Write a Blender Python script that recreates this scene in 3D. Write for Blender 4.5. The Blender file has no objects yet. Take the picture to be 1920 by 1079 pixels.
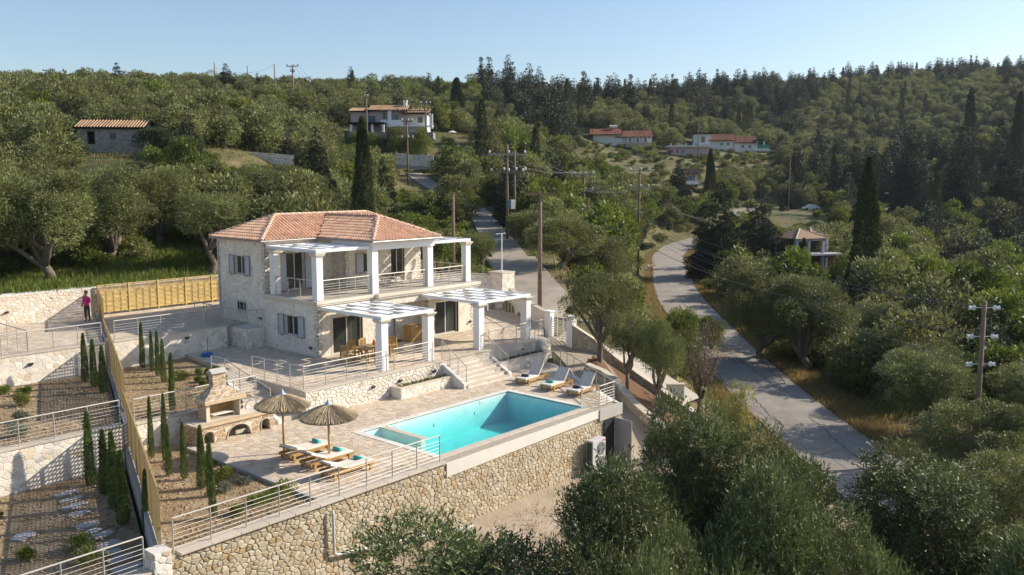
import bpy, bmesh, math, random
import numpy as np
from mathutils import Vector, Matrix

random.seed(7); rng = np.random.default_rng(7)
SC = bpy.context.scene
COL = SC.collection

# ------------------------------------------------------------------ camera, sky, sun, exposure
CAM_H, FOC, PITCH, YAW = 10.5, 1620.0, math.radians(7.18), math.radians(40.93)
_f = np.array([math.cos(YAW)*math.cos(PITCH), math.sin(YAW)*math.cos(PITCH), -math.sin(PITCH)])
_r = np.array([math.sin(YAW), -math.cos(YAW), 0.0]); _u = np.cross(_r, _f)
cam_d = bpy.data.cameras.new('camera'); cam = bpy.data.objects.new('camera', cam_d); COL.objects.link(cam)
cam_d.sensor_fit = 'HORIZONTAL'; cam_d.sensor_width = 36.0; cam_d.lens = FOC/1920*36
cam_d.clip_start = 0.3; cam_d.clip_end = 6000
cam.matrix_world = Matrix(((_r[0], _u[0], -_f[0], 0), (_r[1], _u[1], -_f[1], 0), (_r[2], _u[2], -_f[2], CAM_H), (0, 0, 0, 1)))
SC.camera = cam
def at(px, py, D):
    """point seen at photo pixel (px,py) at depth D (metres along the view axis)"""
    d = _f + _r*(px-960)/FOC - _u*(py-539.5)/FOC
    return np.array([0, 0, CAM_H]) + d*D

SUN_EL, SUN_AZ = math.radians(31), math.radians(-34)          # azimuth measured from +x towards +y
world = bpy.data.worlds.new('World'); SC.world = world; world.use_nodes = True
nt = world.node_tree; bg = nt.nodes['Background']
sky = nt.nodes.new('ShaderNodeTexSky'); sky.sky_type = 'NISHITA'; sky.sun_disc = False
sky.sun_elevation = SUN_EL; sky.sun_rotation = math.pi/2 - SUN_AZ
sky.air_density = 1.0; sky.dust_density = 1.0; sky.ozone_density = 2.0; sky.altitude = 100
nt.links.new(sky.outputs[0], bg.inputs[0]); bg.inputs[1].default_value = 0.12
sl = bpy.data.lights.new('sun', 'SUN'); sl.energy = 4.6; sl.angle = math.radians(0.53); sl.color = (1.0, 0.90, 0.76)
sun = bpy.data.objects.new('sun', sl); COL.objects.link(sun)
sd = Vector((math.cos(SUN_EL)*math.cos(SUN_AZ), math.cos(SUN_EL)*math.sin(SUN_AZ), math.sin(SUN_EL)))
sun.rotation_euler = sd.to_track_quat('Z', 'Y').to_euler(); sun.location = (60, -40, 60)
SC.view_settings.view_transform = 'Standard'; SC.view_settings.look = 'None'
SC.view_settings.exposure = 0.46; SC.view_settings.gamma = 1.0; SC.view_settings.use_curve_mapping = False

# ------------------------------------------------------------------ materials
MAT = {}
def _n(nt, t, **k):
    n = nt.nodes.new(t)
    for a, b in k.items():
        if a.startswith('i_'): n.inputs[a[2:].replace('_', ' ')].default_value = b
        else: setattr(n, a, b)
    return n
def mat(name, base, rough=0.8, metal=0.0, var=0.0, vscale=4.0, bump=0.0, bscale=30.0, base2=None, spec=0.4,
        mixscale=1.0, attr=None, objvar=0.0, transl=0.0, detail=4.0, base3=None, m3scale=0.2, m3pos=0.55):
    """general procedural surface: two or three colours mixed by noise, value variation, bump, optional per-piece attribute"""
    if name in MAT: return MAT[name]
    m = bpy.data.materials.new(name); m.use_nodes = True; nt = m.node_tree; L = nt.links.new
    p = nt.nodes['Principled BSDF']; p.inputs['Roughness'].default_value = rough; p.inputs['Metallic'].default_value = metal
    p.inputs['Specular IOR Level'].default_value = spec
    geo = _n(nt, 'ShaderNodeNewGeometry'); col = None
    rgb = _n(nt, 'ShaderNodeRGB'); rgb.outputs[0].default_value = (*base, 1); col = rgb.outputs[0]
    def noise(s, d=detail, r=0.55):
        n = _n(nt, 'ShaderNodeTexNoise'); n.inputs['Scale'].default_value = s; n.inputs['Detail'].default_value = d
        n.inputs['Roughness'].default_value = r; L(geo.outputs['Position'], n.inputs['Vector']); return n.outputs['Fac']
    def ramp(fac, a, b):
        r = _n(nt, 'ShaderNodeMapRange'); r.inputs['From Min'].default_value = a; r.inputs['From Max'].default_value = b
        L(fac, r.inputs['Value']); return r.outputs[0]
    def mix(fac, a, b2):
        x = _n(nt, 'ShaderNodeMix'); x.data_type = 'RGBA'; L(fac, x.inputs[0]); L(a, x.inputs[6])
        if isinstance(b2, tuple): x.inputs[7].default_value = (*b2, 1)
        else: L(b2, x.inputs[7])
        return x.outputs[2]
    if base2 is not None: col = mix(ramp(noise(mixscale), 0.38, 0.62), col, base2)
    if base3 is not None: col = mix(ramp(noise(m3scale), m3pos-0.07, m3pos+0.07), col, base3)
    v = None
    if var > 0:
        v = ramp(noise(vscale), 0.25, 0.75)
        mr = _n(nt, 'ShaderNodeMapRange'); L(v, mr.inputs['Value']); mr.inputs['To Min'].default_value = 1-var; mr.inputs['To Max'].default_value = 1+var
        v = mr.outputs[0]
    if attr:
        a = _n(nt, 'ShaderNodeAttribute'); a.attribute_name = attr
        x = _n(nt, 'ShaderNodeMix'); x.data_type = 'RGBA'; x.blend_type = 'MULTIPLY'; x.inputs[0].default_value = 1
        L(col, x.inputs[6]); L(a.outputs['Color'], x.inputs[7]); col = x.outputs[2]
    if objvar > 0:
        oi = _n(nt, 'ShaderNodeObjectInfo'); mr = _n(nt, 'ShaderNodeMapRange'); L(oi.outputs['Random'], mr.inputs['Value'])
        mr.inputs['To Min'].default_value = 1-objvar; mr.inputs['To Max'].default_value = 1+objvar
        if v is None: v = mr.outputs[0]
        else:
            mm = _n(nt, 'ShaderNodeMath'); mm.operation = 'MULTIPLY'; L(v, mm.inputs[0]); L(mr.outputs[0], mm.inputs[1]); v = mm.outputs[0]
    if v is not None:
        hs = _n(nt, 'ShaderNodeHueSaturation'); L(v, hs.inputs['Value']); L(col, hs.inputs['Color']); col = hs.outputs[0]
        if objvar > 0:
            mr2 = _n(nt, 'ShaderNodeMapRange'); L(oi.outputs['Random'], mr2.inputs['Value'])
            mm2 = _n(nt, 'ShaderNodeMath'); mm2.operation = 'MULTIPLY'; mm2.inputs[1].default_value = 7.31; L(oi.outputs['Random'], mm2.inputs[0])
            fr = _n(nt, 'ShaderNodeMath'); fr.operation = 'FRACT'; L(mm2.outputs[0], fr.inputs[0]); L(fr.outputs[0], mr2.inputs['Value'])
            mr2.inputs['To Min'].default_value = 0.5-objvar*0.07; mr2.inputs['To Max'].default_value = 0.5+objvar*0.05
            L(mr2.outputs[0], hs.inputs['Hue'])
    L(col, p.inputs['Base Color'])
    if bump > 0:
        b = _n(nt, 'ShaderNodeBump'); b.inputs['Strength'].default_value = 1.0; b.inputs['Distance'].default_value = bump
        L(noise(bscale, 6), b.inputs['Height']); L(b.outputs[0], p.inputs['Normal'])
    if transl > 0:
        t = _n(nt, 'ShaderNodeBsdfTranslucent'); ms = _n(nt, 'ShaderNodeMixShader'); ms.inputs[0].default_value = transl
        hs2 = _n(nt, 'ShaderNodeHueSaturation'); hs2.inputs['Hue'].default_value = 0.48; hs2.inputs['Value'].default_value = 1.5; hs2.inputs['Saturation'].default_value = 1.1
        L(col, hs2.inputs['Color']); L(hs2.outputs[0], t.inputs['Color'])
        L(p.outputs[0], ms.inputs[1]); L(t.outputs[0], ms.inputs[2]); L(ms.outputs[0], nt.nodes['Material Output'].inputs[0])
    MAT[name] = m; return m

# ------------------------------------------------------------------ mesh building
def link(name, me, m=None, parent=None, kind=None):
    o = bpy.data.objects.new(name, me); COL.objects.link(o)
    if m is not None and me is not None and len(me.materials) == 0: me.materials.append(m)
    if parent is not None: o.parent = parent
    if kind: o['kind'] = kind
    return o
def tag(o, label, cat, group=None, kind=None):
    o['label'] = label; o['category'] = cat
    if group: o['group'] = group
    if kind: o['kind'] = kind
    return o
def empty(name, loc, label=None, cat=None, group=None, rz=0.0):
    o = bpy.data.objects.new(name, None); COL.objects.link(o); o.location = loc; o.rotation_euler = (0, 0, rz); o.empty_display_size = 0.3
    if label: tag(o, label, cat, group)
    return o
class MB:
    """collects polygons; build() links them as one mesh object"""
    def __init__(s): s.v = []; s.f = []; s.c = []
    def poly(s, pts, c=None):
        n = len(s.v); s.v += [tuple(p) for p in pts]; s.f.append(tuple(range(n, n+len(pts)))); s.c.append(c or (1, 1, 1))
    def mesh(s, pts, faces, c=None):
        n = len(s.v); s.v += [tuple(p) for p in pts]
        for f in faces: s.f.append(tuple(n+i for i in f)); s.c.append(c or (1, 1, 1))
    def box(s, x0, y0, z0, x1, y1, z1, c=None):
        s.mesh([(x0, y0, z0), (x1, y0, z0), (x1, y1, z0), (x0, y1, z0), (x0, y0, z1), (x1, y0, z1), (x1, y1, z1), (x0, y1, z1)],
               [(0, 3, 2, 1), (4, 5, 6, 7), (0, 1, 5, 4), (1, 2, 6, 5), (2, 3, 7, 6), (3, 0, 4, 7)], c); return s
    def cbox(s, x0, y0, z0, x1, y1, z1, b=0.01, c=None):
        """box with chamfered vertical and top edges"""
        b = min(b, abs(x1-x0)*.3, abs(y1-y0)*.3, abs(z1-z0)*.3)
        def ring(i, z): return [(x0+i, y0, z), (x1-i, y0, z), (x1, y0+i, z), (x1, y1-i, z), (x1-i, y1, z), (x0+i, y1, z), (x0, y1-i, z), (x0, y0+i, z)]
        def ring2(z): return [(x0+b, y0+b*.4, z), (x1-b, y0+b*.4, z), (x1-b*.4, y0+b, z), (x1-b*.4, y1-b, z), (x1-b, y1-b*.4, z), (x0+b, y1-b*.4, z), (x0+b*.4, y1-b, z), (x0+b*.4, y0+b, z)]
        P = ring(b, z0)+ring(b, z1-b)+ring2(z1)
        F = [tuple(range(7, -1, -1)), tuple(range(16, 24))]
        for k in (0, 8):
            for i in range(8): j = (i+1) % 8; F.append((k+i, k+j, k+8+j, k+8+i))
        s.mesh(P, F, c); return s
    def bar(s, a, b, w, h=None, c=None, up=(0, 0, 1)):
        """rectangular bar from a to b, width w (sideways), height h"""
        h = w if h is None else h
        a = Vector(a); b = Vector(b); d = (b-a)
        if d.length < 1e-6: return s
        d.normalize(); u = Vector(up)
        if abs(d.dot(u)) > 0.98: u = Vector((1, 0, 0))
        r = d.cross(u).normalized(); q = r.cross(d).normalized(); P = []
        for p in (a, b):
            for (i, j) in ((-1, -1), (1, -1), (1, 1), (-1, 1)): P.append(p + r*(i*w/2) + q*(j*h/2))
        s.mesh(P, [(0, 3, 2, 1), (4, 5, 6, 7), (0, 1, 5, 4), (1, 2, 6, 5), (2, 3, 7, 6), (3, 0, 4, 7)], c); return s
    def tube(s, pts, rad, n=8, c=None, cap=True):
        """swept tube along pts; rad number or list"""
        pts = [Vector(p) for p in pts]; R = rad if isinstance(rad, (list, tuple)) else [rad]*len(pts); rings = []; prev = None
        for i, p in enumerate(pts):
            d = (pts[min(i+1, len(pts)-1)] - pts[max(i-1, 0)]).normalized()
            u = prev if prev is not None else (Vector((0, 0, 1)) if abs(d.z) < 0.9 else Vector((1, 0, 0)))
            r = d.cross(u)
            if r.length < 1e-4: r = d.cross(Vector((0.3, 1, 0.2)))
            r.normalize(); q = r.cross(d).normalized(); prev = q
            rings.append([p + (r*math.cos(2*math.pi*k/n) + q*math.sin(2*math.pi*k/n))*R[i] for k in range(n)])
        P = [v for ring in rings for v in ring]; F = []
        for i in range(len(pts)-1):
            for k in range(n): j = (k+1) % n; F.append((i*n+k, (i+1)*n+k, (i+1)*n+j, i*n+j))
        if cap: F.append(tuple(range(n))); F.append(tuple(reversed(range((len(pts)-1)*n, len(pts)*n))))
        s.mesh(P, F, c); return s
    def lathe(s, prof, ctr=(0, 0, 0), n=16, c=None):
        """prof: list of (radius, z)"""
        P = [(ctr[0]+r*math.cos(2*math.pi*k/n), ctr[1]+r*math.sin(2*math.pi*k/n), ctr[2]+z) for (r, z) in prof for k in range(n)]; F = []
        for i in range(len(prof)-1):
            for k in range(n): j = (k+1) % n; F.append((i*n+k, i*n+j, (i+1)*n+j, (i+1)*n+k))
        F.append(tuple(reversed(range(n)))); F.append(tuple(range((len(prof)-1)*n, len(prof)*n)))
        s.mesh(P, F, c); return s
    def prism(s, poly, z0, z1, c=None):
        n = len(poly); P = [(x, y, z0) for x, y in poly]+[(x, y, z1) for x, y in poly]
        F = [tuple(reversed(range(n))), tuple(range(n, 2*n))]+[(i, (i+1) % n, n+(i+1) % n, n+i) for i in range(n)]
        s.mesh(P, F, c); return s
    def data(s, name, col=False, smooth=False):
        me = bpy.data.meshes.new(name); me.from_pydata(s.v, [], s.f)
        if col:
            a = me.color_attributes.new('tint', 'FLOAT_COLOR', 'CORNER'); arr = []
            for f, c in zip(s.f, s.c): arr += [c[0], c[1], c[2], 1.0]*len(f)
            a.data.foreach_set('color', arr)
        if smooth: me.polygons.foreach_set('use_smooth', [True]*len(me.polygons))
        me.update(); return me
    def build(s, name, m, parent=None, kind=None, col=False, smooth=False, label=None):
        if not s.v: return None
        o = link(name, s.data(name, col, smooth), m, parent, kind)
        if label: o['label'] = label
        return o
def np_mesh(name, V, F, tint=None):
    """fast mesh from numpy arrays: V (n,3), F (m,k) all the same k; tint (m,3)"""
    me = bpy.data.meshes.new(name); k = F.shape[1]
    me.vertices.add(len(V)); me.vertices.foreach_set('co', V.astype(np.float32).ravel())
    me.loops.add(F.size); me.loops.foreach_set('vertex_index', F.astype(np.int32).ravel())
    me.polygons.add(len(F)); me.polygons.foreach_set('loop_start', np.arange(0, F.size, k, dtype=np.int32))
    me.update(calc_edges=True)
    if tint is not None:
        a = me.color_attributes.new('tint', 'FLOAT_COLOR', 'CORNER')
        c = np.ones((len(F), k, 4), np.float32); c[:, :, :3] = tint[:, None, :]; a.data.foreach_set('color', c.ravel())
    return me
def copy_tree(o, parent=None):
    c = o.copy(); COL.objects.link(c)
    if parent is not None: c.parent = parent
    for ch in list(o.children): copy_tree(ch, c)
    return c

# ------------------------------------------------------------------ Voronoi masonry
def _clip(poly, nx, ny, d):
    out = []; n = len(poly)
    for i in range(n):
        a = poly[i]; b = poly[(i+1) % n]; da = a[0]*nx+a[1]*ny-d; db = b[0]*nx+b[1]*ny-d
        if da <= 0: out.append(a)
        if (da < 0 and db > 0) or (da > 0 and db < 0):
            t = da/(da-db); out.append((a[0]+(b[0]-a[0])*t, a[1]+(b[1]-a[1])*t))
    return out
def _area(p): return 0.5*sum(p[i][0]*p[(i+1) % len(p)][1]-p[(i+1) % len(p)][0]*p[i][1] for i in range(len(p)))
def cells(region, su, sv, gap, holes=(), jit=0.42, seed=1, minarea=0.25):
    """irregular stones filling a convex region polygon (u,v), each shrunk by gap/2; returns polygons"""
    R = random.Random(seed); us = [p[0] for p in region]; vs = [p[1] for p in region]
    u0, u1, v0, v1 = min(us), max(us), min(vs), max(vs)
    if _area(region) < 0: region = region[::-1]
    nu, nv = int((u1-u0)/su)+4, int((v1-v0)/sv)+4; S = {}
    for i in range(nu):
        for j in range(nv):
            S[i, j] = (u0+(i-1.0+(0.5 if j % 2 else 0)+R.uniform(-jit, jit))*su, v0+(j-1.0+R.uniform(-jit, jit))*sv)
    edges = []
    for i in range(len(region)):
        a = region[i]; b = region[(i+1) % len(region)]; nx, ny = b[1]-a[1], -(b[0]-a[0]); l = math.hypot(nx, ny)
        if l > 1e-9: edges.append((nx/l, ny/l, (a[0]*nx+a[1]*ny)/l))
    out = []
    for (i, j), s in S.items():
        p = [(s[0]-2*su, s[1]-2*sv), (s[0]+2*su, s[1]-2*sv), (s[0]+2*su, s[1]+2*sv), (s[0]-2*su, s[1]+2*sv)]
        inside = all(s[0]*e[0]+s[1]*e[1] < e[2]+max(su, sv)*1.2 for e in edges)
        if not inside: continue
        for a in (-2, -1, 0, 1, 2):
            for b in (-2, -1, 0, 1, 2):
                if (a or b) and (i+a, j+b) in S and p:
                    q = S[i+a, j+b]; dx, dy = (q[0]-s[0])/su, (q[1]-s[1])/sv      # anisotropic metric keeps stones su x sv
                    nx, ny = dx/su, dy/sv; l = math.hypot(nx, ny)
                    if l < 1e-6: continue
                    mx, my = (q[0]+s[0])/2, (q[1]+s[1])/2; p = _clip(p, nx/l, ny/l, (mx*nx+my*ny)/l-gap/2)
        for e in edges:
            if p: p = _clip(p, e[0], e[1], e[2]-gap*0.3)
        for (a0, b0, a1, b1) in holes:
            if not p: break
            pu = [q[0] for q in p]; pv = [q[1] for q in p]
            if max(pu) <= a0 or min(pu) >= a1 or max(pv) <= b0 or min(pv) >= b1: continue
            cu, cv = sum(pu)/len(pu), sum(pv)/len(pv); D = [(a0-cu, 0), (cu-a1, 1), (b0-cv, 2), (cv-b1, 3)]; dd, k = max(D)
            if dd <= -min(su, sv)*0.25 and a0 < cu < a1 and b0 < cv < b1: p = []; break
            g = gap*.3
            p = _clip(p, *((1, 0, a0-g), (-1, 0, -(a1+g)), (0, 1, b0-g), (0, -1, -(b1+g)))[k])
        if len(p) >= 3:
            q = []
            for v in p:
                if not q or math.hypot(v[0]-q[-1][0], v[1]-q[-1][1]) > gap*0.35+0.004: q.append(v)
            if len(q) >= 3 and abs(_area(q)) > su*sv*minarea*0.3: out.append(q)
    return out
def stone(mb, poly, O, U, V, N, h, bev, R, tint):
    """one stone standing h proud of the surface, faceted with a worn edge"""
    cu = sum(p[0] for p in poly)/len(poly); cv = sum(p[1] for p in poly)/len(poly); n = len(poly); P = []
    tx, ty = R.uniform(-.35, .35), R.uniform(-.35, .35)
    def pt(u, v, w): return (O[0]+U[0]*u+V[0]*v+N[0]*w, O[1]+U[1]*u+V[1]*v+N[1]*w, O[2]+U[2]*u+V[2]*v+N[2]*w)
    for (u, v) in poly: P.append(pt(u, v, -0.01))
    ins = []
    for (u, v) in poly:
        l = math.hypot(u-cu, v-cv)+1e-6; k = max(0.55, 1-bev/l); uu, vv = cu+(u-cu)*k, cv+(v-cv)*k
        ins.append((uu, vv)); P.append(pt(u+(uu-u)*.15, v+(vv-v)*.15, h*0.55))
    for (uu, vv) in ins: P.append(pt(uu, vv, h*(1+tx*(uu-cu)/0.3+ty*(vv-cv)/0.3)))
    F = [tuple(range(2*n, 3*n))]
    for k in (0, n):
        for i in range(n): j = (i+1) % n; F.append((k+i, k+j, k+n+j, k+n+i))
    mb.mesh(P, F, tint)
def tint_pick(pal, R, var=0.12):
    c = R.choices([p[:3] for p in pal], [p[3] for p in pal])[0]; k = R.uniform(1-var, 1+var)
    return (c[0]*k, c[1]*k, c[2]*k)
def masonry(parent, O, U, V, N, region, su, sv, gap, h, pal, m, seed=1, singles=0, holes=(), bev=0.03, name='stone', var=0.12, ref=None, jit=0.42, restname=None, backtop=None):
    """stones as single objects (the `singles` largest in view) and the rest joined as one stuff part"""
    R = random.Random(seed*31+5); ps = cells(region, su, sv, gap, holes, jit, seed)
    flip = np.dot(np.cross(U, V), N) < 0
    if ref is not None:
        rf = np.array(ref)
        def key(p):
            c = np.array(O)+np.array(U)*p[0][0]+np.array(V)*p[0][1]; return -abs(_area(p))**.5/(np.linalg.norm(c-rf)+1)
        ps.sort(key=key)
    else: ps.sort(key=lambda p: -abs(_area(p)))
    rest = MB()
    for i, p in enumerate(ps):
        if (_area(p) < 0) != flip: p = p[::-1]
        hh = h*R.uniform(0.55, 1.35); t = tint_pick(pal, R, var)
        if i < singles:
            b = MB(); stone(b, p, O, U, V, N, hh, bev, R, t); b.build(name, m, parent, col=True)
        else: stone(rest, p, O, U, V, N, hh, bev, R, t)
    if rest.v: rest.build(restname or name, m, parent, kind='stuff', col=True)
PAL_WARM = [(1.0, .94, .81, 5), (.90, .80, .63, 3), (1.12, 1.08, .98, 6), (.80, .64, .44, 1), (.94, .90, .82, 3), (1.0, .80, .56, .8)]
PAL_PALE = [(1.0, .96, .89, 8), (.90, .85, .77, 3), (1.06, 1.03, .98, 5), (.78, .66, .54, .35), (.92, .82, .66, .8), (.74, .72, .71, .35)]
PAL_PAVE = [(1.0, .92, .82, 6), (.94, .84, .72, 4), (1.06, .99, .91, 5), (.90, .78, .65, 1.5), (.97, .86, .71, 1.5), (.92, .87, .82, 1.5)]
M_STONE_W = mat('rubble_stone', (.47, .425, .345), .9, attr='tint', var=.14, vscale=9, bump=.012, bscale=22)
M_STONE_P = mat('pale_stone', (.76, .72, .66), .9, attr='tint', var=.10, vscale=10, bump=.012, bscale=26)
M_PAVE = mat('paving_stone', (.57, .515, .44), .85, attr='tint', var=.10, vscale=5, bump=.004, bscale=18)
M_MORT_W = mat('dark_joint', (.40, .35, .275), .95, var=.2, vscale=6, bump=.01)
M_MORT_P = mat('pale_mortar', (.69, .655, .595), .95, var=.07, vscale=1.5, bump=.01, bscale=30)
M_MORT_D = mat('paving_joint', (.53, .475, .40), .95, var=.10, vscale=2, bump=.005)
M_WHITE = mat('white_render', (.78, .78, .77), .75, var=.04, vscale=2, bump=.002, bscale=60)
M_CREAM = mat('cream_render', (.70, .67, .60), .8, var=.06, vscale=1.2, bump=.003, bscale=40)
M_COPE = mat('limestone_coping', (.58, .50, .40), .7, var=.09, vscale=2.5, bump=.003, bscale=30)
M_STEEL = mat('brushed_steel', (.50, .47, .42), .5, metal=.3, var=.1, vscale=3)
M_WOOD = mat('honey_timber', (.46, .29, .10), .6, var=.18, vscale=5, bump=.002, bscale=60, base2=(.38, .22, .07), mixscale=3)
M_CUSH = mat('cream_cushion', (.74, .68, .60), .95, var=.05, vscale=3, bump=.003, bscale=60)
M_SOIL = mat('garden_soil', (.30, .215, .125), .97, var=.22, vscale=2.5, bump=.05, bscale=6, base2=(.24, .165, .09), mixscale=.5, base3=(.36, .27, .17), m3scale=1.2)
M_CONC = mat('concrete', (.42, .40, .37), .9, var=.12, vscale=1.0, bump=.006, bscale=20)
M_BARK = mat('olive_bark', (.16, .13, .10), .95, var=.35, vscale=5, bump=.04, bscale=9)
M_POLE = mat('weathered_pole', (.20, .14, .10), .9, var=.2, vscale=3, bump=.005, bscale=20)
M_GLASS_D = mat('dark_window_glass', (.03, .035, .035), .06, spec=.8)
M_DARK = mat('dark_fitting', (.03, .03, .035), .5)
M_GREYP = mat('grey_painted_shutter', (.44, .46, .50), .5, var=.03, vscale=3)

# ------------------------------------------------------------------ terrain (height field through surveyed points and an added unseen hill)
_cp = []
def cpx(*a):
    for (px, py, D) in a: _cp.append(at(px, py, D))
cpx((95, 535, 54), (300, 500, 60), (-250, 540, 54), (400, 482, 64), (-600, 530, 60), (0, 430, 78), (200, 300, 92), (-300, 300, 92), (450, 300, 105), (210, 292, 100),
    (480, 290, 112), (250, 232, 130), (0, 186, 190), (250, 182, 200), (500, 187, 215), (-400, 190, 190), (-900, 200, 200), (0, 240, 320), (500, 235, 340), (-500, 240, 320),
    (730, 262, 170), (640, 272, 165), (900, 262, 175), (760, 345, 135), (800, 335, 150), (683, 437, 105), (600, 462, 70), (700, 455, 75), (860, 470, 78), (905, 510, 68), (560, 340, 110),
    (700, 182, 280), (900, 190, 300), (1000, 205, 300), (1100, 207, 330), (1250, 202, 360), (1400, 180, 420), (1550, 165, 480), (1700, 150, 520), (1900, 148, 540), (2200, 148, 540), (2600, 160, 500),
    (700, 240, 420), (1000, 250, 480), (1400, 215, 620), (1900, 190, 760),
    (1450, 262, 400), (1600, 272, 380), (1800, 302, 330), (2000, 305, 330), (1700, 362, 260), (1900, 420, 230), (2080, 420, 200), (1600, 386, 230), (1500, 393, 222),
    (1160, 275, 280), (1370, 284, 300), (1280, 292, 270), (1295, 352, 230), (1440, 397, 213), (1400, 392, 203), (1150, 332, 200), (1000, 302, 220), (1000, 372, 150), (1100, 402, 140), (1200, 430, 130), (1225, 470, 118),
    (1100, 480, 95), (1150, 512, 88), (1040, 530, 72), (1530, 505, 130), (1700, 482, 150), (1900, 520, 140), (2100, 560, 130), (1617, 580, 88), (1750, 640, 75), (1900, 700, 65), (2100, 760, 60), (1640, 797, 51), (1850, 900, 45), (2200, 1000, 40), (2120, 110, 310), (2220, 70, 290), (2350, 60, 280), (2600, 90, 280), (2330, 330, 170), (2500, 130, 330))  # last points raise an unseen hill, added to cast shade on the valley
for p in ((0, 0, -7), (-25, 8, -5.5), (20, -5, -8), (20, 14, -4.6), (30, 20.5, -3.2), (15, 20.5, -3.4), (0, 21, -3.6), (-20, 21, -3.6), (28, 14, -4.4), (36, 14, -4.4), (40, 5, -6.5), (25, 5, -6),
          (34.8, 22, -3.0), (35.5, 24.2, -2.4), (39.5, 28.9, -.3), (40.9, 31.6, .5), (40.8, 24.8, -2.25), (43.3, 28.2, -.9), (45.2, 25.2, -1.9), (47, 22.5, -3.2),
          
          (22.5, 53, 3.85), (10, 53, 3.8), (-10, 53, 3.8), (31, 53.5, 3.6), (40, 53, 3.4), (36, 18, -4), (60, 36, -2.6), (66, 35, -3.8), (56, 29, -3.6), (50, 34.5, -.9), (56, 38, -.9)): _cp.append(np.array(p, float))
# road centre line: x, y, z
ROAD = [(30, -2, -5.4), (38, 7.5, -5.0), (44.9, 14.6, -4.6), (53.3, 22.6, -4.3), (61, 29.6, -3.8), (72, 38.6, -3.3), (84, 47.8, -3.0), (95.5, 55.6, -3.0), (113, 66.5, -2.8), (128.5, 76.2, -2.6), (146, 84, -2.2),
        (160, 86, -1.5), (172, 84, -.3), (184, 88, 1.2), (192, 94, 2.2), (206, 100, 2.7), (222, 98, 3.0), (236, 86, 3.3), (248, 66, 3.2)]
LANE = [tuple(at(*q)) for q in ((1288, 632, 68.5), (1250, 626, 67), (1180, 616, 65), (1115, 604, 62), (1062, 590, 60.5), (1020, 563, 62), (987, 523, 68), (957, 482, 76), (937, 452, 86), (920, 432, 98), (905, 407, 112), (880, 386, 125), (840, 365, 135), (805, 345, 142), (775, 325, 152))]
def smooth_line(L, n=6):
    out = []
    for i in range(len(L)-1):
        p0, p1, p2, p3 = [np.array(L[min(max(k, 0), len(L)-1)], float) for k in (i-1, i, i+1, i+2)]
        for k in range(n):
            t = k/n; out.append(0.5*((2*p1)+(-p0+p2)*t+(2*p0-5*p1+4*p2-p3)*t*t+(-p0+3*p1-3*p2+p3)*t**3))
    out.append(np.array(L[-1], float)); return out
ROAD_S, LANE_S = smooth_line(ROAD), smooth_line(LANE)
for L in (ROAD_S, LANE_S):
    for p in L[::3]: _cp.append(p+np.array([0, 0, -.1]))
_cp = np.array(_cp); _keep = []
for i, p in enumerate(_cp):                                   # drop near duplicates
    if all(np.hypot(*(p[:2]-_cp[j][:2])) > 1.2 for j in _keep): _keep.append(i)
_cp = _cp[_keep]
def _phi(r2, c=5.0): return np.sqrt(r2+c*c)
_A = _phi(((_cp[:, None, :2]-_cp[None, :, :2])**2).sum(-1)); _n0 = len(_cp)
_Pm = np.c_[np.ones(_n0), _cp[:, :2]]
_M = np.zeros((_n0+3, _n0+3)); _M[:_n0, :_n0] = _A - np.eye(_n0)*0.25; _M[:_n0, _n0:] = _Pm; _M[_n0:, :_n0] = _Pm.T
_w = np.linalg.solve(_M, np.r_[_cp[:, 2], 0, 0, 0])
def tz(x, y):
    x = np.atleast_1d(np.asarray(x, float)); y = np.atleast_1d(np.asarray(y, float)); o = np.empty(x.shape)
    xf, yf, of = x.ravel(), y.ravel(), np.empty(x.size)
    for k in range(0, x.size, 20000):
        a, b = xf[k:k+20000], yf[k:k+20000]
        r2 = (a[:, None]-_cp[None, :, 0])**2+(b[:, None]-_cp[None, :, 1])**2
        of[k:k+20000] = _phi(r2)@_w[:_n0]+_w[_n0]+a*_w[_n0+1]+b*_w[_n0+2]
    return np.clip(of, -30, 110).reshape(o.shape)
def tz1(x, y): return float(tz(x, y)[0])
def inprop(x, y, m=0.0):
    """inside the walled property (platforms are built there)"""
    right = np.where(y < 31.3, 33.4+(y-22.3)*0.622, 41.6+(y-32.5)*0.55)
    return (y > 22.3+m) & (y < 53.2-m) & (x < right-m)
def line_dist(x, y, L):
    d = np.full(np.shape(x), 1e9); z = np.zeros(np.shape(x))
    for a, b in zip(L[:-1], L[1:]):
        ab = b[:2]-a[:2]; t = np.clip(((x-a[0])*ab[0]+(y-a[1])*ab[1])/(ab@ab), 0, 1)
        dd = np.hypot(x-a[0]-t*ab[0], y-a[1]-t*ab[1]); m = dd < d; d = np.where(m, dd, d); z = np.where(m, a[2]+t*(b[2]-a[2]), z)
    return d, z
def ground_z(x, y):
    z = tz(x, y)
    for L, w in ((LANE_S, 2.3), (ROAD_S, 3.0)):
        d, rz = line_dist(x, y, L); k = np.clip((d-w-.6)/5.0, 0, 1); k = k*k*(3-2*k); z = (rz-.13)*(1-k)+z*k
    return z
_d = np.r_[np.arange(-80, 0, 8), np.arange(0, 62, .7), np.arange(62, 130, 1.6), np.arange(130, 300, 3.5), np.arange(300, 640, 9), np.geomspace(640, 4200, 26)]
_s = np.linspace(-1, 1, 190)
_D, _S = np.meshgrid(_d, _s, indexing='ij'); _lat = _S*(38+0.74*np.maximum(_D, 0))
_fx, _fy = math.cos(YAW), math.sin(YAW)
GX = _fx*_D+_r[0]*_lat; GY = _fy*_D+_r[1]*_lat
GZ = ground_z(GX, GY)
far = np.clip((np.hypot(GX, GY)-800)/500, 0, 1); GZ = GZ*(1-far)+(-10)*far
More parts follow.
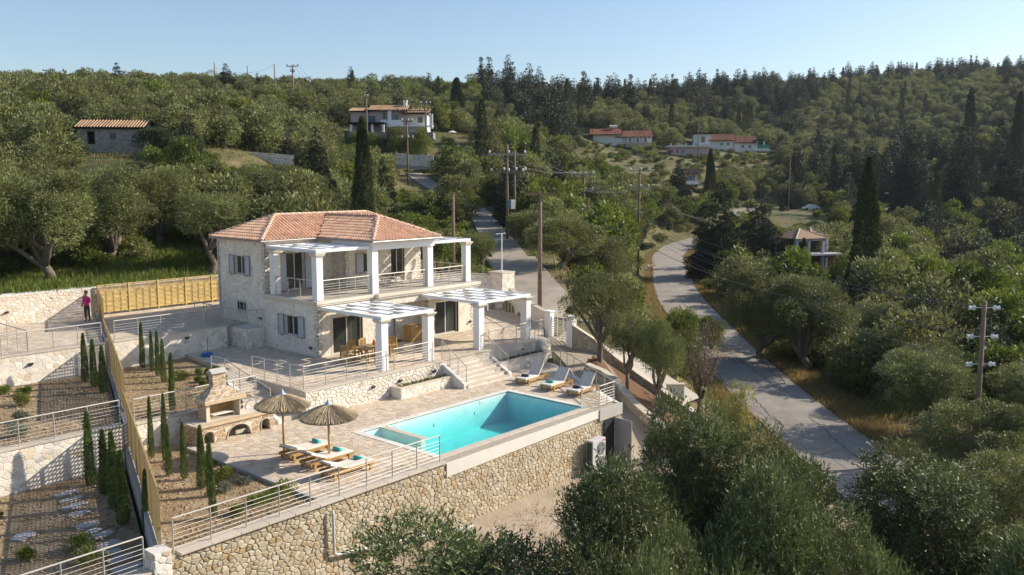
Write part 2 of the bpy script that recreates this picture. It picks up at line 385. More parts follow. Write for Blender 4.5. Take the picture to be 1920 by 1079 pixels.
GZ += (np.sin(GX*.9+1.3*np.sin(GY*.7))*np.cos(GY*.8))*.05*np.clip((np.hypot(GX-25, GY-35)-18)/10, 0, 1)*np.clip(np.minimum(line_dist(GX, GY, ROAD_S)[0], line_dist(GX, GY, LANE_S)[0])-3, 0, 1)
GZ = np.where(inprop(GX, GY, 0.45), np.minimum(GZ, -4.5), GZ)
_nr, _nc = GX.shape; _ids = np.arange(_nr*_nc).reshape(_nr, _nc)
_F = np.stack([_ids[:-1, :-1], _ids[:-1, 1:], _ids[1:, 1:], _ids[1:, :-1]], -1).reshape(-1, 4)[:, ::-1]
M_GROUND = mat('dry_grass_ground', (.105, .10, .035), .97, var=.3, vscale=.8, bump=.08, bscale=2.5, base2=(.17, .135, .065), mixscale=.25, base3=(.055, .075, .02), m3scale=.12, detail=6)
gme = np_mesh('ground', np.c_[GX.ravel(), GY.ravel(), GZ.ravel()], _F)
gme.polygons.foreach_set('use_smooth', [True]*len(gme.polygons))
link('ground', gme, M_GROUND, kind='structure')
def strip(name, L, w, m, dz=0.0, crown=0.0, w2=None):
    mb = MB(); rows = []
    for i, p in enumerate(L):
        a = L[max(i-1, 0)]; b = L[min(i+1, len(L)-1)]; d = (b-a)[:2]; d = d/np.linalg.norm(d); n = np.array([-d[1], d[0]])
        rows.append([(p[0]+n[0]*o, p[1]+n[1]*o, p[2]+dz+crown*(1-(o/w)**2)) for o in np.linspace(-w, w if w2 is None else w2, 7)])
    P = [v for r in rows for v in r]
    mb.mesh(P, [(i*7+k, i*7+k+1, (i+1)*7+k+1, (i+1)*7+k) for i in range(len(rows)-1) for k in range(6)])
    # skirts
    for k, sgn in ((0, 1), (6, -1)):
        for i in range(len(rows)-1):
            a, b = rows[i][k], rows[i+1][k]; q = [a, b, (b[0], b[1], b[2]-.5), (a[0], a[1], a[2]-.5)]
            mb.poly(q if sgn > 0 else q[::-1])
    return mb.build(name, m, kind='structure', smooth=False)
M_ROAD = mat('worn_asphalt', (.31, .28, .24), .93, var=.13, vscale=.6, bump=.006, bscale=40, base2=(.26, .232, .20), mixscale=.35, base3=(.36, .32, .275), m3scale=1.5, m3pos=.62)
M_LANE = mat('dusty_concrete_lane', (.36, .315, .25), .95, var=.12, vscale=.8, bump=.006, bscale=30, base2=(.29, .25, .20), mixscale=.5)
strip('road', ROAD_S, 2.6, M_ROAD, 0, .05)
strip('lane', LANE_S[:43], 2.2, M_LANE, .02); strip('lane', LANE_S[42:], 1.55, M_LANE, .02)
def offset_line(L, o, dz):
    out = []
    for i, p in enumerate(L):
        a = L[max(i-1, 0)]; b = L[min(i+1, len(L)-1)]; d = (b-a)[:2]; d = d/np.linalg.norm(d)
        out.append(np.array([p[0]-d[1]*o, p[1]+d[0]*o, p[2]+dz]))
    return out
M_PATCH = mat('asphalt_repair', (.25, .222, .19), .95, var=.15, vscale=3, bump=.006, bscale=40)
for k, (i0, i1, a, b) in enumerate(((8, 10, -1.9, -.4), (16, 17, .3, 1.5), (24, 27, -.6, .5), (36, 38, -1.7, -.2), (12, 13, 1.0, 2.2))):
    mb = MB(); A, B = offset_line(ROAD_S, a, .052), offset_line(ROAD_S, b, .052)
    for i in range(i0, i1): mb.poly([A[i], B[i], B[i+1], A[i+1]][::-1])
    mb.build('asphalt_patch', M_PATCH, kind='structure')
M_CRACK = mat('asphalt_crack', (.07, .062, .055), .95)
Rc_ = random.Random(4)
for k in range(9):                                              # long wandering cracks and tar lines
    i0 = Rc_.randint(6, 38); n_ = Rc_.randint(3, 9); o_ = Rc_.uniform(-2.2, 2.2); pts = []
    for i in range(i0, min(i0+n_, len(ROAD_S)-1)):
        for t in (0, .25, .5, .75):
            p = ROAD_S[i]*(1-t)+ROAD_S[i+1]*t; d = (ROAD_S[i+1]-ROAD_S[i])[:2]; d = d/np.linalg.norm(d); o_ += Rc_.uniform(-.14, .14); pts.append((p[0]-d[1]*o_, p[1]+d[0]*o_, p[2]+.05*(1-(o_/2.8)**2)+.008, d))
    mb = MB()
    for a, b in zip(pts[:-1], pts[1:]):
        w = Rc_.uniform(.012, .035); n1, n2 = (-a[3][1]*w, a[3][0]*w), (-b[3][1]*w, b[3][0]*w); mb.poly([(a[0]+n1[0], a[1]+n1[1], a[2]), (a[0]-n1[0], a[1]-n1[1], a[2]), (b[0]-n2[0], b[1]-n2[1], b[2]), (b[0]+n2[0], b[1]+n2[1], b[2])])
    mb.build('asphalt_crack', M_CRACK, kind='structure')
M_LINE = mat('worn_white_paint', (.36, .34, .31), .8, var=.25, vscale=3)
for nm, o in (('road_edge_line', 2.35), ('road_edge_line', -2.35)):
    L = offset_line(ROAD_S, o, .05*(1-(2.35/2.6)**2)+.006); mb = MB()
    A, B = offset_line(L, .055, 0), offset_line(L, -.055, 0)
    for i in range(24, len(L)-1): mb.poly([A[i+1], A[i], B[i], B[i+1]])
    mb.build(nm, M_LINE, kind='structure')

# ------------------------------------------------------------------ property: platforms, walls, deck, pool
CAMP = (0, 0, CAM_H)
UZ = (0, 0, 1)
def fx(y): return 10.9+.3854*(y-22.3)                          # x of the boundary fence line
def prism_struct(name, poly, z0, z1, m, kind='structure'):
    return MB().prism(poly, z0, z1).build(name, m, kind=kind)
def pave(parent, region, z, su=.31, sv=.24, seed=1, singles=0, holes=(), gap=.012, pal=PAL_PAVE, h=.008):
    masonry(parent, (0, 0, z), (1, 0, 0), (0, 1, 0), UZ, region, su, sv, gap, h, pal, M_PAVE, seed, singles, holes, bev=.012, name='paving_stone', ref=CAMP)
def stone_wall(name, label, cat, P0, P1, z0, zt0, zt1=None, thick=.4, pal=PAL_PALE, mort=None, ms=None, su=.30, sv=.22, gap=.03, h=.03, seed=1, singles=0, cope=.06, over=.03, zf0=None, zf1=None,
               back=False, group=None, parent=None, copem=None, holes=(), ends=True, bev=.03):
    """vertical wall from P0 to P1 (plan), stones on its right-hand face; top may slope from zt0 to zt1"""
    mort = mort or M_MORT_P; ms = ms or M_STONE_P; zt1 = zt0 if zt1 is None else zt1
    P0 = Vector(P0); P1 = Vector(P1); d = (P1-P0); Ln = d.length; d.normalize(); n = Vector((d.y, -d.x))
    o = parent if parent is not None else empty(name, ((P0.x+P1.x)/2, (P0.y+P1.y)/2, z0), label, cat, group)
    off = Vector(o.location) if parent is None else Vector((0, 0, 0))
    def W(p, z): return Vector((p.x, p.y, z))-off
    a0, a1, b0, b1 = P0, P1, P0-n*thick, P1-n*thick; mb = MB()
    P = [W(a0, z0), W(a1, z0), W(b1, z0), W(b0, z0), W(a0, zt0), W(a1, zt1), W(b1, zt1), W(b0, zt0)]
    mb.mesh(P, [(0, 3, 2, 1), (4, 5, 6, 7), (0, 1, 5, 4), (1, 2, 6, 5), (2, 3, 7, 6), (3, 0, 4, 7)]); mb.build('wall_core', mort, o)
    f0 = z0 if zf0 is None else zf0; f1 = f0 if zf1 is None else zf1
    masonry(o, tuple(W(P0, 0)), (d.x, d.y, 0), UZ, (n.x, n.y, 0), [(0, f0), (Ln, f1), (Ln, zt1), (0, zt0)], su, sv, gap, h, pal, ms, seed, singles, holes, bev, ref=np.array(CAMP)-np.array(off))
    if back: masonry(o, tuple(W(b1, 0)), (-d.x, -d.y, 0), UZ, (-n.x, -n.y, 0), [(0, f1), (Ln, f0), (Ln, zt0), (0, zt1)], su, sv, gap, h, pal, ms, seed+50, 0, (), bev)
    if ends:
        masonry(o, tuple(W(P1, 0)), (-n.x, -n.y, 0), UZ, (d.x, d.y, 0), [(0, f1), (thick, f1), (thick, zt1), (0, zt1)], su, sv, gap, h, pal, ms, seed+60, 0, (), bev)
        masonry(o, tuple(W(b0, 0)), (n.x, n.y, 0), UZ, (-d.x, -d.y, 0), [(0, f0), (thick, f0), (thick, zt0), (0, zt0)], su, sv, gap, h, pal, ms, seed+61, 0, (), bev)
    if cope:
        q = over+h; mb = MB(); A = P0+n*q-d*q*(1 if ends else 0); B = P1+n*q+d*q*(1 if ends else 0); th = thick+2*q; Lc = (B-A).length; k = max(1, int(Lc/.9)); e = .004
        for i in range(k):
            s0, s1 = i/k, (i+1)/k-(.006/Lc); p, r = A+(B-A)*s0, A+(B-A)*s1; za, zb = zt0+(zt1-zt0)*s0, zt0+(zt1-zt0)*s1; t = random.uniform(.9, 1.08)
            Q = [W(p, za+e), W(r, zb+e), W(r-n*th, zb+e), W(p-n*th, za+e), W(p, za+cope), W(r, zb+cope), W(r-n*th, zb+cope), W(p-n*th, za+cope)]
            b = MB(); b.mesh(Q, [(0, 3, 2, 1), (4, 5, 6, 7), (0, 1, 5, 4), (1, 2, 6, 5), (2, 3, 7, 6), (3, 0, 4, 7)], (t, t, t)); b.build('coping_stone', copem or M_COPE_T, o, col=True)
    return o
M_COPE_T = mat('coping_slab', (.56, .49, .40), .75, attr='tint', var=.08, vscale=3, bump=.003, bscale=30)

# lower garden (C), middle garden (B), upper yard (A), neighbour's terraces
prism_struct('garden_bed_lower', [(11.1, 22.7), (16.6, 22.7), (16.6, 31.3), (16.6, 32.6), (fx(32.6)+.25, 32.6), (fx(22.7)+.25, 22.7)], -5, -.12, M_SOIL)
prism_struct('garden_bed_middle', [(fx(32.9)+.2, 32.9), (20.6, 32.9), (20.9, 36.6), (22.4, 39), (22.9, 42.9), (fx(42.9)+.2, 42.9)], -5, 1.0, M_SOIL)
prism_struct('yard_upper', [(fx(43.3)+.2, 43.3), (26.9, 43.3), (26.9, 44), (38, 46.3), (38, 52.3), (fx(52.3)+.2, 52.3)], -5, 2.36, M_MORT_D)
ya = empty('yard_paving', (0, 0, 0)); ya['kind'] = 'structure'
pave(ya, [(fx(43.2)+.2, 43.2), (26.85, 43.2), (31, 52.2), (fx(52.2)+.2, 52.2)], 2.364, .36, .27, 3)
prism_struct('neighbour_bed_lower', [(-22, 22.7), (fx(22.7)-.3, 22.7), (fx(32.4)-.3, 32.4), (-22, 32.4)], -5, -.5, M_SOIL)
prism_struct('neighbour_bed_upper', [(-18, 32.9), (fx(32.9)-.25, 32.9), (fx(42.9)-.25, 42.9), (-18, 42.9)], -5, 1.0, M_SOIL)
prism_struct('neighbour_terrace', [(-14, 43.3), (fx(43.3)-.2, 43.3), (fx(52.4)-.2, 52.4), (-14, 52.4)], -5, 2.36, M_MORT_D)
pave(ya, [(3, 43.2), (fx(43.2)-.2, 43.2), (fx(52.3)-.2, 52.3), (3, 52.3)], 2.364, .38, .28, 4)

# pool deck platform (ring of blocks round the pool basin)
PX0, PX1, PY0, PY1 = 22.35, 31.62, 23.1, 27.72
dk = empty('pool_deck', (0, 0, 0)); dk['kind'] = 'structure'
mb = MB(); mb.prism([(16.6, 22.7), (PX0-.1, 22.7), (PX0-.1, 31.4), (16.6, 31.4)], -5, -.004)
mb.prism([(PX0-.1, PY1+.1), (PX1+.1, PY1+.1), (PX1+.1, 31.4), (PX0-.1, 31.4)], -5, -.004)
mb.prism([(PX1+.1, 22.7), (33.35, 22.7), (38.8, 31.4), (PX1+.1, 31.4)], -5, -.004); mb.prism([(PX0-.1, 22.7), (PX1+.1, 22.7), (PX1+.1, PY0-.1), (PX0-.1, PY0-.1)], -5, -.35)
mb.build('deck_slab', M_MORT_D, dk)
pave(dk, [(16.6, 22.75), (33.3, 22.75), (38.75, 31.25), (16.6, 31.25)], 0.0, .30, .24, 11, 280, holes=[(PX0-.32, 22.0, PX1+.32, PY1+.32)])
mb = MB()
for i in range(24): mb.cbox(16.46, 22.75+i*.353, -.1, 16.6, 22.75+(i+1)*.353-.01, .02)
mb.build('deck_edging', M_CONC, dk)

# pool
M_TILE = mat('pale_pool_lining', (.74, .92, .90), .4, var=.10, vscale=2)
pool = empty('swimming_pool', (27, 25.4, 0), 'turquoise rectangular swimming pool let into the pale stone deck', 'swimming pool')
def PB(*a): return MB().box(*[v-(27, 25.4, 0)[i % 3] for i, v in enumerate(a)])
zb = -1.45
mb = MB()
for q in ((PX0, PY0, zb-.1, PX1, PY1, zb), (PX0-.12, PY0-.12, zb-.1, PX0, PY1+.12, -.02), (PX1, PY0-.12, zb-.1, PX1+.12, PY1+.12, -.02), (PX0, PY1, zb-.1, PX1, PY1+.12, -.02), (PX0, PY0-.12, zb-.1, PX1, PY0, -.065)):
    mb.box(*[v-(27, 25.4, 0)[i % 3] for i, v in enumerate(q)])
mb.build('basin', M_TILE, pool)
for i, (x1, y0) in enumerate(((.30, .0), (.60, .0), (.90, .0), (1.2, 0))):
    PB(PX0+.001, 25.75, zb+.002*(4-i), PX0+x1, PY1-.002, -.25-.26*i).build('pool_step', M_TILE, pool)
PB(PX0+1.05, 25.2, zb+.001, PX0+1.3, PY1-.001, -.055).build('divider', M_CREAM, pool)
PB(PX0+1.03, 25.18, -.054, PX0+1.33, PY1-.003, -.012).build('divider_coping', M_COPE, pool)
# coping round three sides, one slab at a time
def slabs(x0, y0, x1, y1, z0, z1, name, m, parent, off, n, axis):
    for i in range(n):
        t = random.uniform(.92, 1.08)
        if axis == 'x': a, b = x0+(x1-x0)*i/n, x0+(x1-x0)*(i+1)/n-.006; q = (a, y0, z0, b, y1, z1)
        else: a, b = y0+(y1-y0)*i/n, y0+(y1-y0)*(i+1)/n-.006; q = (x0, a, z0, x1, b, z1)
        b = MB(); b.cbox(*[v-off[i2 % 3] for i2, v in enumerate(q)], b=.01, c=(t, t, t)); b.build(name, m, parent, col=True)
M_COPE_L = mat('pool_coping', (.72, .68, .60), .7, attr='tint', var=.06, vscale=3, bump=.002, bscale=30)
off = (27, 25.4, 0)
slabs(PX0-.3, PY1+.0, PX1+.3, PY1+.3, -.05, .018, 'coping_slab', M_COPE_L, pool, off, 11, 'x')
slabs(PX0-.3, PY0-.0, PX0-.0, PY1-.004, -.05, .018, 'coping_slab', M_COPE_L, pool, off, 5, 'y')
slabs(PX1+.0, PY0-.0, PX1+.3, PY1-.004, -.05, .018, 'coping_slab', M_COPE_L, pool, off, 5, 'y')
slabs(PX0-.3, PY0-.36, PX1+.3, PY0-.004, -.06, .006, 'front_coping', M_COPE, pool, off, 10, 'x')
mb = MB(); mb.poly([(x-27, y-25.4, z) for x, y, z in ((21.95, 22.34, -.09), (31.75, 22.34, -.05), (31.75, 22.34, -.40), (21.95, 22.34, -.58))])
mb.mesh([(x-27, y-25.4, z) for x, y, z in ((21.95, 22.25, -.58), (31.75, 22.25, -.40), (31.75, 22.62, -.40), (21.95, 22.62, -.58), (21.95, 22.25, -.06), (31.75, 22.25, -.04), (31.75, 22.62, -.04), (21.95, 22.62, -.06))],
        [(0, 3, 2, 1), (4, 5, 6, 7), (0, 1, 5, 4), (1, 2, 6, 5), (2, 3, 7, 6), (3, 0, 4, 7)])
mb.build('overflow_beam', M_CREAM, pool)
for x in (24.2, 29.6): PB(x, PY1-.02, -.26, x+.28, PY1+.0, -.10).build('skimmer', M_WHITE, pool)
for x in (23.9, 26.6, 29.3): mb = MB(); mb.tube([(x-27, PY1-.03-25.4, -.6), (x-27, PY1-.001-25.4, -.6)], .09, 12); mb.build('pool_light', M_WHITE, pool)
# water
mw = bpy.data.materials.new('pool_water'); mw.use_nodes = True; wnt = mw.node_tree; wp = wnt.nodes['Principled BSDF']
wp.inputs['Base Color'].default_value = (.93, 1, 1, 1); wp.inputs['Roughness'].default_value = .02; wp.inputs['IOR'].default_value = 1.33; wp.inputs['Transmission Weight'].default_value = 1.0
wt = wnt.nodes.new('ShaderNodeTexNoise'); wt.inputs['Scale'].default_value = 3.2; wt.inputs['Detail'].default_value = 3; wg = wnt.nodes.new('ShaderNodeNewGeometry')
wnt.links.new(wg.outputs['Position'], wt.inputs['Vector']); wb = wnt.nodes.new('ShaderNodeBump'); wb.inputs['Distance'].default_value = .07; wb.inputs['Strength'].default_value = .8
wnt.links.new(wt.outputs['Fac'], wb.inputs['Height']); wnt.links.new(wb.outputs[0], wp.inputs['Normal'])
# let daylight through the surface to the lining (thin transparent mix, same from every side)
wtr = wnt.nodes.new('ShaderNodeBsdfTransparent'); wtr.inputs[0].default_value = (1, 1, 1, 1); wms = wnt.nodes.new('ShaderNodeMixShader'); wfr = wnt.nodes.new('ShaderNodeFresnel'); wfr.inputs[0].default_value = 1.33
wgl = wnt.nodes.new('ShaderNodeBsdfGlossy'); wgl.inputs['Roughness'].default_value = .03
wnt.links.new(wb.outputs[0], wgl.inputs['Normal']); wnt.links.new(wb.outputs[0], wfr.inputs['Normal'])
wbf = wnt.nodes.new('ShaderNodeMath'); wbf.operation = 'MULTIPLY'; wiv = wnt.nodes.new('ShaderNodeMath'); wiv.operation = 'SUBTRACT'; wiv.inputs[0].default_value = 1
wnt.links.new(wg.outputs['Backfacing'], wiv.inputs[1]); wnt.links.new(wiv.outputs[0], wbf.inputs[0]); wnt.links.new(wfr.outputs[0], wbf.inputs[1])
va = wnt.nodes.new('ShaderNodeVolumeAbsorption'); va.inputs['Color'].default_value = (.04, .82, .83, 1); va.inputs['Density'].default_value = .34
wnt.links.new(va.outputs[0], wnt.nodes['Material Output'].inputs['Volume'])
whf = wnt.nodes.new('ShaderNodeMath'); whf.operation = 'MULTIPLY'; whf.inputs[1].default_value = .6; wnt.links.new(wbf.outputs[0], whf.inputs[0]); wnt.links.new(whf.outputs[0], wms.inputs[0]); wnt.links.new(wtr.outputs[0], wms.inputs[1]); wnt.links.new(wgl.outputs[0], wms.inputs[2]); wnt.links.new(wms.outputs[0], wnt.nodes['Material Output'].inputs['Surface'])
MB().box(PX0+.004-27, PY0+.004-25.4, zb+.03, PX1-.004-27, PY1-.004-25.4, -.058).build('water', mw, pool)

# front retaining wall under the deck and lower garden
rw = stone_wall('retaining_wall', 'tall honey coloured rubble retaining wall below the pool and garden', 'retaining wall', (11.1, 22.32), (33.45, 22.32), -4.6, -.02, None, .4, PAL_WARM, M_MORT_W, M_STONE_W,
                .205, .16, .012, .034, 21, 300, 0, holes=[(10.85, -.56, 20.35, .2)], bev=.04)
for i in range(11):
    t = random.uniform(.92, 1.08); b = MB(); x0 = 11.4+i*.955; b.cbox(x0-22.275, 22.2-22.32, -.02+4.6, x0+.95-22.275, 22.75-22.32, .05+4.6, .012, (t, t, t)); b.build('coping_stone', M_COPE_T, rw, col=True)
nw = stone_wall('retaining_wall', 'rubble wall below the neighbouring garden at the lower left', 'retaining wall', (-6, 22.32), (10.6, 22.32), -4.6, -.28, None, .4, PAL_WARM, M_MORT_W, M_STONE_W, .36, .28, .035, .05, 22, 40, .06)
gp = stone_wall('gate_post_stone', 'squat pale stone post at the low end of the lattice fence', 'stone post', (10.62, 22.2), (11.12, 22.2), -4.6, .28, None, .55, PAL_PALE, None, None, .24, .2, .02, .02, 23, 12, .0)
# drain pipes on the wall
mb = MB(); mb.tube([(16.62, 22.16, -.25), (16.62, 22.14, -.4), (16.62, 22.14, -1.7), (16.75, 22.14, -1.8), (19.2, 22.1, -2.15), (24.7, 22.0, -3.05), (28, 21.9, -3.0), (30.2, 21.95, -2.95), (30.4, 22.2, -2.7)], .05, 10)
tag(mb.build('drain_pipe', mat('grey_plastic_pipe', (.55, .55, .53), .5), smooth=True), 'pale grey drain pipe running down and along the rubble wall', 'pipe')
# retaining walls between terraces
stone_wall('garden_wall', 'low pale wall with railing between lower and middle garden', 'garden wall', (fx(32.6)+.1, 32.6), (20.7, 32.6), -.4, .94, None, .35, PAL_PALE, seed=31, singles=60, su=.27, sv=.20, h=.010, gap=.008)
stone_wall('garden_wall', 'pale wall under the upper yard railing, left of the house', 'garden wall', (fx(43)+.1, 43.0), (25.4, 43.0), .8, 2.36, None, .35, PAL_PALE, seed=32, singles=50, su=.27, sv=.20, h=.010, gap=.008)
stone_wall('garden_wall', 'neighbour wall between the paved terrace and the upper bed', 'garden wall', (4, 43.0), (fx(43)-.2, 43.0), .8, 2.36, None, .35, PAL_PALE, seed=33, singles=50, su=.27, sv=.20, h=.010, gap=.008)
stone_wall('garden_wall', 'neighbour wall above the bed with the stepping stones', 'garden wall', (2, 32.5), (fx(32.5)-.2, 32.5), -.7, 1.04, None, .35, PAL_PALE, seed=34, singles=70, su=.27, sv=.20, h=.011, gap=.009)
stone_wall('back_wall', 'long pale stone wall under the grassy bank behind the yard', 'boundary wall', (-2, 52.5), (31.5, 52.5), 2.2, 4.08, 4.0, 1.1, PAL_PAVE, M_MORT_P, M_STONE_P, .27, .18, .012, .025, 35, 60, 0)
# side wall under the boundary fence, stepping down
for i, (ya_, yb_, zt) in enumerate(((22.75, 32.5, .22), (32.5, 43.0, 1.18), (43.0, 52.4, 2.5))):
    P = Vector((fx(ya_), ya_)); Q = Vector((fx(yb_), yb_)); d = (Q-P).normalized(); n = Vector((-d.y, d.x))*.16
    mb = MB(); mb.prism([tuple(P-n), tuple(Q-n), tuple(Q+n), tuple(P+n)], -4, zt); tag(mb.build('fence_footing', M_CONC), ['lowest', 'middle', 'uppermost'][i]+' step of the concrete footing beneath the lattice fence', 'footing')

# terrace (level 1.2) round the house
TZ = 1.2
te = empty('terrace', (0, 0, 0)); te['kind'] = 'structure'
mb = MB(); mb.prism([(22.1, 31.2), (38.6, 31.2), (39.1, 31.4), (41.5, 33.4), (46.2, 40.6), (44, 46.5), (26.9, 46.5), (26.9, 43.3), (22.9, 43.3), (22.4, 39), (20.95, 36.9), (20.95, 35.6), (22.1, 35.6)], -5, TZ)
mb.build('terrace_slab', M_MORT_D, te)
pave(te, [(22.15, 31.25), (38.6, 31.25), (41.4, 33.5), (45.6, 40.5), (43, 46), (26.9, 46), (22.15, 35.6)], TZ+.004, .32, .25, 41, 200, holes=[(26.9, 36.7, 38.7, 47)])
pave(te, [(21.0, 35.65), (22.3, 35.6), (26.85, 42.95), (22.95, 42.9), (22.4, 39), (21.0, 36.9)], TZ+.004, .32, .25, 42, 60)
stone_wall('terrace_wall', 'pale stone wall between pool deck and dining terrace, left of the stairs', 'terrace wall', (22.1, 31.2), (30.55, 31.2), -.1, 1.14, None, .3, PAL_PALE, seed=51, singles=140, su=.23, sv=.17, h=.02, gap=.012, cope=.075)
stone_wall('terrace_wall', 'pale stone wall beneath the right pergola, right of the stairs', 'terrace wall', (33.6, 31.3), (38.9, 31.3), -.1, 1.14, None, .3, PAL_PALE, seed=52, singles=80, su=.23, sv=.17, h=.02, gap=.012, cope=.075)
# planters in front of it
def planter(label, x0, x1, yf, zt, seed, x1b=None):
    o = empty('stone_planter', (x0, yf, 0), label, 'planter')
    t = .22; L = x1-x0
    for (a, b) in (((0, 0), (L, 0)), ((0, t), (0, 31.15-yf)), ((L-t, t), (L-t, 31.15-yf))):
        w = (L if a[1] == b[1] else t); hgt = (t if a[1] == b[1] else b[1]-a[1])
        MB().box(a[0], a[1], 0, a[0]+w, a[1]+hgt, zt-.06).build('planter_side', M_MORT_P, o)
        MB().cbox(a[0]-(.02 if a[0] < 1 else 0), a[1]-(.02 if a[1] == 0 else -.0), zt-.058, a[0]+w+.02, a[1]+hgt, zt, .012).build('planter_rim', M_COPE, o)
    masonry(o, (0, 0, 0), (1, 0, 0), UZ, (0, -1, 0), [(0, 0), (L, 0), (L, zt-.06), (0, zt-.06)], .3, .22, .03, .018, PAL_PALE, M_STONE_P, seed, 40)
    MB().box(t, t, 0, L-t, 31.15-yf, zt-.12).build('soil_fill', M_SOIL, o); return o
planter('long pale stone planter left of the pool stairs', 27.0, 30.5, 30.45, .55, 61)
planter('curved-end stone planter right of the pool stairs', 34.25, 38.7, 30.5, .62, 62)
stone_wall('end_pier', 'thick rounded stone pier closing the right planter', 'stone pier', (38.35, 30.95), (39.15, 30.95), -.1, 1.2, 1.15, .75, PAL_PALE, seed=63, singles=10, su=.3, sv=.24, h=.02, cope=0)
# pool stairs: seven steps
st = empty('pool_stairs', (31.0, 30.3, 0)); st['kind'] = 'structure'
for i in range(7):
    yy = 29.55+i*.28; x0, x1 = 30.75+(.0 if i else -.05), 33.95
    mb = MB(); mb.box(x0-31, yy-30.3, 0, x1-31, 31.9-30.3, (i+1)*TZ/7-.04)
    mb.build('stair_riser', M_MORT_P, st); 
    MB().cbox(x0-31-.02, yy-30.3-.03, (i+1)*TZ/7-.038, x1-31+.02, yy-30.3+.30, (i+1)*TZ/7, .012).build('stair_tread', M_COPE, st)
    masonry(st, (x0-31, yy-30.3, 0), (1, 0, 0), UZ, (0, -1, 0), [(0, i*TZ/7), (x1-x0, i*TZ/7), (x1-x0, (i+1)*TZ/7-.04), (0, (i+1)*TZ/7-.04)], .22, .12, .02, .012, PAL_PALE, M_STONE_P, 70+i, 0, bev=.015)
for s, x in (('left', 30.6), ('right', 34.0)):
    mb = MB(); P = [(x-.12, 29.6, 0), (x-.12, 31.3, 0), (x-.12, 31.3, 1.14), (x-.12, 29.6, .25)]; Q = [(x+.12, b, c) for a, b, c in P]
    mb.mesh(P+Q, [(0, 1, 2, 3), (7, 6, 5, 4), (0, 4, 5, 1), (1, 5, 6, 2), (2, 6, 7, 3), (3, 7, 4, 0)])
    mb.build('stair_cheek', M_MORT_P, st).location = (-31, -30.3, 0)
# side stair from the garden side of the terrace down to the deck
ss = empty('side_stairs', (0, 0, 0)); ss['kind'] = 'structure'
for i in range(6):
    y0 = 31.55+i*.62; MB().box(20.98, y0, -.1, 22.08, 35.58, (i+1)*TZ/7).build('stair_tread', M_COPE, ss)
mb = MB(); P = [(20.75, 31.3, -.1), (20.75, 36.8, -.1), (20.75, 36.8, 1.25), (20.75, 35.6, 1.25), (20.75, 31.3, .16)]; Q = [(20.95, b, c) for a, b, c in P]
mb.mesh(P+Q, [(0, 1, 2, 3, 4), (9, 8, 7, 6, 5), (0, 5, 6, 1), (1, 6, 7, 2), (2, 7, 8, 3), (3, 8, 9, 4), (4, 9, 5, 0)]); mb.build('side_stair_wall', M_MORT_P, ss)
# landing by the house's back corner
prism_struct('house_landing', [(25.75, 41.6), (26.88, 41.6), (26.88, 46.2), (25.75, 46.2)], 1.0, 2.3, M_MORT_P)
stone_wall('landing_wall', 'stone faced side of the small landing against the house wall', 'wall', (25.74, 46.0), (25.74, 41.55), 1.1, 2.3, None, .05, PAL_PALE, seed=66, singles=10, cope=0)
stone_wall('landing_wall', 'short end face of the small landing against the house wall', 'wall', (25.8, 41.55), (26.88, 41.55), 1.1, 2.3, None, .05, PAL_PALE, seed=67, singles=10, cope=0)

# path down beside the deck, curved wall, soil bed, outer wall, gate, tower, lane wall
def lerp_path(pts): return smooth_line(pts, 5)
PATH = [(43.0, 33.6, .75), (41.4, 31.9, .55), (40.4, 30.0, .2), (39.3, 28.0, -.45), (37.6, 25.9, -1.3), (36.3, 24.0, -2.15), (35.2, 21.9, -2.85), (33.6, 20.0, -3.15), (31, 19.6, -3.2), (28, 20, -3.3)]
M_PATH = mat('pale_dusty_path', (.42, .35, .265), .95, var=.1, vscale=1.2, bump=.012, bscale=8, base2=(.36, .29, .21), mixscale=.6)
strip('path', smooth_line(PATH), 1.25, M_PATH, .06)
def poly_wall(name, label, pts, hgt, thick, pal, mort, ms, seed, cope=.05, su=.3, sv=.24, singles=30, drop=.8, gap=.035, h=.035):
    """wall following plan points (x, y, ztop)"""
    o = empty(name, (pts[0][0], pts[0][1], 0), label, 'stone wall'); o.location = (0, 0, 0)
    for i in range(len(pts)-1):
        a, b = pts[i], pts[i+1]
        stone_wall('', '', '', (a[0], a[1]), (b[0], b[1]), min(a[2], b[2])-hgt-drop, a[2], b[2], thick, pal, mort, ms, su, sv, gap, h, seed+i, singles, cope, .02, back=True, parent=o, zf0=a[2]-hgt-drop*.5, zf1=b[2]-hgt-drop*.5, ends=(i in (0, len(pts)-2)))
    return o
cw = [tuple(at(*q)) for q in ((1098, 684, 49), (1128, 697, 48), (1152, 715, 47.2), (1168, 738, 46.2), (1192, 762, 45.4), (1218, 784, 44.4), (1250, 808, 43))]
poly_wall('curved_wall', 'low curved rubble wall edging the soil bed beside the path', cw, .55, .32, PAL_WARM, M_MORT_W, M_STONE_W, 81)
ow = [tuple(at(*q)) for q in ((1076, 612, 51.6), (1116, 640, 51.4), (1150, 668, 51), (1200, 705, 50), (1244, 735, 49.3), (1300, 776, 48))]
poly_wall('outer_wall', 'rubble boundary wall running down from the white gate behind the olives', ow, .95, .35, PAL_WARM, M_MORT_W, M_STONE_W, 91, singles=40)
M_REDSOIL = mat('red_brown_soil', (.16, .085, .045), .98, var=.2, vscale=3, bump=.06, bscale=8)
bed = [tuple(at(*q)) for q in ((1100, 690, 49.3), (1130, 700, 48.4), (1155, 720, 47.5), (1172, 742, 46.6), (1196, 766, 45.8), (1222, 788, 44.8), (1252, 812, 43.4), (1290, 790, 47.4), (1240, 752, 48.7), (1196, 722, 49.4), (1146, 688, 50.4), (1112, 668, 50.6))]
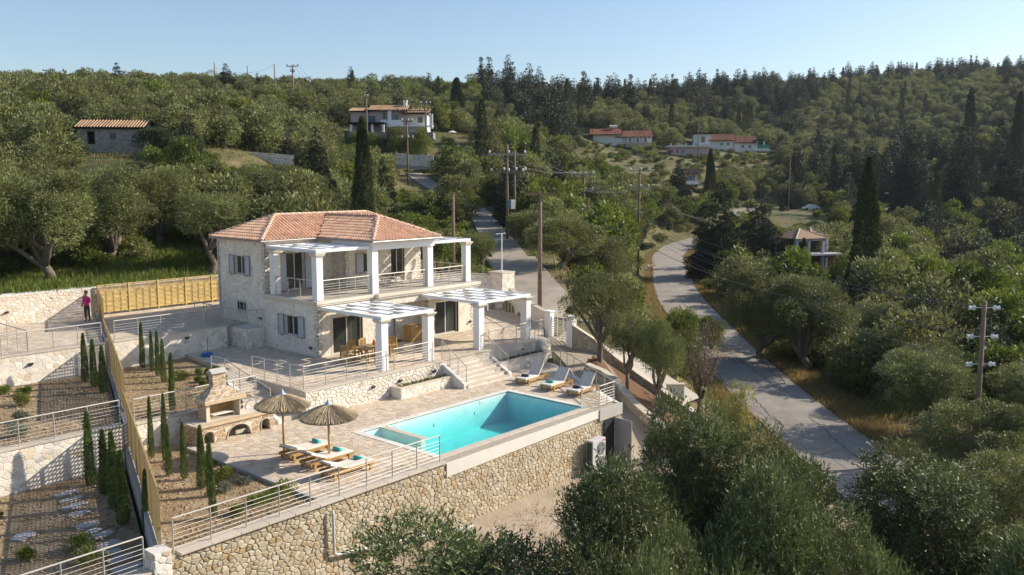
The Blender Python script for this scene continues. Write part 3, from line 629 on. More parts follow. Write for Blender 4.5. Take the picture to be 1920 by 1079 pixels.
mb = MB(); nb = len(bed); mb.mesh([(x, y, z+.06) for x, y, z in bed]+[(x, y, z-1) for x, y, z in bed], [tuple(range(nb))]); mb.build('soil_bed', M_REDSOIL, kind='structure')
sw = [at(*q) for q in ((1150, 655, 53), (1200, 688, 52.2), (1250, 718, 51.4), (1300, 752, 50.4))]
strip('footway', smooth_line([tuple(p) for p in sw]), .9, mat('pale_concrete_footway', (.44, .40, .33), .95, var=.08, bump=.004), .05)
sp = empty('sign_pillar', tuple(at(1266, 752, 50.0)), 'small stone pillar with a blank plaque on the outer wall', 'pillar', rz=YAW-math.pi/2)
MB().cbox(-.5, -.15, -.6, .5, .2, .95, .02).build('pillar_block', M_MORT_P, sp); MB().box(-.3, -.17, .2, .3, -.15, .75).build('plaque', M_CREAM, sp); MB().cbox(-.55, -.2, .952, .55, .25, 1.02, .02).build('pillar_cap', M_COPE, sp)
# white gate between white pillars
gl = np.array([41.85, 33.2]); gr_ = np.array([41.1, 30.9])
gate = empty('entrance_gate', (gl[0], gl[1], .5), 'white metal gate with horizontal bars between white pillars', 'gate')
for (x, y) in ((gl[0], gl[1]), (gr_[0], gr_[1])):
    MB().cbox(x-.22-gl[0], y-.22-gl[1], -.8, x+.22-gl[0], y+.22-gl[1], 1.75, .015).build('gate_pillar', M_WHITE, gate); MB().cbox(x-.27-gl[0], y-.27-gl[1], 1.752, x+.27-gl[0], y+.27-gl[1], 1.83, .02).build('pillar_cap', M_WHITE, gate)
dv = Vector((gr_[0]-gl[0], gr_[1]-gl[1], 0)); dn = dv.normalized(); a = dn*.26; b = dv-dn*.26
M_GATE = mat('white_gate_paint', (.66, .66, .66), .45)
for k in range(9): MB().bar(a+Vector((0, 0, .12+k*.155)), b+Vector((0, 0, .12+k*.155)), .03, .045).build('gate_bar', M_GATE, gate)
for t in (0, .33, .66, 1): MB().bar(a+(b-a)*t+Vector((0, 0, .05)), a+(b-a)*t+Vector((0, 0, 1.5)), .045, .045).build('gate_upright', M_GATE, gate)
MB().bar(a+(b-a)*.05+Vector((0, 0, 1.2)), a+(b-a)*.33+Vector((0, 0, 1.5)), .02).build('gate_brace', M_GATE, gate)
lw = [(42.0, 33.5, 2.05), (44.0, 37.2, 2.35), (46.1, 40.3, 2.7)]
poly_wall('lane_wall', 'pale rendered stone wall along the lane up to the square stone pier', lw[::-1], 1.3, .3, PAL_PALE, M_MORT_P, M_STONE_P, 101, .07, gap=.03, h=.014)
tp = np.array([46.6, 41.2])
stone_wall('stone_tower_pier', 'square pale stone pier with slender white pole beside the lane', 'stone pier', (tp[0]-.8, tp[1]-.55), (tp[0]+.55, tp[1]-.55), 0, 3.75, None, 1.3, PAL_PALE, seed=105, su=.3, sv=.24, h=.014, singles=20, cope=.1)
mb = MB(); mb.tube([(tp[0]-.1, tp[1]+.1, 3.8), (tp[0]-.1, tp[1]+.1, 6.6)], [.045, .035], 8); mb.tube([(tp[0]-.5, tp[1]+.3, 6.55), (tp[0]+.2, tp[1]-.0, 6.6)], .025, 6)
tag(mb.build('antenna_pole', M_WHITE), 'slender white pole standing on the square stone pier', 'pole')
lw2 = [(39.5, 46.5, 3.7), (43.5, 43.3, 3.75), (45.9, 41.6, 3.6)]
poly_wall('lane_wall', 'pale stone wall behind the house reaching the square pier', lw2, 1.9, .3, PAL_PALE, M_MORT_P, M_STONE_P, 111, .07, gap=.03, h=.014)
prism_struct('side_yard_bank', [(38.9, 41), (44, 41), (45.7, 41.4), (43.5, 43.1), (39.5, 46.3)], 0, 1.9, M_MORT_D)
# plant room corner: pier, lintel and open grey door below the deck's right corner
pr_ = stone_wall('plant_room_front', 'pale stone lintel and jambs of the plant room under the deck corner', 'wall', (33.5, 22.3), (34.4, 23.7), -3.4, -.02, None, .3, PAL_PALE, seed=121, su=.26, sv=.2, h=.014, singles=20, cope=0, ends=False, holes=[])
stone_wall('deck_side_wall', 'pale stone side wall of the deck above the descending path', 'wall', (34.4, 23.7), (39.1, 31.2), -3.4, -.02, None, .3, PAL_PALE, seed=122, su=.3, sv=.22, h=.018, singles=40, cope=0, ends=False)
mb = MB(); mb.cbox(31.75, 22.2, -.55, 33.62, 22.34, -.03, .01); tag(mb.build('plant_room_lintel', M_CONC), 'grey rendered beam above the plant room door', 'lintel')
dr = empty('plant_room_door', (32.98, 22.2, -2.95), 'grey metal plant room door standing wide open', 'door', rz=math.radians(-95))
MB().cbox(0, -.03, .05, 1.0, .03, 2.35, .01).build('door_leaf', mat('grey_metal_door', (.30, .30, .29), .45), dr); MB().cbox(.9, -.09, 1.1, .94, -.03, 1.25, .005).build('handle', M_DARK, dr)
MB().box(32.15, 22.20, -2.95, 32.95, 22.25, -.62).build('plant_room_shade_panel', M_DARK, kind='structure')  # solid dark panel standing for the shade inside the doorway

# ------------------------------------------------------------------ villa
PAL_HOUSE = [(1.0, .95, .88, 8), (.93, .88, .80, 4), (1.05, 1.01, .95, 5), (.84, .72, .62, .35), (.95, .86, .74, .8), (.80, .76, .73, .3)]
house = empty('villa', (26.9, 36.7, TZ), 'two storey pale stone villa with orange tiled hipped roof and white columns', 'house')
HO = Vector((26.9, 36.7, TZ))
def HB(name, x0, y0, z0, x1, y1, z1, m, b=0, parent=None, label=None):
    mb = MB(); q = (x0-HO.x, y0-HO.y, z0-HO.z, x1-HO.x, y1-HO.y, z1-HO.z)
    (mb.cbox(*q, b) if b else mb.box(*q)); return mb.build(name, m, parent or house, label=label)
def wall_holes(parent, A, B, z0, z1, thick, holes, seed, m=M_MORT_P, singles=40, facing=True, su=.25, sv=.18, name='wall', pal=PAL_HOUSE, h=.010, off=HO, ms=None):
    """wall A->B (plan) with rectangular openings (u0,z0,u1,z1); stones on the right-hand face"""
    A = Vector(A); B = Vector(B); d = B-A; L = d.length; d.normalize(); n = Vector((d.y, -d.x))
    us = sorted({0, L, *[h[0] for h in holes], *[h[2] for h in holes]}); zs = sorted({z0, z1, *[h[1] for h in holes], *[h[3] for h in holes]}); mb = MB()
    def W(u, w, z): p = A+d*u-n*w; return (p.x-off.x, p.y-off.y, z-off.z)
    solid = {}
    for i in range(len(us)-1):
        for j in range(len(zs)-1):
            cu, cz = (us[i]+us[i+1])/2, (zs[j]+zs[j+1])/2; solid[i, j] = not any(h[0] < cu < h[2] and h[1] < cz < h[3] for h in holes)
    for (i, j), s in solid.items():
        if not s: continue
        a, b, c, e = us[i], us[i+1], zs[j], zs[j+1]
        mb.poly([W(a, 0, c), W(b, 0, c), W(b, 0, e), W(a, 0, e)]); mb.poly([W(b, thick, c), W(a, thick, c), W(a, thick, e), W(b, thick, e)])
        if not solid.get((i-1, j)): mb.poly([W(a, thick, c), W(a, 0, c), W(a, 0, e), W(a, thick, e)])
        if not solid.get((i+1, j)): mb.poly([W(b, 0, c), W(b, thick, c), W(b, thick, e), W(b, 0, e)])
        if not solid.get((i, j-1)): mb.poly([W(a, thick, c), W(b, thick, c), W(b, 0, c), W(a, 0, c)])
        if not solid.get((i, j+1)): mb.poly([W(a, 0, e), W(b, 0, e), W(b, thick, e), W(a, thick, e)])
    mb.build(name, m, parent)
    if facing: masonry(parent, W(0, 0, 0), (d.x, d.y, 0), UZ, (n.x, n.y, 0), [(0, z0), (L, z0), (L, z1), (0, z1)], su, sv, .022, h, pal, ms or M_STONE_P, seed, singles, holes, .014, var=.08)
M_FRAME = mat('pale_window_frame', (.60, .58, .53), .6)
M_ALU = mat('grey_aluminium', (.30, .29, .27), .4, metal=.3)
M_CURT = mat('taupe_curtain', (.23, .20, .165), .95, var=.1, vscale=2)
mg = bpy.data.materials.new('window_glass'); mg.use_nodes = True; _p = mg.node_tree.nodes['Principled BSDF']; _p.inputs['Base Color'].default_value = (.06, .07, .07, 1); _p.inputs['Roughness'].default_value = .03
_t = mg.node_tree.nodes.new('ShaderNodeBsdfTransparent'); _m = mg.node_tree.nodes.new('ShaderNodeMixShader'); _m.inputs[0].default_value = .45; _t.inputs[0].default_value = (.75, .78, .76, 1)
for a, b in ((_t.outputs[0], _m.inputs[1]), (_p.outputs[0], _m.inputs[2]), (_m.outputs[0], mg.node_tree.nodes['Material Output'].inputs[0])): mg.node_tree.links.new(a, b)
M_GLASS = mg
# opening builders; all in a local frame: origin A + d*u, depth inward
def opening_frame(parent, A, d, u0, z0, u1, z1, off=HO, inset=.12, sliding=False, frame=True, mull=1, mglass=None, mf=None, curtain=False):
    A = Vector(A); d = Vector(d).normalized(); n = Vector((d.y, -d.x)); mf = mf or M_FRAME
    w = empty('window' if not sliding else 'sliding_door', (0, 0, 0)); w.parent = parent
    def W(u, o, z): p = A+d*u-n*o; return Vector((p.x-off.x, p.y-off.y, z-off.z))
    t = .05; mb = MB()
    for (a, b) in (((u0+t/2, z0), (u0+t/2, z1)), ((u1-t/2, z0), (u1-t/2, z1)), ((u0, z0+t/2), (u1, z0+t/2)), ((u0, z1-t/2), (u1, z1-t/2))): mb.bar(W(a[0], inset, a[1]), W(b[0], inset, b[1]), t, t)
    for k in range(1, mull+1): u = u0+(u1-u0)*k/(mull+1); mb.bar(W(u, inset, z0), W(u, inset, z1), .06, .05)
    mb.build('frame', mf, w)
    for k in range(mull+1):
        a, b = u0+(u1-u0)*k/(mull+1)+.03, u0+(u1-u0)*(k+1)/(mull+1)-.03; o = inset+.004+.02*k
        g = MB(); g.poly([W(a, o, z0+.03), W(b, o, z0+.03), W(b, o, z1-.03), W(a, o, z1-.03)]); g.build('pane', mglass or M_GLASS, w)
    if curtain:
        for (a, b) in curtain:
            c = MB(); nw_ = 14
            for i in range(nw_):
                ua, ub = a+(b-a)*i/nw_, a+(b-a)*(i+1)/nw_; c.poly([W(ua, .28+.03*(i % 2), z0+.02), W(ub, .28+.03*((i+1) % 2), z0+.02), W(ub, .28+.03*((i+1) % 2), z1-.02), W(ua, .28+.03*(i % 2), z1-.02)])
            c.build('curtain', M_CURT, w)
    if frame:
        s = .13; e = .02
        for q in ((u0-s, z0-.0, u0, z1+s), (u1, z0-.0, u1+s, z1+s), (u0, z1, u1, z1+s)):
            b = MB(); P = [W(q[0], -e, q[1]), W(q[2], -e, q[1]), W(q[2], -e, q[3]), W(q[0], -e, q[3])]; Q = [W(q[0], inset-.03, q[1]), W(q[2], inset-.03, q[1]), W(q[2], inset-.03, q[3]), W(q[0], inset-.03, q[3])]
            b.mesh(P+Q, [(0, 1, 2, 3), (7, 6, 5, 4), (0, 4, 5, 1), (1, 5, 6, 2), (2, 6, 7, 3), (3, 7, 4, 0)]); b.build('surround', M_COPE_L2, w)
    b = MB(); P = [W(u0-.16, -.06, z0-.07), W(u1+.16, -.06, z0-.07), W(u1+.16, .1, z0-.07), W(u0-.16, .1, z0-.07)]; Q = [p+Vector((0, 0, .066)) for p in P]
    b.mesh(P+Q, [(3, 2, 1, 0), (4, 5, 6, 7), (0, 1, 5, 4), (1, 2, 6, 5), (2, 3, 7, 6), (3, 0, 4, 7)]); b.build('sill', M_COPE_L2, w)
    return w, W
def shutter(w, W, u0, u1, z0, z1, out=.05, hinge=None):
    o = MB(); P = [W(u0, -out, z0), W(u1, -out-.02, z0), W(u1, -out-.02, z1), W(u0, -out, z1)]; Q = [W(u0, -out+.04, z0), W(u1, -out+.02, z0), W(u1, -out+.02, z1), W(u0, -out+.04, z1)]
    o.mesh(P+Q, [(0, 1, 2, 3), (7, 6, 5, 4), (0, 4, 5, 1), (1, 5, 6, 2), (2, 6, 7, 3), (3, 7, 4, 0)]); s = o.build('shutter', M_GREYP, w)
    b = MB()
    for (a, c) in (((u0, z0), (u1, z0)), ((u1, z0), (u1, z1)), ((u1, z1), (u0, z1)), ((u0, z1), (u0, z0))): b.bar(W(a[0], -out-.035, a[1]), W(c[0], -out-.035, c[1]), .022, .022)
    b.bar(W((u0+u1)/2, -out-.05, z0-.03), W((u0+u1)/2+.08, -out-.05, z0-.03), .03); b.build('shutter_edge', M_SHEDGE, w)
M_SHEDGE = mat('dark_shutter_edge', (.10, .09, .10), .5)
M_COPE_L2 = mat('pale_limestone_trim', (.62, .56, .46), .75, var=.06, vscale=2.5, bump=.003, bscale=30)
M_FLOOR = mat('balcony_tile', (.42, .38, .33), .6, var=.08, vscale=1)

XL, XR, YF, YB = 26.9, 38.6, 36.7, 46.2
FZ = 4.17                                                       # upper floor level
# ground floor: left wall (seen from the left), built B->A so stones face -x
Lw = YB-YF
def uy(y): return YB-y
wall_holes(house, (XL, YB), (XL, YF), TZ, 3.95, .3, [(uy(39.62), 2.13, uy(38.42), 3.2), (uy(44.25), 2.92, uy(43.4), 3.5)], 201, singles=90)
w, W = opening_frame(house, (XL, YB), (0, -1), uy(39.62), 2.13, uy(38.42), 3.2, frame=False)
shutter(w, W, uy(39.64)-.52, uy(39.64), 2.1, 3.22); shutter(w, W, uy(38.40), uy(38.40)+.58, 2.1, 3.22)
opening_frame(house, (XL, YB), (0, -1), uy(44.25), 2.92, uy(43.4), 3.5, frame=True)
# front, left block with sliding door
wall_holes(house, (XL, YF), (30.95, YF), TZ, 3.95, .3, [(.95, TZ, 2.95, 3.2)], 202, singles=60)
opening_frame(house, (XL, YF), (1, 0), .95, TZ+.02, 2.95, 3.2, sliding=True, inset=.14, curtain=[(2.02, 2.9)])
wall_holes(house, (30.95, YF), (30.95, 37.5), TZ, 3.95, .3, [], 203, singles=10)
# recess with entrance door
wall_holes(house, (30.95, 37.5), (34.75, 37.5), TZ, 3.95, .3, [(1.15, TZ, 1.95, 3.05)], 204, singles=30)
dd = empty('entrance_door', (0, 0, 0)); dd.parent = house
HB('door_leaf', 32.13, 37.62, TZ+.02, 32.87, 37.66, 3.02, mat('white_door_paint', (.62, .63, .65), .5), 0, dd); HB('door_handle', 32.2, 37.57, 2.15, 32.3, 37.62, 2.19, M_DARK, 0, dd)
HB('door_surround', 31.95, 37.44, TZ, 32.1, 37.56, 3.18, M_COPE_L2, 0, dd); HB('door_surround', 32.9, 37.44, TZ, 33.08, 37.56, 3.18, M_COPE_L2, 0, dd); HB('door_surround', 32.1, 37.44, 3.05, 32.9, 37.56, 3.18, M_COPE_L2, 0, dd)
HB('door_mat', 32.1, 36.9, TZ+.03, 32.95, 37.4, TZ+.045, M_DARK, 0, dd)
wall_holes(house, (34.75, 37.5), (34.75, YF), TZ, 3.95, .3, [], 205, singles=10)
wall_holes(house, (34.75, YF), (XR, YF), TZ, 3.95, .3, [(.55, TZ, 2.55, 3.2)], 206, singles=50)
opening_frame(house, (34.75, YF), (1, 0), .55, TZ+.02, 2.55, 3.2, sliding=True, inset=.14, curtain=[(1.6, 2.5)])
wall_holes(house, (XR, YF), (XR, YB), TZ, 3.95, .3, [(3.0, 2.1, 4.2, 3.2)], 207, singles=10)
wall_holes(house, (XR, YB), (XL, YB), TZ, 3.95, .3, [], 208, singles=0, facing=False)
HB('interior_floor', XL+.3, 37.9, TZ-.02, XR-.3, YB-.3, TZ+.03, M_FLOOR)
HB('interior_wall', 30.95, 37.85, TZ+.03, 31.1, YB-.3, 3.9, M_CREAM)
# slab, ledge mouldings and the stone band below the balcony
HB('balcony_slab', XL+.01, YF+.01, 3.951, XR-.01, YB-.01, FZ-.02, M_CREAM)
def ledge(pts, nrm_off, name='ledge'):
    """stepped moulding following straight runs (x0,y0,x1,y1) in plan, projecting out"""
for (x0, y0, x1, y1) in ((26.72, 36.5, 30.7, 36.72), (30.62, 36.22, 38.86, 36.5), (26.70, 36.73, 26.92, 41.4), (38.6, 36.51, 38.86, 41.4)):
    HB('ledge_lower', x0+.06, y0+.06, 3.93, x1-(.06 if x1 > 38 else 0), y1, 4.03, M_COPE_L2, .015); HB('ledge', x0, y0, 4.032, x1, y1, FZ+.02, M_COPE_L2, .025)
wall_holes(house, (30.7, 36.42), (XR+.1, 36.42), 3.5, 3.93, .27, [], 209, singles=40)
HB('band_end', 30.58, 36.44, 3.5, 30.69, 36.69, 3.93, M_MORT_P)
HB('balcony_floor', XL+.0, YF-.18, FZ+.021, XR, 41.4, FZ+.04, M_FLOOR)
# upper floor
wall_holes(house, (XL, YB), (XL, 41.4), FZ-.22, 7.06, .3, [(uy(44.35), 5.1, uy(43.35), 6.15)], 211, singles=60)
w, W = opening_frame(house, (XL, YB), (0, -1), uy(44.35), 5.1, uy(43.35), 6.15, frame=False)
shutter(w, W, uy(44.37)-.5, uy(44.37), 5.07, 6.17); shutter(w, W, uy(43.33), uy(43.33)+.55, 5.07, 6.17)
wall_holes(house, (XL, 41.4), (31.6, 41.4), FZ, 7.06, .3, [(1.4, FZ+.03, 2.6, 6.35)], 212, singles=30)
w, W = opening_frame(house, (XL, 41.4), (1, 0), 1.4, FZ+.06, 2.6, 6.35, frame=False, sliding=True)
shutter(w, W, 2.62, 3.2, FZ+.08, 6.35); shutter(w, W, .85, 1.38, FZ+.08, 6.35)
wall_holes(house, (31.6, 41.4), (31.6, 40.3), FZ, 7.06, .3, [], 213, singles=10)
wall_holes(house, (31.6, 40.3), (37.6, 40.3), FZ, 7.06, .3, [(1.35, 4.95, 2.1, 6.1), (3.5, FZ+.03, 4.6, 6.3)], 214, singles=30)
w, W = opening_frame(house, (31.6, 40.3), (1, 0), 1.35, 4.95, 2.1, 6.1, frame=False); shutter(w, W, .75, 1.33, 4.93, 6.12)
w, W = opening_frame(house, (31.6, 40.3), (1, 0), 3.5, FZ+.06, 4.6, 6.3, frame=True, sliding=True, curtain=[(3.55, 4.0)])
wall_holes(house, (37.6, 40.3), (37.6, 41.4), FZ, 7.06, .3, [], 215, singles=5); wall_holes(house, (37.6, 41.4), (XR, 41.4), FZ, 7.06, .3, [], 216, singles=5)
wall_holes(house, (XR, 41.4), (XR, YB), FZ-.22, 7.06, .3, [], 217, singles=5); wall_holes(house, (XR, YB), (XL, YB), FZ-.22, 7.06, .3, [], 218, singles=0, facing=False)
HB('interior_wall', 31.1, 41.7, FZ, 31.3, YB-.3, 7.0, M_CREAM)
# columns and beam
def column(x, y, z0, z1, s=.42):
    c = empty('column', (0, 0, 0)); c.parent = house
    HB('shaft', x-s/2, y-s/2, z0, x+s/2, y+s/2, z1, M_WHITE, .012, c)
    for (k, a, b) in ((.05, -.16, -.10), (.09, -.098, -.03), (.12, -.028, .03)): HB('capital', x-s/2-k, y-s/2-k, z1+a, x+s/2+k, y+s/2+k, z1+b, M_COPE_L2, .012, c)
    return c
column(27.13, 40.75, FZ+.02, 6.64); column(27.13, 36.93, FZ+.02, 6.64); column(38.25, 36.93, FZ+.02, 6.64)
for x in (30.86, 35.05): HB('column', x-.22, 36.73, FZ+.02, x+.22, 37.17, 6.6, M_WHITE, .012)
HB('roof_beam', 30.6, 36.62, 6.602, 35.3, 37.0, 7.06, M_WHITE, .01); HB('roof_beam', 30.62, 37.002, 6.602, 31.0, 40.29, 7.06, M_WHITE, .01); HB('roof_beam', 34.92, 37.002, 6.602, 35.28, 40.29, 7.06, M_WHITE, .01)
HB('veranda_ceiling', 31.0, 37.0, 6.95, 34.92, 40.29, 7.0, M_WHITE)
# roof
EZ, PT = 7.14, .46
M_TILE_R = mat('terracotta_tile', (.67, .42, .285), .85, attr='tint', var=.14, vscale=3, bump=.004, bscale=30, base2=(.63, .39, .26), mixscale=1.2)
M_RIDGE = mat('ridge_tile_clay', (.68, .48, .36), .85, var=.15, vscale=5, bump=.004, bscale=30)
def rface(poly, e0, s):
    """roof face: plan polygon, a point on its eave, unit plan vector up the slope"""
    def z(p): return EZ+PT*((p[0]-e0[0])*s[0]+(p[1]-e0[1])*s[1])
    return poly, e0, s, z
RF = [rface([(26.6, 41.15), (29.28, 43.83), (26.6, 46.5)], (26.6, 41.15), (1, 0)),
      rface([(26.6, 41.15), (30.35, 41.15), (32.9, 43.7), (32.9, 43.83), (29.28, 43.83)], (26.6, 41.15), (0, 1)),
      rface([(35.45, 41.15), (38.8, 41.15), (36.12, 43.83), (32.9, 43.83), (32.9, 43.7)], (38.8, 41.15), (0, 1)),
      rface([(38.8, 41.15), (38.8, 46.5), (36.12, 43.83)], (38.8, 41.15), (-1, 0)),
      rface([(38.8, 46.5), (26.6, 46.5), (29.28, 43.83), (36.12, 43.83)], (26.6, 46.5), (0, -1)),
      rface([(30.35, 36.25), (32.9, 38.8), (32.9, 43.7), (30.35, 41.15)], (30.35, 36.25), (1, 0)),
      rface([(35.45, 36.25), (35.45, 41.15), (32.9, 43.7), (32.9, 38.8)], (35.45, 36.25), (-1, 0)),
      rface([(30.35, 36.25), (35.45, 36.25), (32.9, 38.8)], (30.35, 36.25), (0, 1))]
def roof_tiles(parent, faces, off, m, pitch=PT, cw=.235, rl=.38, r=.088, name='roof_tiles', pal=((1, 1, 1, 6), (.92, .89, .86, 2), (1.08, 1.05, 1.0, 2), (.82, .77, .72, .6), (1.12, 1.12, 1.06, .8))):
    base = MB(); tiles = MB(); R = random.Random(5); q = 1/math.sqrt(1+pitch*pitch)
    for poly, e0, s, z in faces:
        top = [(p[0]-off.x, p[1]-off.y, z(p)-off.z) for p in poly]
        if _area(poly) < 0: top = top[::-1]
        base.poly(top); base.poly([(a, b, c-.1) for a, b, c in top][::-1])
        n = len(top)
        for i in range(n): a, b = top[i], top[(i+1) % n]; base.poly([(a[0], a[1], a[2]-.1), (b[0], b[1], b[2]-.1), b, a])
        c = (-s[1], s[0]); N = (-s[0]*pitch*q, -s[1]*pitch*q, q); sl = (s[0]*q, s[1]*q, pitch*q); pc = poly if _area(poly) > 0 else poly[::-1]
        us = [(p[0]-e0[0])*c[0]+(p[1]-e0[1])*c[1] for p in poly]; vs = [(p[0]-e0[0])*s[0]+(p[1]-e0[1])*s[1] for p in poly]
        u = min(us)+cw/2
        while u < max(us):
            v = -.03
            while v < max(vs)*1.0:
                cx, cy = e0[0]+c[0]*u+s[0]*(v+rl*.3*q), e0[1]+c[1]*u+s[1]*(v+rl*.3*q)
                ok = all((pc[(i+1) % n][0]-pc[i][0])*(cy-pc[i][1])-(pc[(i+1) % n][1]-pc[i][1])*(cx-pc[i][0]) > -1e-6 for i in range(n))
                if ok:
                    bx, by = e0[0]+c[0]*u+s[0]*v, e0[1]+c[1]*u+s[1]*v; P = []
                    for (t, rr, lift) in ((0, r, .035), (rl, r*.86, .006)):
                        for k in range(6):
                            an = math.pi*k/5; a_, b_ = -math.cos(an)*rr*1.18, math.sin(an)*rr+lift
                            P.append((bx-off.x+sl[0]*t+c[0]*a_+N[0]*b_, by-off.y+sl[1]*t+c[1]*a_+N[1]*b_, z((bx, by))-off.z+sl[2]*t+N[2]*b_))
                    tiles.mesh(P, [(k, 6+k, 7+k, k+1) for k in range(5)]+[(0, 1, 2, 3, 4, 5)], tint_pick(pal, R, .1))
                v += rl*.86*q
            u += cw
    base.build('roof_deck', m, parent, col=True); tiles.build(name, m, parent, kind='stuff', col=True)
roof_tiles(house, RF, HO, M_TILE_R)
def ridge_run(parent, a, b, off, m, r=.11, step=.36, lift=.03):
    a = Vector(a)-off; b = Vector(b)-off; L = (b-a).length; n = max(1, int(L/step)); d = (b-a)/n
    for i in range(n):
        p = a+d*i; q_ = p+d*1.06; mb = MB(); dn = d.normalized(); sd_ = dn.cross(Vector((0, 0, 1))).normalized(); up = sd_.cross(dn); P = []
        for (c0, rr, lf) in ((p, r, lift+.02), (q_, r*.85, lift)):
            for k in range(7): an = math.pi*(k-.6)/5.0; P.append(c0+sd_*(-math.cos(an)*rr)+up*(math.sin(an)*rr*.8+lf))
        mb.mesh(P, [(k, k+1, 8+k, 7+k) for k in range(6)]+[(6, 5, 4, 3, 2, 1, 0)]); mb.build('ridge_tile', m, parent)
RZ, WZ = EZ+PT*2.68, EZ+PT*2.55
for a, b in (((26.6, 41.15, EZ), (29.28, 43.83, RZ)), ((26.6, 46.5, EZ), (29.28, 43.83, RZ)), ((38.8, 41.15, EZ), (36.12, 43.83, RZ)), ((38.8, 46.5, EZ), (36.12, 43.83, RZ)), ((29.28, 43.83, RZ), (36.12, 43.83, RZ)),
             ((30.35, 36.25, EZ), (32.9, 38.8, WZ)), ((35.45, 36.25, EZ), (32.9, 38.8, WZ)), ((32.9, 38.8, WZ), (32.9, 43.7, WZ))): ridge_run(house, a, b, HO, M_RIDGE)
# gutters
mb = MB()
for pts in ([(26.56, 46.5), (26.56, 41.11), (30.31, 41.11), (30.31, 36.21), (35.49, 36.21), (35.49, 41.11), (38.84, 41.11)],): mb.tube([(x-HO.x, y-HO.y, EZ-.05-HO.z) for x, y in pts], .04, 6)
mb.build('gutter', M_ALU, house)
mb = MB(); mb.tube([(XL-.05-HO.x, 46.1-HO.y, z) for z in (.1, 5.8)], .04, 6); mb.build('downpipe', M_FRAME, house)

# ------------------------------------------------------------------ pergolas
def pergola(label, x0, x1, y0, y1, z, cols, cz0):
    o = empty('pergola', (x0, y0, cz0), label, 'pergola'); O_ = Vector((x0, y0, cz0))
    def PBx(name, a, b=.008, par=o): mb = MB(); mb.cbox(*[v-O_[i % 3] for i, v in enumerate(a)], b); return mb.build(name, M_WHITE, par)
    t = .1
    PBx('beam', (x0, y0, z-.13, x1, y0+t, z+.03)); PBx('beam', (x0, y1-t, z-.13, x1, y1, z+.03)); PBx('beam', (x0, y0+t, z-.13, x0+t, y1-t, z+.03)); PBx('beam', (x1-t, y0+t, z-.13, x1, y1-t, z+.03))
    nx, ny = max(2, round((x1-x0)/.82)), max(2, round((y1-y0)/1.0)); sx, sy = (x1-x0-2*t)/nx, (y1-y0-2*t)/ny
    for i in range(nx):
        for j in range(ny):
            a, b = x0+t+i*sx, y0+t+j*sy                              # woven pattern: boards alternate, every other bay open
            if (i+j) % 2 == 0: PBx('roof_panel', (a+.01, b+.01, z-.05, a+sx-.01, b+sy-.01, z-.01))
            else: PBx('roof_panel', (a+.05, b+.05, z-.10, a+sx-.05, b+sy-.16, z-.075))
    for i in range(1, nx): PBx('lath', (x0+t+i*sx-.045, y0+t, z-.005, x0+t+i*sx+.045, y1-t, z+.028))
    for j in range(1, ny): PBx('lath', (x0+t, y0+t+j*sy-.045, z-.045, x1-t, y0+t+j*sy+.045, z-.007))
    for (cx, cy) in cols:
        c = empty('column', (0, 0, 0)); c.parent = o; s = .44
        PBx('shaft', (cx-s/2, cy-s/2, cz0, cx+s/2, cy+s/2, z-.29), .012, c)
        for (k, a, b) in ((.04, -.288, -.24), (.09, -.238, -.18), (.12, -.178, -.132)):
            mb = MB(); mb.cbox(cx-s/2-k-O_.x, cy-s/2-k-O_.y, z+a-O_.z, cx+s/2+k-O_.x, cy+s/2+k-O_.y, z+b-O_.z, .012); mb.build('capital', M_COPE_L2, c)
    return o
pergola('white lattice pergola over the dining table, left of the stairs', 27.0, 30.5, 31.78, 36.6, 3.84, ((27.2, 31.98), (30.28, 31.98)), TZ)
pergola('white lattice pergola on the ground floor, right of the stairs', 33.9, 38.3, 31.78, 36.35, 3.84, ((34.1, 31.98), (38.1, 31.98)), TZ)
pergola('white pergola roofing the left end of the upper balcony', 26.95, 30.5, 36.75, 41.3, 6.82, (), FZ)
pergola('white pergola roofing the right end of the upper balcony', 35.5, 38.5, 36.75, 41.2, 6.82, (), FZ)

# ------------------------------------------------------------------ railings
def railing(label, pts, h=1.0, n=6, step=1.15, ends=True, group=None):
    """steel railing along pts (x, y, z of base)"""
    o = empty('railing', tuple(pts[0]), label, 'railing', group); O_ = Vector(pts[0]); top = MB()
    V = [Vector(p)-O_ for p in pts]; up = Vector((0, 0, 1))
    for i in range(len(V)-1):
        a, b = V[i], V[i+1]; L = (b-a).length; k = max(1, round(L/step))
        for j in range(k+1):
            if j == 0 and i > 0: continue
            p = a+(b-a)*(j/k); MB().tube([p+up*-.04, p+up*(h-.02)], .021, 6).build('post', M_STEEL, o)
        for m in range(n):
            z = .12+(h-.2)*m/n; MB().tube([a+up*z, b+up*z], .0078, 5).build('rail', M_STEEL, o)
    for i in range(len(V)-1): top.tube([V[i]+up*h, V[i+1]+up*h], .026, 8)
    top.build('handrail', M_STEEL, o); return o
Z0 = .05
railing('long steel railing along the front edge of the garden and sun deck', [(11.3, 22.42, Z0), (21.75, 22.42, Z0)])
railing('steel railing across the deck corner beside the grey lounger', [(32.05, 23.5, 0), (32.1, 22.5, 0), (33.35, 22.5, 0)], step=.75)
railing('steel railing along the right edge of the pool deck above the path', [(33.4, 22.6, 0), (39.0, 31.0, 0)])
railing('steel railing between the lower and middle garden, behind the barbecue', [(fx(32.7)+.25, 32.7, .96), (20.6, 32.7, .96)])
railing('steel railing along the upper yard above the middle garden', [(fx(43.1)+.3, 43.1, 2.42), (25.3, 43.1, 2.42), (25.45, 46.5, 2.42)])
railing('short steel railing guarding the landing below the small window', [(25.85, 45.9, 2.3), (25.85, 41.65, 2.3), (26.8, 41.65, 2.3)], step=.9)
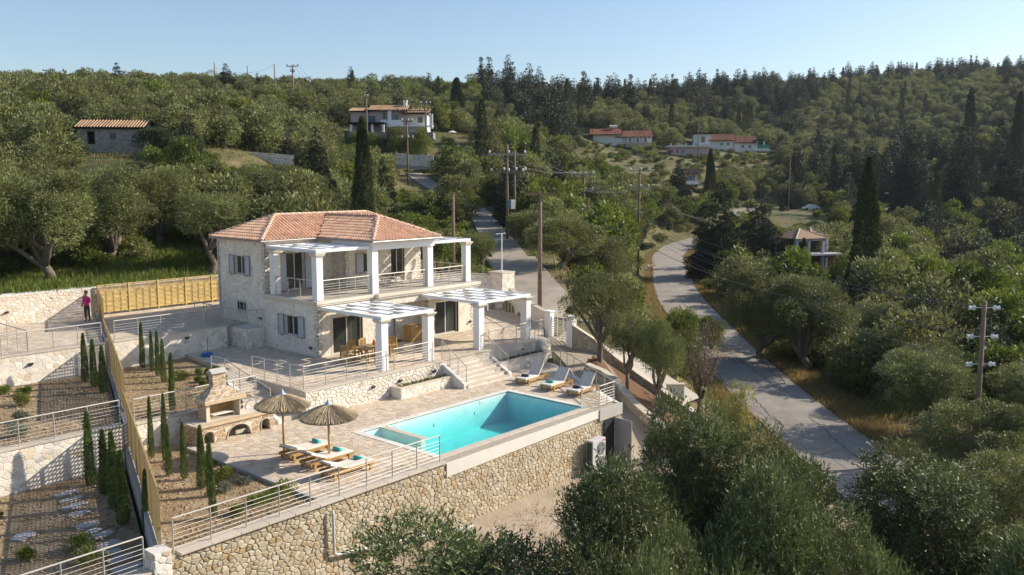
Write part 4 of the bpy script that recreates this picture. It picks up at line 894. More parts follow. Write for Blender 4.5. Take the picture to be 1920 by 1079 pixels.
railing('steel railing on the neighbour terrace at the left edge', [(5, 43.1, 2.42), (fx(43)-.3, 43.1, 2.42)])
railing('steel railing above the neighbour bed with stepping stones', [(5, 32.62, 1.06), (fx(32.6)-.3, 32.62, 1.06)])
railing('lowest steel railing in the bottom left corner', [(4, 22.45, -.22), (10.45, 22.45, -.22)])
railing('steel railing at the far left of the neighbour yard, seen end on', [(13.0, 47.5, 2.4), (15.3, 47.2, 2.4), (15.3, 43.5, 2.4)])
railing('steel railing of the dining terrace left of the pergola column', [(22.2, 35.5, TZ), (22.2, 31.45, TZ+.07), (26.95, 31.4, TZ+.07)])
railing('steel railing between the two columns of the left pergola', [(27.5, 31.45, TZ+.07), (30.1, 31.45, TZ+.07)])
railing('steel railing on the outer side of the garden side stairs', [(20.85, 36.8, 1.25), (20.85, 35.6, 1.25), (20.85, 32.0, .42)])
railing('steel handrail on the left side of the pool stairs', [(30.75, 31.45, TZ), (30.75, 29.7, .12)], step=.8)
railing('steel handrail on the right side of the pool stairs', [(33.95, 31.45, TZ), (33.95, 29.7, .12)], step=.8)
railing('steel railing between the columns of the right pergola', [(34.4, 31.5, TZ+.07), (37.85, 31.5, TZ+.07)])
railing('short steel railing right of the last pergola column', [(38.35, 31.5, TZ+.07), (39.35, 31.75, TZ+.02)], step=.6)
railing('steel railing along the ramp inside the lane wall', [(39.6, 33.2, TZ), (41.5, 34.5, TZ), (43.3, 37.6, TZ), (45.3, 40.2, TZ)])
U = FZ+.04
railing('balcony railing at the left end between wall and first column', [(27.0, 41.3, U), (27.0, 40.98, U)], step=.3)
railing('balcony railing facing left between the two left columns', [(27.0, 40.5, U), (27.0, 37.2, U)])
railing('balcony railing between the second and third column', [(27.4, 36.85, U), (30.6, 36.85, U)])
railing('balcony railing between the two tall roof columns', [(31.12, 36.85, U), (34.8, 36.85, U)])
railing('balcony railing under the right upper pergola', [(35.3, 36.85, U), (38.0, 36.85, U)])
railing('balcony railing along the right end of the house', [(38.45, 37.2, U), (38.45, 41.2, U)])

# ------------------------------------------------------------------ foliage
def unit(v): return v/(np.linalg.norm(v, axis=-1, keepdims=True)+1e-9)
def leaves_at(P, D, ln, wd, R, droop=0.0):
    """one small leaf (a folded quad) at each point P pointing along D"""
    n = len(P); D = unit(D); A = unit(np.cross(D, R.normal(size=(n, 3)))); ln = ln*R.uniform(.6, 1.35, (n, 1)); wd = wd*R.uniform(.7, 1.3, (n, 1))
    N = np.cross(A, D); mid = P+D*ln*.5+N*wd*.18
    V = np.stack([P, mid+A*wd*.5, P+D*ln, mid-A*wd*.5], 1).reshape(-1, 3)
    return V, np.arange(4*n).reshape(n, 4)
def clump_points(C, rad, n, R, flat=1.0, shell=.55):
    """n points spread over clumps C with radii rad; returns points, outward directions"""
    w = rad**2; w = w/w.sum(); k = R.choice(len(C), n, p=w); d = unit(R.normal(size=(n, 3))); d[:, 2] = np.where(R.random(n) < .3, np.abs(d[:, 2]), d[:, 2])
    r = (shell+(1-shell)*R.random(n)**.6)*rad[k]*(1+.16*np.sin(d[:, 0]*7+k)*np.cos(d[:, 1]*6+2*k)); P = C[k]+d*r[:, None]*np.array([1, 1, flat]); return P, d, k
def tints(n, R, k=None, var=.25, warm=.12):
    b = R.uniform(1-var, 1+var, n)
    if k is not None: kk = R.uniform(.68, 1.25, int(k.max())+1); b = b*kk[k]
    w = R.uniform(-warm, warm, n); return np.stack([b*(1+w), b*(1+w*.3), b*(1-w)], 1)
def limbs(mb, base, tips, r0, R, fork=None, seg=4, n=7):
    """trunk that forks into limbs reaching each tip"""
    fork = np.array(fork if fork is not None else (0, 0, 1.2)); base = np.array(base)
    mid = (base+fork)/2+np.append(R.normal(size=2)*r0*.9, 0)
    mb.tube([base+np.array([0, 0, -.35]), base+np.array([0, 0, .05]), mid, fork], [r0*1.75, r0*1.25, r0*.95, r0*.85], n)
    for t in tips:
        t = np.array(t); pts = [fork-np.array([0, 0, r0*.5])]; rr = [r0*.62]
        for k in range(1, seg+1):
            s = k/seg; p = fork*(1-s)+t*s+np.array([0, 0, 1])*np.sin(s*math.pi)*.12*np.linalg.norm(t-fork)+R.normal(size=3)*.10*np.linalg.norm(t-fork)*(1-s*.5); pts.append(p); rr.append(max(.012, r0*.62*(1-s)**.9+.012))
        mb.tube(pts, rr, 6)
def leafmat(name, base, rough=.5, transl=.22, objvar=.16):
    return mat(name, base, rough, attr='tint', objvar=objvar, transl=transl, spec=.35)
M_OLIVE = leafmat('olive_leaf', (.155, .178, .062), .55, .2); M_OLIVE_N = mat('near_olive_leaf', (.135, .165, .062), .5, attr='tint', objvar=.10, transl=.10, spec=.35)
M_OLIVE_D = leafmat('distant_olive_leaf', (.172, .192, .070), .6, .25, .22)
M_BROAD = leafmat('fresh_green_leaf', (.12, .16, .03), .5, .3, .25)
M_PINE = leafmat('conifer_needle', (.048, .062, .028), .65, .1, .25)
M_CYP = leafmat('cypress_scale_leaf', (.058, .078, .024), .65, .12, .2)
M_DRY = leafmat('dry_twig_leaf', (.17, .135, .09), .8, .2, .15)
M_YEL = leafmat('yellow_green_leaf', (.26, .27, .09), .6, .3, .1)
M_GRASS = leafmat('long_green_grass', (.115, .155, .030), .6, .35, .1)
M_STRAW = leafmat('dry_straw_grass', (.30, .235, .10), .8, .3, .1)
def crown_mesh(name, C, rad, n, ln, wd, seed, flat=.85, up=.35, out=1.0, jitter=.6, shell=.5, var=.25, sprig=0):
    R = np.random.default_rng(seed)
    if sprig:                                                   # short twigs carrying several leaves each
        m = n//sprig; P, d, k = clump_points(C, rad, m, R, flat, shell); ax = unit(d*out+np.array([0, 0, up])+R.normal(size=d.shape)*jitter); L = R.uniform(.18, .42, (m, 1))
        t = np.tile(np.linspace(0, 1, sprig), m)[:, None]; P = np.repeat(P, sprig, 0)+np.repeat(ax*L, sprig, 0)*t; D = np.repeat(ax, sprig, 0)+R.normal(size=P.shape)*.55; k = np.repeat(k, sprig)
    else:
        P, d, k = clump_points(C, rad, n, R, flat, shell); D = d*out+np.array([0, 0, up])+R.normal(size=d.shape)*jitter
    V, F = leaves_at(P, D, ln, wd, R); return np_mesh(name, V, F, tints(len(P), R, k, var))
def dome(R, Rc, H0, H1, n, rmin, rmax, lean=(0, 0), power=.38, squash=1.0):
    """clump centres filling an uneven crown between heights H0 and H1"""
    C = []; 
    while len(C) < n:
        v = R.normal(size=3); v = v/np.linalg.norm(v)*R.random()**power; 
        if v[2] < -.75: continue
        C.append([v[0]*(Rc-rmin)+lean[0]*(v[2]+1)/2, v[1]*(Rc-rmin)*squash+lean[1]*(v[2]+1)/2, (H0+H1)/2+v[2]*(H1-H0)/2*.82])
    return np.array(C), R.uniform(rmin, rmax, n)
def olive_proto(seed, Rc, H, h0, nl, ln, wd, nclump, sprig=0, r0=.22, m=None, near=True, rmin=.22, rmax=.42, squash=1.0, shell=.62):
    R = np.random.default_rng(seed); C, rad = dome(R, Rc, h0, H, nclump, Rc*rmin, Rc*rmax, R.normal(size=2)*.3, squash=squash)
    cm = crown_mesh('olive_crown', C, rad, nl, ln, wd, seed, sprig=sprig, shell=shell); mb = MB(); idx = R.choice(len(C), min(len(C), 9 if near else 4), replace=False)
    limbs(mb, (0, 0, 0), C[idx], r0, R, (R.normal()*.2, R.normal()*.2, h0*.75)); return cm, mb.data('olive_trunk', smooth=True)
def spindle_mesh(seed, H, Rc, nl, ln, wd, prof='cypress'):
    R = np.random.default_rng(seed); h = R.random(nl)**.9*H; t = h/H
    if prof == 'cypress': r = Rc*np.clip(np.minimum((t+.09)*7, (1-t)**.55*1.12), .02, 1)
    else: r = Rc*np.clip((1-t)**.85, .03, 1)*(.72+.28*np.sin(t*34+R.random()*6))*np.where(t < .1, .6+4*t, 1)
    a = R.uniform(0, 2*math.pi, nl); lob = 1+(.16 if prof == 'cypress' else .28)*np.sin(a*3+t*(9 if prof == 'cypress' else 22)+seed)+.10*np.sin(a*7-t*31+2*seed); rr = r*lob*(.62+.38*R.random(nl)**.5)
    P = np.stack([np.cos(a)*rr, np.sin(a)*rr, h], 1); o = np.stack([np.cos(a), np.sin(a), np.zeros(nl)], 1)
    D = o*(.35 if prof == 'cypress' else 1.0)+np.array([0, 0, 1.0 if prof == 'cypress' else .12])+R.normal(size=P.shape)*.35
    V, F = leaves_at(P, D, ln, wd, R); kk = ((a/(2*math.pi)*5).astype(int)+5*(t*9).astype(int)); return np_mesh('spindle', V, F, tints(nl, R, kk, .28))
def merged(crown_me, trunk_me, mcrown, mtrunk, name):
    """one mesh with crown and trunk for trees too far away to show their parts"""
    bm = bmesh.new(); bm.from_mesh(crown_me); n0 = len(bm.faces); bm.from_mesh(trunk_me); bm.faces.ensure_lookup_table()
    lay = bm.loops.layers.float_color.get('tint')
    for f in bm.faces[n0:]:
        f.material_index = 1
        for l in f.loops: l[lay] = (1, 1, 1, 1)
    me = bpy.data.meshes.new(name); bm.to_mesh(me); bm.free(); me.materials.append(mcrown); me.materials.append(mtrunk); return me
def tree(name, label, cat, crown, trunk, mc, loc, s=1.0, rz=0.0, group=None, sz=None, mt=None):
    o = empty(name, loc, label, cat, group, rz); o.scale = (s, s, sz or s)
    if not crown.materials: crown.materials.append(mc)
    if not trunk.materials: trunk.materials.append(mt or M_BARK)
    link('crown', crown, parent=o); link('trunk', trunk, parent=o); return o
def gpos(px, D, py=700):
    p = at(px, py, D); p2 = np.array([p[0], p[1]]);
    # keep the view depth D on the ground: slide along the pixel column
    for _ in range(6):
        z = float(ground_z(np.array([p2[0]]), np.array([p2[1]]))[0]); py_ = 539.5+((CAM_H-z)*FOC/D-FOC*math.sin(PITCH)/1.0)/math.cos(PITCH) if False else None
        d = _f+_r*(px-960)/FOC; base = np.array([0, 0, CAM_H])+d*D; k = (base[2]-z)/_u[2]; q = base-_u*k; p2 = q[:2]
    return (p2[0], p2[1], z)
def topz(py, D): return CAM_H+D*(_f[2]-_u[2]*(py-539.5)/FOC)

# --- near olives (leaf scale)
NEAR = [olive_proto(300+i, 2.6, 6.6, .5, 90000, .118, .034, 34, sprig=9, r0=.2, rmin=.22, rmax=.38, shell=.80) for i in range(3)]
NEAR_T = [(880, 21.0, 950, 3.3, 'broad olive tree crown in front of the rubble wall, bottom centre'), (1150, 21.5, 893, 2.5, 'olive tree right of bottom centre, nearest the drain pipe end'),
          (1300, 28.0, 738, 1.9, 'tall narrow olive beside the soil bed and path'), (1455, 27.0, 790, 2.1, 'rounded olive standing against the near bend of the road'),
          (1395, 20.5, 900, 2.0, 'olive at the bottom edge below the roadside olives'), (1742, 27.0, 842, 3.0, 'wide olive beyond the road at the lower right'), (1585, 21.5, 945, 1.9, 'low olive at the bottom edge between two larger crowns'),
          (1850, 18.5, 1010, 2.0, 'olive in the bottom right corner of the view'), (1250, 18.0, 985, 1.6, 'small olive filling the bottom edge between larger olives')]
for i, (px, D, pt, Rr, lab) in enumerate(NEAR_T):
    x, y, z = gpos(px, D); H = topz(pt, D)-z; c, t = NEAR[i % 3]; tree('olive_tree', lab, 'olive tree', c, t, M_OLIVE_N, (x, y, z), Rr/2.35, i*1.9, 'olives in the foreground', sz=H/6.25)
# --- middle distance olives
MID = [olive_proto(330+i, 3.2, 6.4, 1.25, 32000, .16, .055, 46, r0=.26, rmin=.18, rmax=.34) for i in range(4)]
MID_T = [(1122, 50, 499, 2.35, 'twisted olive just inside the boundary wall by the white gate'), (1172, 47.8, 575, 1.55, 'olive with forked trunk rising from the soil bed'), (1236, 46.4, 585, 1.75, 'leaning olive with a stout pale trunk beside the sign pillar'),
         (95, 54.5, 300, 3.5, 'old olive with split gnarled trunk above the back wall'), (5, 58, 290, 3.2, 'olive at the left edge above the back wall'), (210, 60, 300, 3.4, 'dense olive behind the old split olive'), (300, 66, 298, 3.2, 'grey green olive behind the fence end'),
         (395, 59, 352, 3.0, 'olive with a bent bare trunk behind the house corner'), (480, 72, 300, 3.4, 'olive behind the left end of the tiled roof'), (560, 86, 305, 3.4, 'olive right of the one behind the roof, in front of a dark conifer'), (-60, 52, 300, 3.4, 'olive partly cut by the left edge'),
         (905, 68, 430, 1.7, 'slim young tree beside the lane wall'), (1058, 73, 395, 3.6, 'large olive beyond the lane, right of the near pole'), (1130, 78, 438, 3.3, 'olive beyond the lane, in front of bright green trees'), (990, 82, 388, 3.0, 'olive beside the lane bend behind the near pole'),
         (1425, 69, 485, 3.6, 'great roadside olive, left of a pair'), (1505, 66, 505, 3.8, 'great roadside olive, right of a pair'), (1650, 70, 560, 3.0, 'olive on the bank below the tall black cypress'), (1738, 51, 645, 3.2, 'leaning olive at the road edge with dark trunk'),
         (1842, 43, 735, 2.9, 'olive around the foot of the right hand pole'), (1745, 57, 625, 3.0, 'olive behind the right hand pole'), (1940, 50, 660, 3.0, 'olive at the right edge behind the pole'), (1880, 36, 830, 2.6, 'olive below the right hand pole at the right edge'), (1590, 68, 600, 2.2, 'small olive between the roadside olives')]
LIT = [olive_proto(350+i, 3.1, 6.4, 2.7, 17000, .15, .052, 24, r0=.24, rmin=.2, rmax=.34) for i in range(2)]
for i, (px, D, pt, Rr, lab) in enumerate(MID_T):
    x, y, z = gpos(px, D); H = topz(pt, D)-z; c, t = LIT[i % 2] if i in (0, 1, 2, 7, 11) else MID[i % 4]; tree('olive_tree', lab, 'olive tree', c, t, M_OLIVE, (x, y, z), Rr/3.0, i*2.3, 'olives around the property', sz=H/6.6)
# sparse brown shrub tree and the hedge ball by the road
Rg = np.random.default_rng(77); C, rad = dome(Rg, 1.7, 1.0, 4.0, 26, .35, .6); mb = MB(); limbs(mb, (0, 0, 0), C[:14], .12, Rg, (.1, 0, 1.0))
x, y, z = gpos(1312, 48); tree('bare_tree', 'thin brown half bare tree beside the road, right of the leaning olive', 'tree', crown_mesh('crown', C, rad, 3600, .10, .035, 5, var=.3), mb.data('trunk', smooth=True), M_DRY, (x, y, z), 1.0, sz=(topz(590, 48)-z)/4.1)
C, rad = dome(Rg, 1.0, .3, 2.3, 22, .3, .45); mb = MB(); limbs(mb, (0, 0, 0), C[:6], .08, Rg, (0, 0, .3))
x, y, z = gpos(1384, 42.5); tree('flowering_bush', 'upright bush with yellow green top and brown twigs by the road', 'bush', crown_mesh('crown', C, rad, 7000, .09, .03, 6, var=.3), mb.data('trunk'), M_YEL, (x, y, z), 1.0, sz=(topz(695, 42.5)-z)/2.5)

# --- cypresses
M_PINE_N = leafmat('dark_conifer_needle', (.032, .044, .020), .8, .06)
CYP = [spindle_mesh(400+i, 13.0, 1.25, 16000, .30, .085) for i in range(2)]
mb = MB(); mb.tube([(0, 0, -.4), (0, 0, 9.5)], [.16, .05], 7); CYP_TR = mb.data('cypress_trunk', smooth=True)
for i, (px, D, pt, Rr, lab) in enumerate(((683, 80, 224, .98, 'tall slender cypress rising behind the tiled roof'), (1617, 88, 300, 1.55, 'tallest black cypress standing in the valley right of the road'), (1503, 118, 447, .75, 'small cypress in front of the unfinished house'),
    (1330, 215, 282, 1.5, 'cypress beside the small yellow house'), (1814, 300, 168, 2.2, 'cypress high on the dark right hand slope'), (1898, 240, 178, 2.2, 'cypress at the right edge of the dark slope'), (857, 250, 148, 2.4, 'dark cypress breaking the ridge right of the pink house'), (1466, 214, 372, .7, 'tiny cypress beside the far road bend'), (1872, 270, 225, 2.0, 'cypress just left of the one at the right edge'),
    (1752, 200, 330, 1.3, 'slim cypress in the shaded valley'), (1690, 230, 300, 1.4, 'slim cypress left of another in the shaded valley'), (1560, 235, 290, 1.4, 'cypress above the far parked vehicles'))):
    x, y, z = gpos(px, D); H = topz(pt, D)-z; tree('cypress_tree', lab, 'cypress', CYP[i % 2], CYP_TR, M_CYP, (x, y, z), Rr/1.25, i*1.3, sz=H/13.0)
# young garden cypresses
M_YCYP = leafmat('young_cypress_leaf', (.11, .16, .04), .6, .15, .15)
YC = [spindle_mesh(420+i, 2.2, .165, 5200, .085, .018) for i in range(3)]
mb = MB(); mb.tube([(0, 0, -.1), (0, 0, 1.7)], [.025, .01], 6); YC_TR = mb.data('young_cypress_trunk')
def yc(px, pb, D, pt, lab, s=1.0, i=[0]):
    p = at(px, pb, D); i[0] += 1; tree('young_cypress', lab, 'cypress', YC[i[0] % 3], YC_TR, M_CYP, tuple(p), s, i[0]*1.1, 'young cypresses planted along the fence', sz=(topz(pt, D)-p[2])/2.25)
def depth(x, y, z): return float((np.array([x, y, z-CAM_H]))@_f)
for i, (x, y, z, H, s) in enumerate(((20.15, 42.2, 1, 2.45, 1.05), (20.05, 41.0, 1, 2.2, .9), (19.75, 39.8, 1, 2.35, 1.0), (19.3, 38.4, 1, 2.2, 1.0), (19.0, 37.0, 1, 1.75, .8), (17.1, 33.4, 1, 2.5, .95),
    (15.1, 31.3, -.1, 2.55, .9), (15.3, 30.6, -.1, 2.75, 1.0), (14.6, 29.0, -.1, 2.0, .9), (14.75, 28.2, -.1, 2.2, .95), (14.7, 26.9, -.1, 2.35, 1.25), (14.5, 26.0, -.1, 2.2, 1.0), (13.55, 24.2, -.1, 1.9, .9))):
    tree('young_cypress', ['tallest young cypress at the far end of the garden row', 'second young cypress from the far end of the row', 'third young cypress from the far end of the row', 'fourth young cypress, behind the middle garden railing', 'short young cypress in the middle garden row', 'young cypress just above the lower garden wall',
        'slim young cypress at the foot of the garden wall', 'fuller young cypress at the foot of the garden wall', 'young cypress in the middle of the lower row', 'young cypress beside a dry shrub, lower row', 'bushy wide young cypress of the lower row', 'young cypress behind the nearest one, lower row', 'nearest lone young cypress by the front railing'][i], 'cypress', YC[i % 3], YC_TR, M_YCYP, (x, y, z), s*.72, i*1.1, 'young cypresses planted along the fence', sz=H*.93/2.2)
for i, (x, y, z, H, s) in enumerate(((16.9, 41.2, 1, 2.3, 1.1), (16.75, 39.9, 1, 2.2, 1.1), (16.55, 38.5, 1, 2.1, 1.2), (12.75, 31.2, -.5, 2.7, 1.2), (12.7, 29.9, -.5, 2.3, 1.2), (12.35, 28.4, -.5, 2.6, 1.3), (11.9, 26.8, -.5, 2.4, 1.3), (12.1, 25.6, -.5, 2.0, 1.0))):
    tree('young_cypress', ['far young cypress in the neighbour upper bed, under the wall', 'middle young cypress in the neighbour upper bed', 'near young cypress in the neighbour upper bed', 'young cypress at the foot of the neighbour wall, in shade', 'shaded young cypress second from the neighbour wall', 'thick shaded young cypress beside the stepping stones', 'shaded young cypress nearer the lattice fence foot', 'smallest shaded young cypress, nearest the lower railing'][i], 'cypress', YC[i % 3], YC_TR, M_CYP, (x, y, z), s*.85, i*1.7, 'young cypresses on the neighbour side', sz=H/2.2)
# --- named conifers
def pine_mesh(seed, H, Rc, n, ln, wd):
    R = np.random.default_rng(seed); C, rad = [], []; h = .08*H
    while h < H*.985:
        t = h/H; r = Rc*((1-t)**.72)*R.uniform(.75, 1.2)*(1 if t > .12 else .8); m = max(1, int(2+7*(1-t))); a0 = R.uniform(0, 6.28)
        for k in range(m):
            a = a0+6.283*k/m+R.normal()*.25; q = r*R.uniform(.35, .95); C.append((math.cos(a)*q, math.sin(a)*q, h-q*.12+R.normal()*.2)); rad.append(max(.10*Rc, r*R.uniform(.24, .46)))
        h += H*.055*R.uniform(.7, 1.3)
    return crown_mesh('conifer_crown', np.array(C), np.array(rad), n, ln, wd, seed, up=.15, jitter=.45, shell=.6, var=.3)
CON = [pine_mesh(440+i, 12.0, 3.4, 34000, .26, .10) for i in range(3)]
mb = MB(); mb.tube([(0, 0, -.4), (0, 0, 8)], [.25, .05], 7); CON_TR = mb.data('conifer_trunk', smooth=True)
for i, (px, D, pt, Rr, lab) in enumerate(((1345, 118, 340, 4.6, 'big dark conifer on the outside of the road bend'), (1418, 132, 348, 3.9, 'dark conifer right of the bigger one at the road bend'), (597, 88, 240, 2.0, 'ragged dark conifer left of the tall slender cypress'), (222, 188, 118, 2.6, 'dark conifer breaking the ridge above the stone ruin'),
    (425, 205, 121, 3.0, 'dark flat topped conifer on the left ridge by the poles'), (484, 200, 138, 1.8, 'small dark conifer on the left ridge, right of the flat topped one'), (1180, 125, 420, 3.0, 'dark conifer on the near bank left of the road'), (1270, 200, 300, 3.0, 'dark conifer above the small yellow house'),
    (1700, 210, 235, 4.5, 'large black conifer in the shaded valley'), (1600, 235, 262, 4.2, 'broad black conifer left in the shaded valley'), (1790, 190, 240, 4.0, 'black conifer in the middle of the shaded valley'), (1880, 180, 270, 4.2, 'black conifer at the right of the shaded valley'), (720, 97, 300, 2.0, 'feathery conifer just right of the slender cypress'))):
    x, y, z = gpos(px, D); H = topz(pt, D)-z; tree('conifer_tree', lab, 'conifer', CON[i % 3], CON_TR, M_PINE_N, (x, y, z), Rr/3.1, i*1.3, sz=H/12.0)

# --- hillside woods: scatter, test against the view, nearest as single trees and the rest as one mass per kind
FAR = {}
BUSHC = [olive_proto(590+i, 3.0, 4.6, .1, 16000, .17, .075, 34, near=False, rmin=.22, rmax=.38) for i in range(2)]
M_DKB = leafmat('dark_evergreen_leaf', (.055, .078, .024), .55, .12)
for i, (px, D, pt, Rr, lab) in enumerate(((302, 97, 240, 3.0, 'broad dark evergreen bush right of the stone barn'), (345, 97, 250, 2.4, 'dark evergreen bush farther right of the stone barn'), (108, 99, 242, 2.4, 'dark green bush left of the stone barn'), (20, 98, 252, 2.6, 'dark green bush at the far left below the ridge'), (610, 150, 232, 3.2, 'black green round tree left of the pink house'),
    (1110, 103, 395, 2.6, 'fresh green round tree just beside the pole with two tiers'), (1165, 108, 388, 2.8, 'fresh green round tree below the pole with two tiers'), (1172, 128, 395, 3.2, 'bright green tree just left of the road bend'), (1490, 117, 462, 2.4, 'leafy bush before the unfinished house, left'), (1600, 116, 470, 2.6, 'leafy bush before the unfinished house, right'), (870, 112, 352, 3.0, 'leafy tree hiding the upper lane behind the house'), (1020, 96, 330, 3.0, 'leafy tree behind the near pole'), (670, 160, 246, 2.4, 'round bush under the left porch of the pink house'), (703, 158, 247, 2.2, 'round bush below the pink house, left of its big column'), (748, 158, 238, 2.6, 'leafy tree before the white balcony of the pink house'), (785, 158, 238, 2.8, 'leafy tree below the right end of the pink house'), (1262, 57, 575, 1.8, 'bright green bush crown behind the bare brown tree'), (1330, 72, 588, 1.6, 'green bush between lane mouth and road'), (1680, 100, 470, 3.6, 'leafy tree right of the tallest black cypress'))):
    x, y, z = gpos(px, D); H = topz(pt, D)-z; c, t = BUSHC[i % 2]
    if i > 4: c = c.copy(); c.materials.clear()
    tree('leafy_bush' if i < 4 else 'broadleaf_tree', lab, 'bush' if i < 4 else 'broadleaf tree', c, t, M_DKB if i < 5 else M_BROAD, (x, y, z), Rr/3.0, i*1.7, sz=H/4.6)
for i in range(4):
    c, t = olive_proto(500+i, 3.5, 5.6, .35, 4200, .40, .16, 30, near=False, rmin=.2, rmax=.36); FAR.setdefault('olive', []).append(merged(c, t, M_OLIVE_D, M_BARK, 'hillside_olive'))
for i in range(3):
    c, t = olive_proto(520+i, 3.1, 6.4, .2, 3800, .38, .19, 24, near=False, rmin=.24, rmax=.42); FAR.setdefault('broad', []).append(merged(c, t, M_BROAD, M_BARK, 'hillside_broadleaf'))
for i in range(4): FAR.setdefault('pine', []).append(merged(pine_mesh(540+i, 9.0, 2.3+.35*i, 6500, .42, .18), CON_TR, M_PINE, M_BARK, 'hillside_conifer'))
for i in range(2): FAR.setdefault('cypress', []).append(merged(spindle_mesh(560+i, 12.0, 1.15, 2200, .5, .16), CYP_TR, M_CYP, M_BARK, 'hillside_cypress'))
for i in range(3):
    R = np.random.default_rng(580+i); C, rad = dome(R, 1.5, .1, 1.6, 14, .35, .6); mb = MB(); mb.tube([(0, 0, -.2), (0, 0, .6)], .05, 5); FAR.setdefault('shrub', []).append(merged(crown_mesh('s', C, rad, 1500, .22, .09, 580+i), mb.data('t'), M_BROAD if i else M_OLIVE_D, M_BARK, 'hillside_shrub'))
KEEP = [(655, 225, 712, 402, 82), (142, 219, 285, 300, 109), (640, 192, 822, 268, 184), (1094, 238, 1232, 275, 294), (1243, 264, 1335, 292, 284), (1288, 247, 1448, 287, 314), (1276, 316, 1316, 356, 239), (1480, 428, 1578, 482, 132), (742, 308, 812, 352, 155), (935, 470, 1070, 600, 90), (1203, 455, 1318, 600, 160),
        (1432, 372, 1482, 412, 216), (1496, 382, 1545, 403, 224), (262, 462, 410, 500, 68), (1155, 282, 1200, 312, 240), (410, 280, 560, 302, 114), (1640, 355, 1700, 375, 235), (0, 500, 420, 560, 57), (836, 240, 862, 254, 185), (1208, 640, 1520, 800, 52), (1400, 660, 1720, 880, 47)]
def scatter(n, seed):
    R = np.random.default_rng(seed); D = 54+(640-54)*R.random(n)**.95; px = R.uniform(-160, 2080, n); x = np.empty(n); y = np.empty(n)
    lat = (px-960)/FOC*D; x = _fx*D+_r[0]*lat; y = _fy*D+_r[1]*lat
    return x, y, D, px
def project(x, y, z):
    v = np.stack([x, y, z-CAM_H], -1); dz = v@_f; return 960+FOC*(v@_r)/dz, 539.5-FOC*(v@_u)/dz, dz
def visible(x, y, zt, cover=3.6):
    """top of the tree clears the canopy in front of it"""
    ok = np.ones(len(x), bool)
    for s in np.linspace(.25, .965, 26):
        xs, ys = x*s, y*s; zs = CAM_H+(zt-CAM_H)*s; g = tz(xs, ys)+np.where(np.hypot(xs, ys) > 75, cover, 0); g = np.where(np.hypot(x-xs, y-ys) < 9, -99, g); ok &= zs > g
    return ok
sx, sy, sD, spx = scatter(60000, 9); sz_ = ground_z(sx, sy)
dr_, _ = line_dist(sx, sy, ROAD_S); dl_, _ = line_dist(sx, sy, LANE_S)
good = (dr_ > 6.4) & (dl_ > np.where(sD > 98, 3.0, 4.2)) & ~((sy > 20) & (sy < 53.8) & (sx < 48) & (sx > -30)) & (np.hypot(sx, sy) > 50)
named = [(o.location.x, o.location.y) for o in bpy.data.objects if o.get('category') in ('olive tree', 'conifer', 'cypress') and o.parent is None]
PXc, PYt, _ = project(sx, sy, sz_+np.where(sD > 190, 8.8, 6.4)); _, PYb, _ = project(sx, sy, sz_)
for (x0, y0, x1, y1, Dk) in KEEP:
    rad = np.where(sD > 190, 4.6, 3.0)*FOC/sD; good &= ~((PXc+rad > x0) & (PXc-rad < x1) & (PYt < y1) & (PYb > y0) & (sD < Dk))
idx = np.where(good)[0]; idx = idx[visible(sx[idx], sy[idx], sz_[idx]+6.5)]
grid = {}; chosen = []
def near_any(x, y, r, cell=8.0):
    i, j = int(x//cell), int(y//cell)
    for a in (-1, 0, 1):
        for b in (-1, 0, 1):
            for (u, v, q) in grid.get((i+a, j+b), ()):
                if (u-x)**2+(v-y)**2 < (r+q)**2: return True
    return False
for (x, y) in named: grid.setdefault((int(x//8), int(y//8)), []).append((x, y, 2.2))
RS = np.random.default_rng(12)
for i in idx:
    r = 1.75 if sD[i] < 150 else (2.1 if sD[i] < 280 else 2.3)
    if near_any(sx[i], sy[i], r): continue
    grid.setdefault((int(sx[i]//8), int(sy[i]//8)), []).append((sx[i], sy[i], r)); px, D = spx[i], sD[i]; q = RS.random(); _, pyb, _ = project(sx[i:i+1], sy[i:i+1], sz_[i:i+1]); pyb = pyb[0]
    if px < 620: k = 'olive' if q < .88 else ('broad' if q < .965 else 'pine')
    elif px < 900: k = 'olive' if q < .74 else ('broad' if q < .95 else ('pine' if q < .985 or D < 150 else 'cypress'))
    elif D > 235 and px < 1520: k = 'pine' if q < (.14 if pyb > 225 else .46) else ('olive' if q < .95 else 'cypress')
    elif px < 1470: k = 'olive' if q < .50 else ('broad' if q < .86 else ('pine' if q < .96 or D < 150 else 'cypress'))
    elif D > 300: k = 'olive' if q < (.93 if pyb > 166 else .70) else ('pine' if q < .98 else 'cypress')
    elif D > 130: k = 'pine' if q < .34 else ('cypress' if q < .37 else ('olive' if q < .76 else 'broad'))
    else: k = 'olive' if q < .42 else ('broad' if q < .92 else 'pine')
    hs = RS.uniform(.72, 1.22)*(1.22 if D > 280 and k != 'pine' else 1)*(1.5 if k == 'pine' and D > 235 and px > 900 else .95)*(1.0 if D < 330 else .85)
    if k == 'pine' and px < 620: hs *= .6
    if k in ('pine', 'cypress'):                                # tall kinds must not hide the houses and lanes
        tx, ty, _ = project(sx[i:i+1], sy[i:i+1], sz_[i:i+1]+13.0); rr = 3.4*FOC/D
        if any(tx[0]+rr > b[0] and tx[0]-rr < b[2] and ty[0] < b[3] and pyb > b[1] and D < b[4] for b in KEEP): k, hs = 'olive', .8
    chosen.append((k, sx[i], sy[i], sz_[i]-.15, hs, RS.uniform(0, 6.28), D, px, RS.integers(0, 4)))
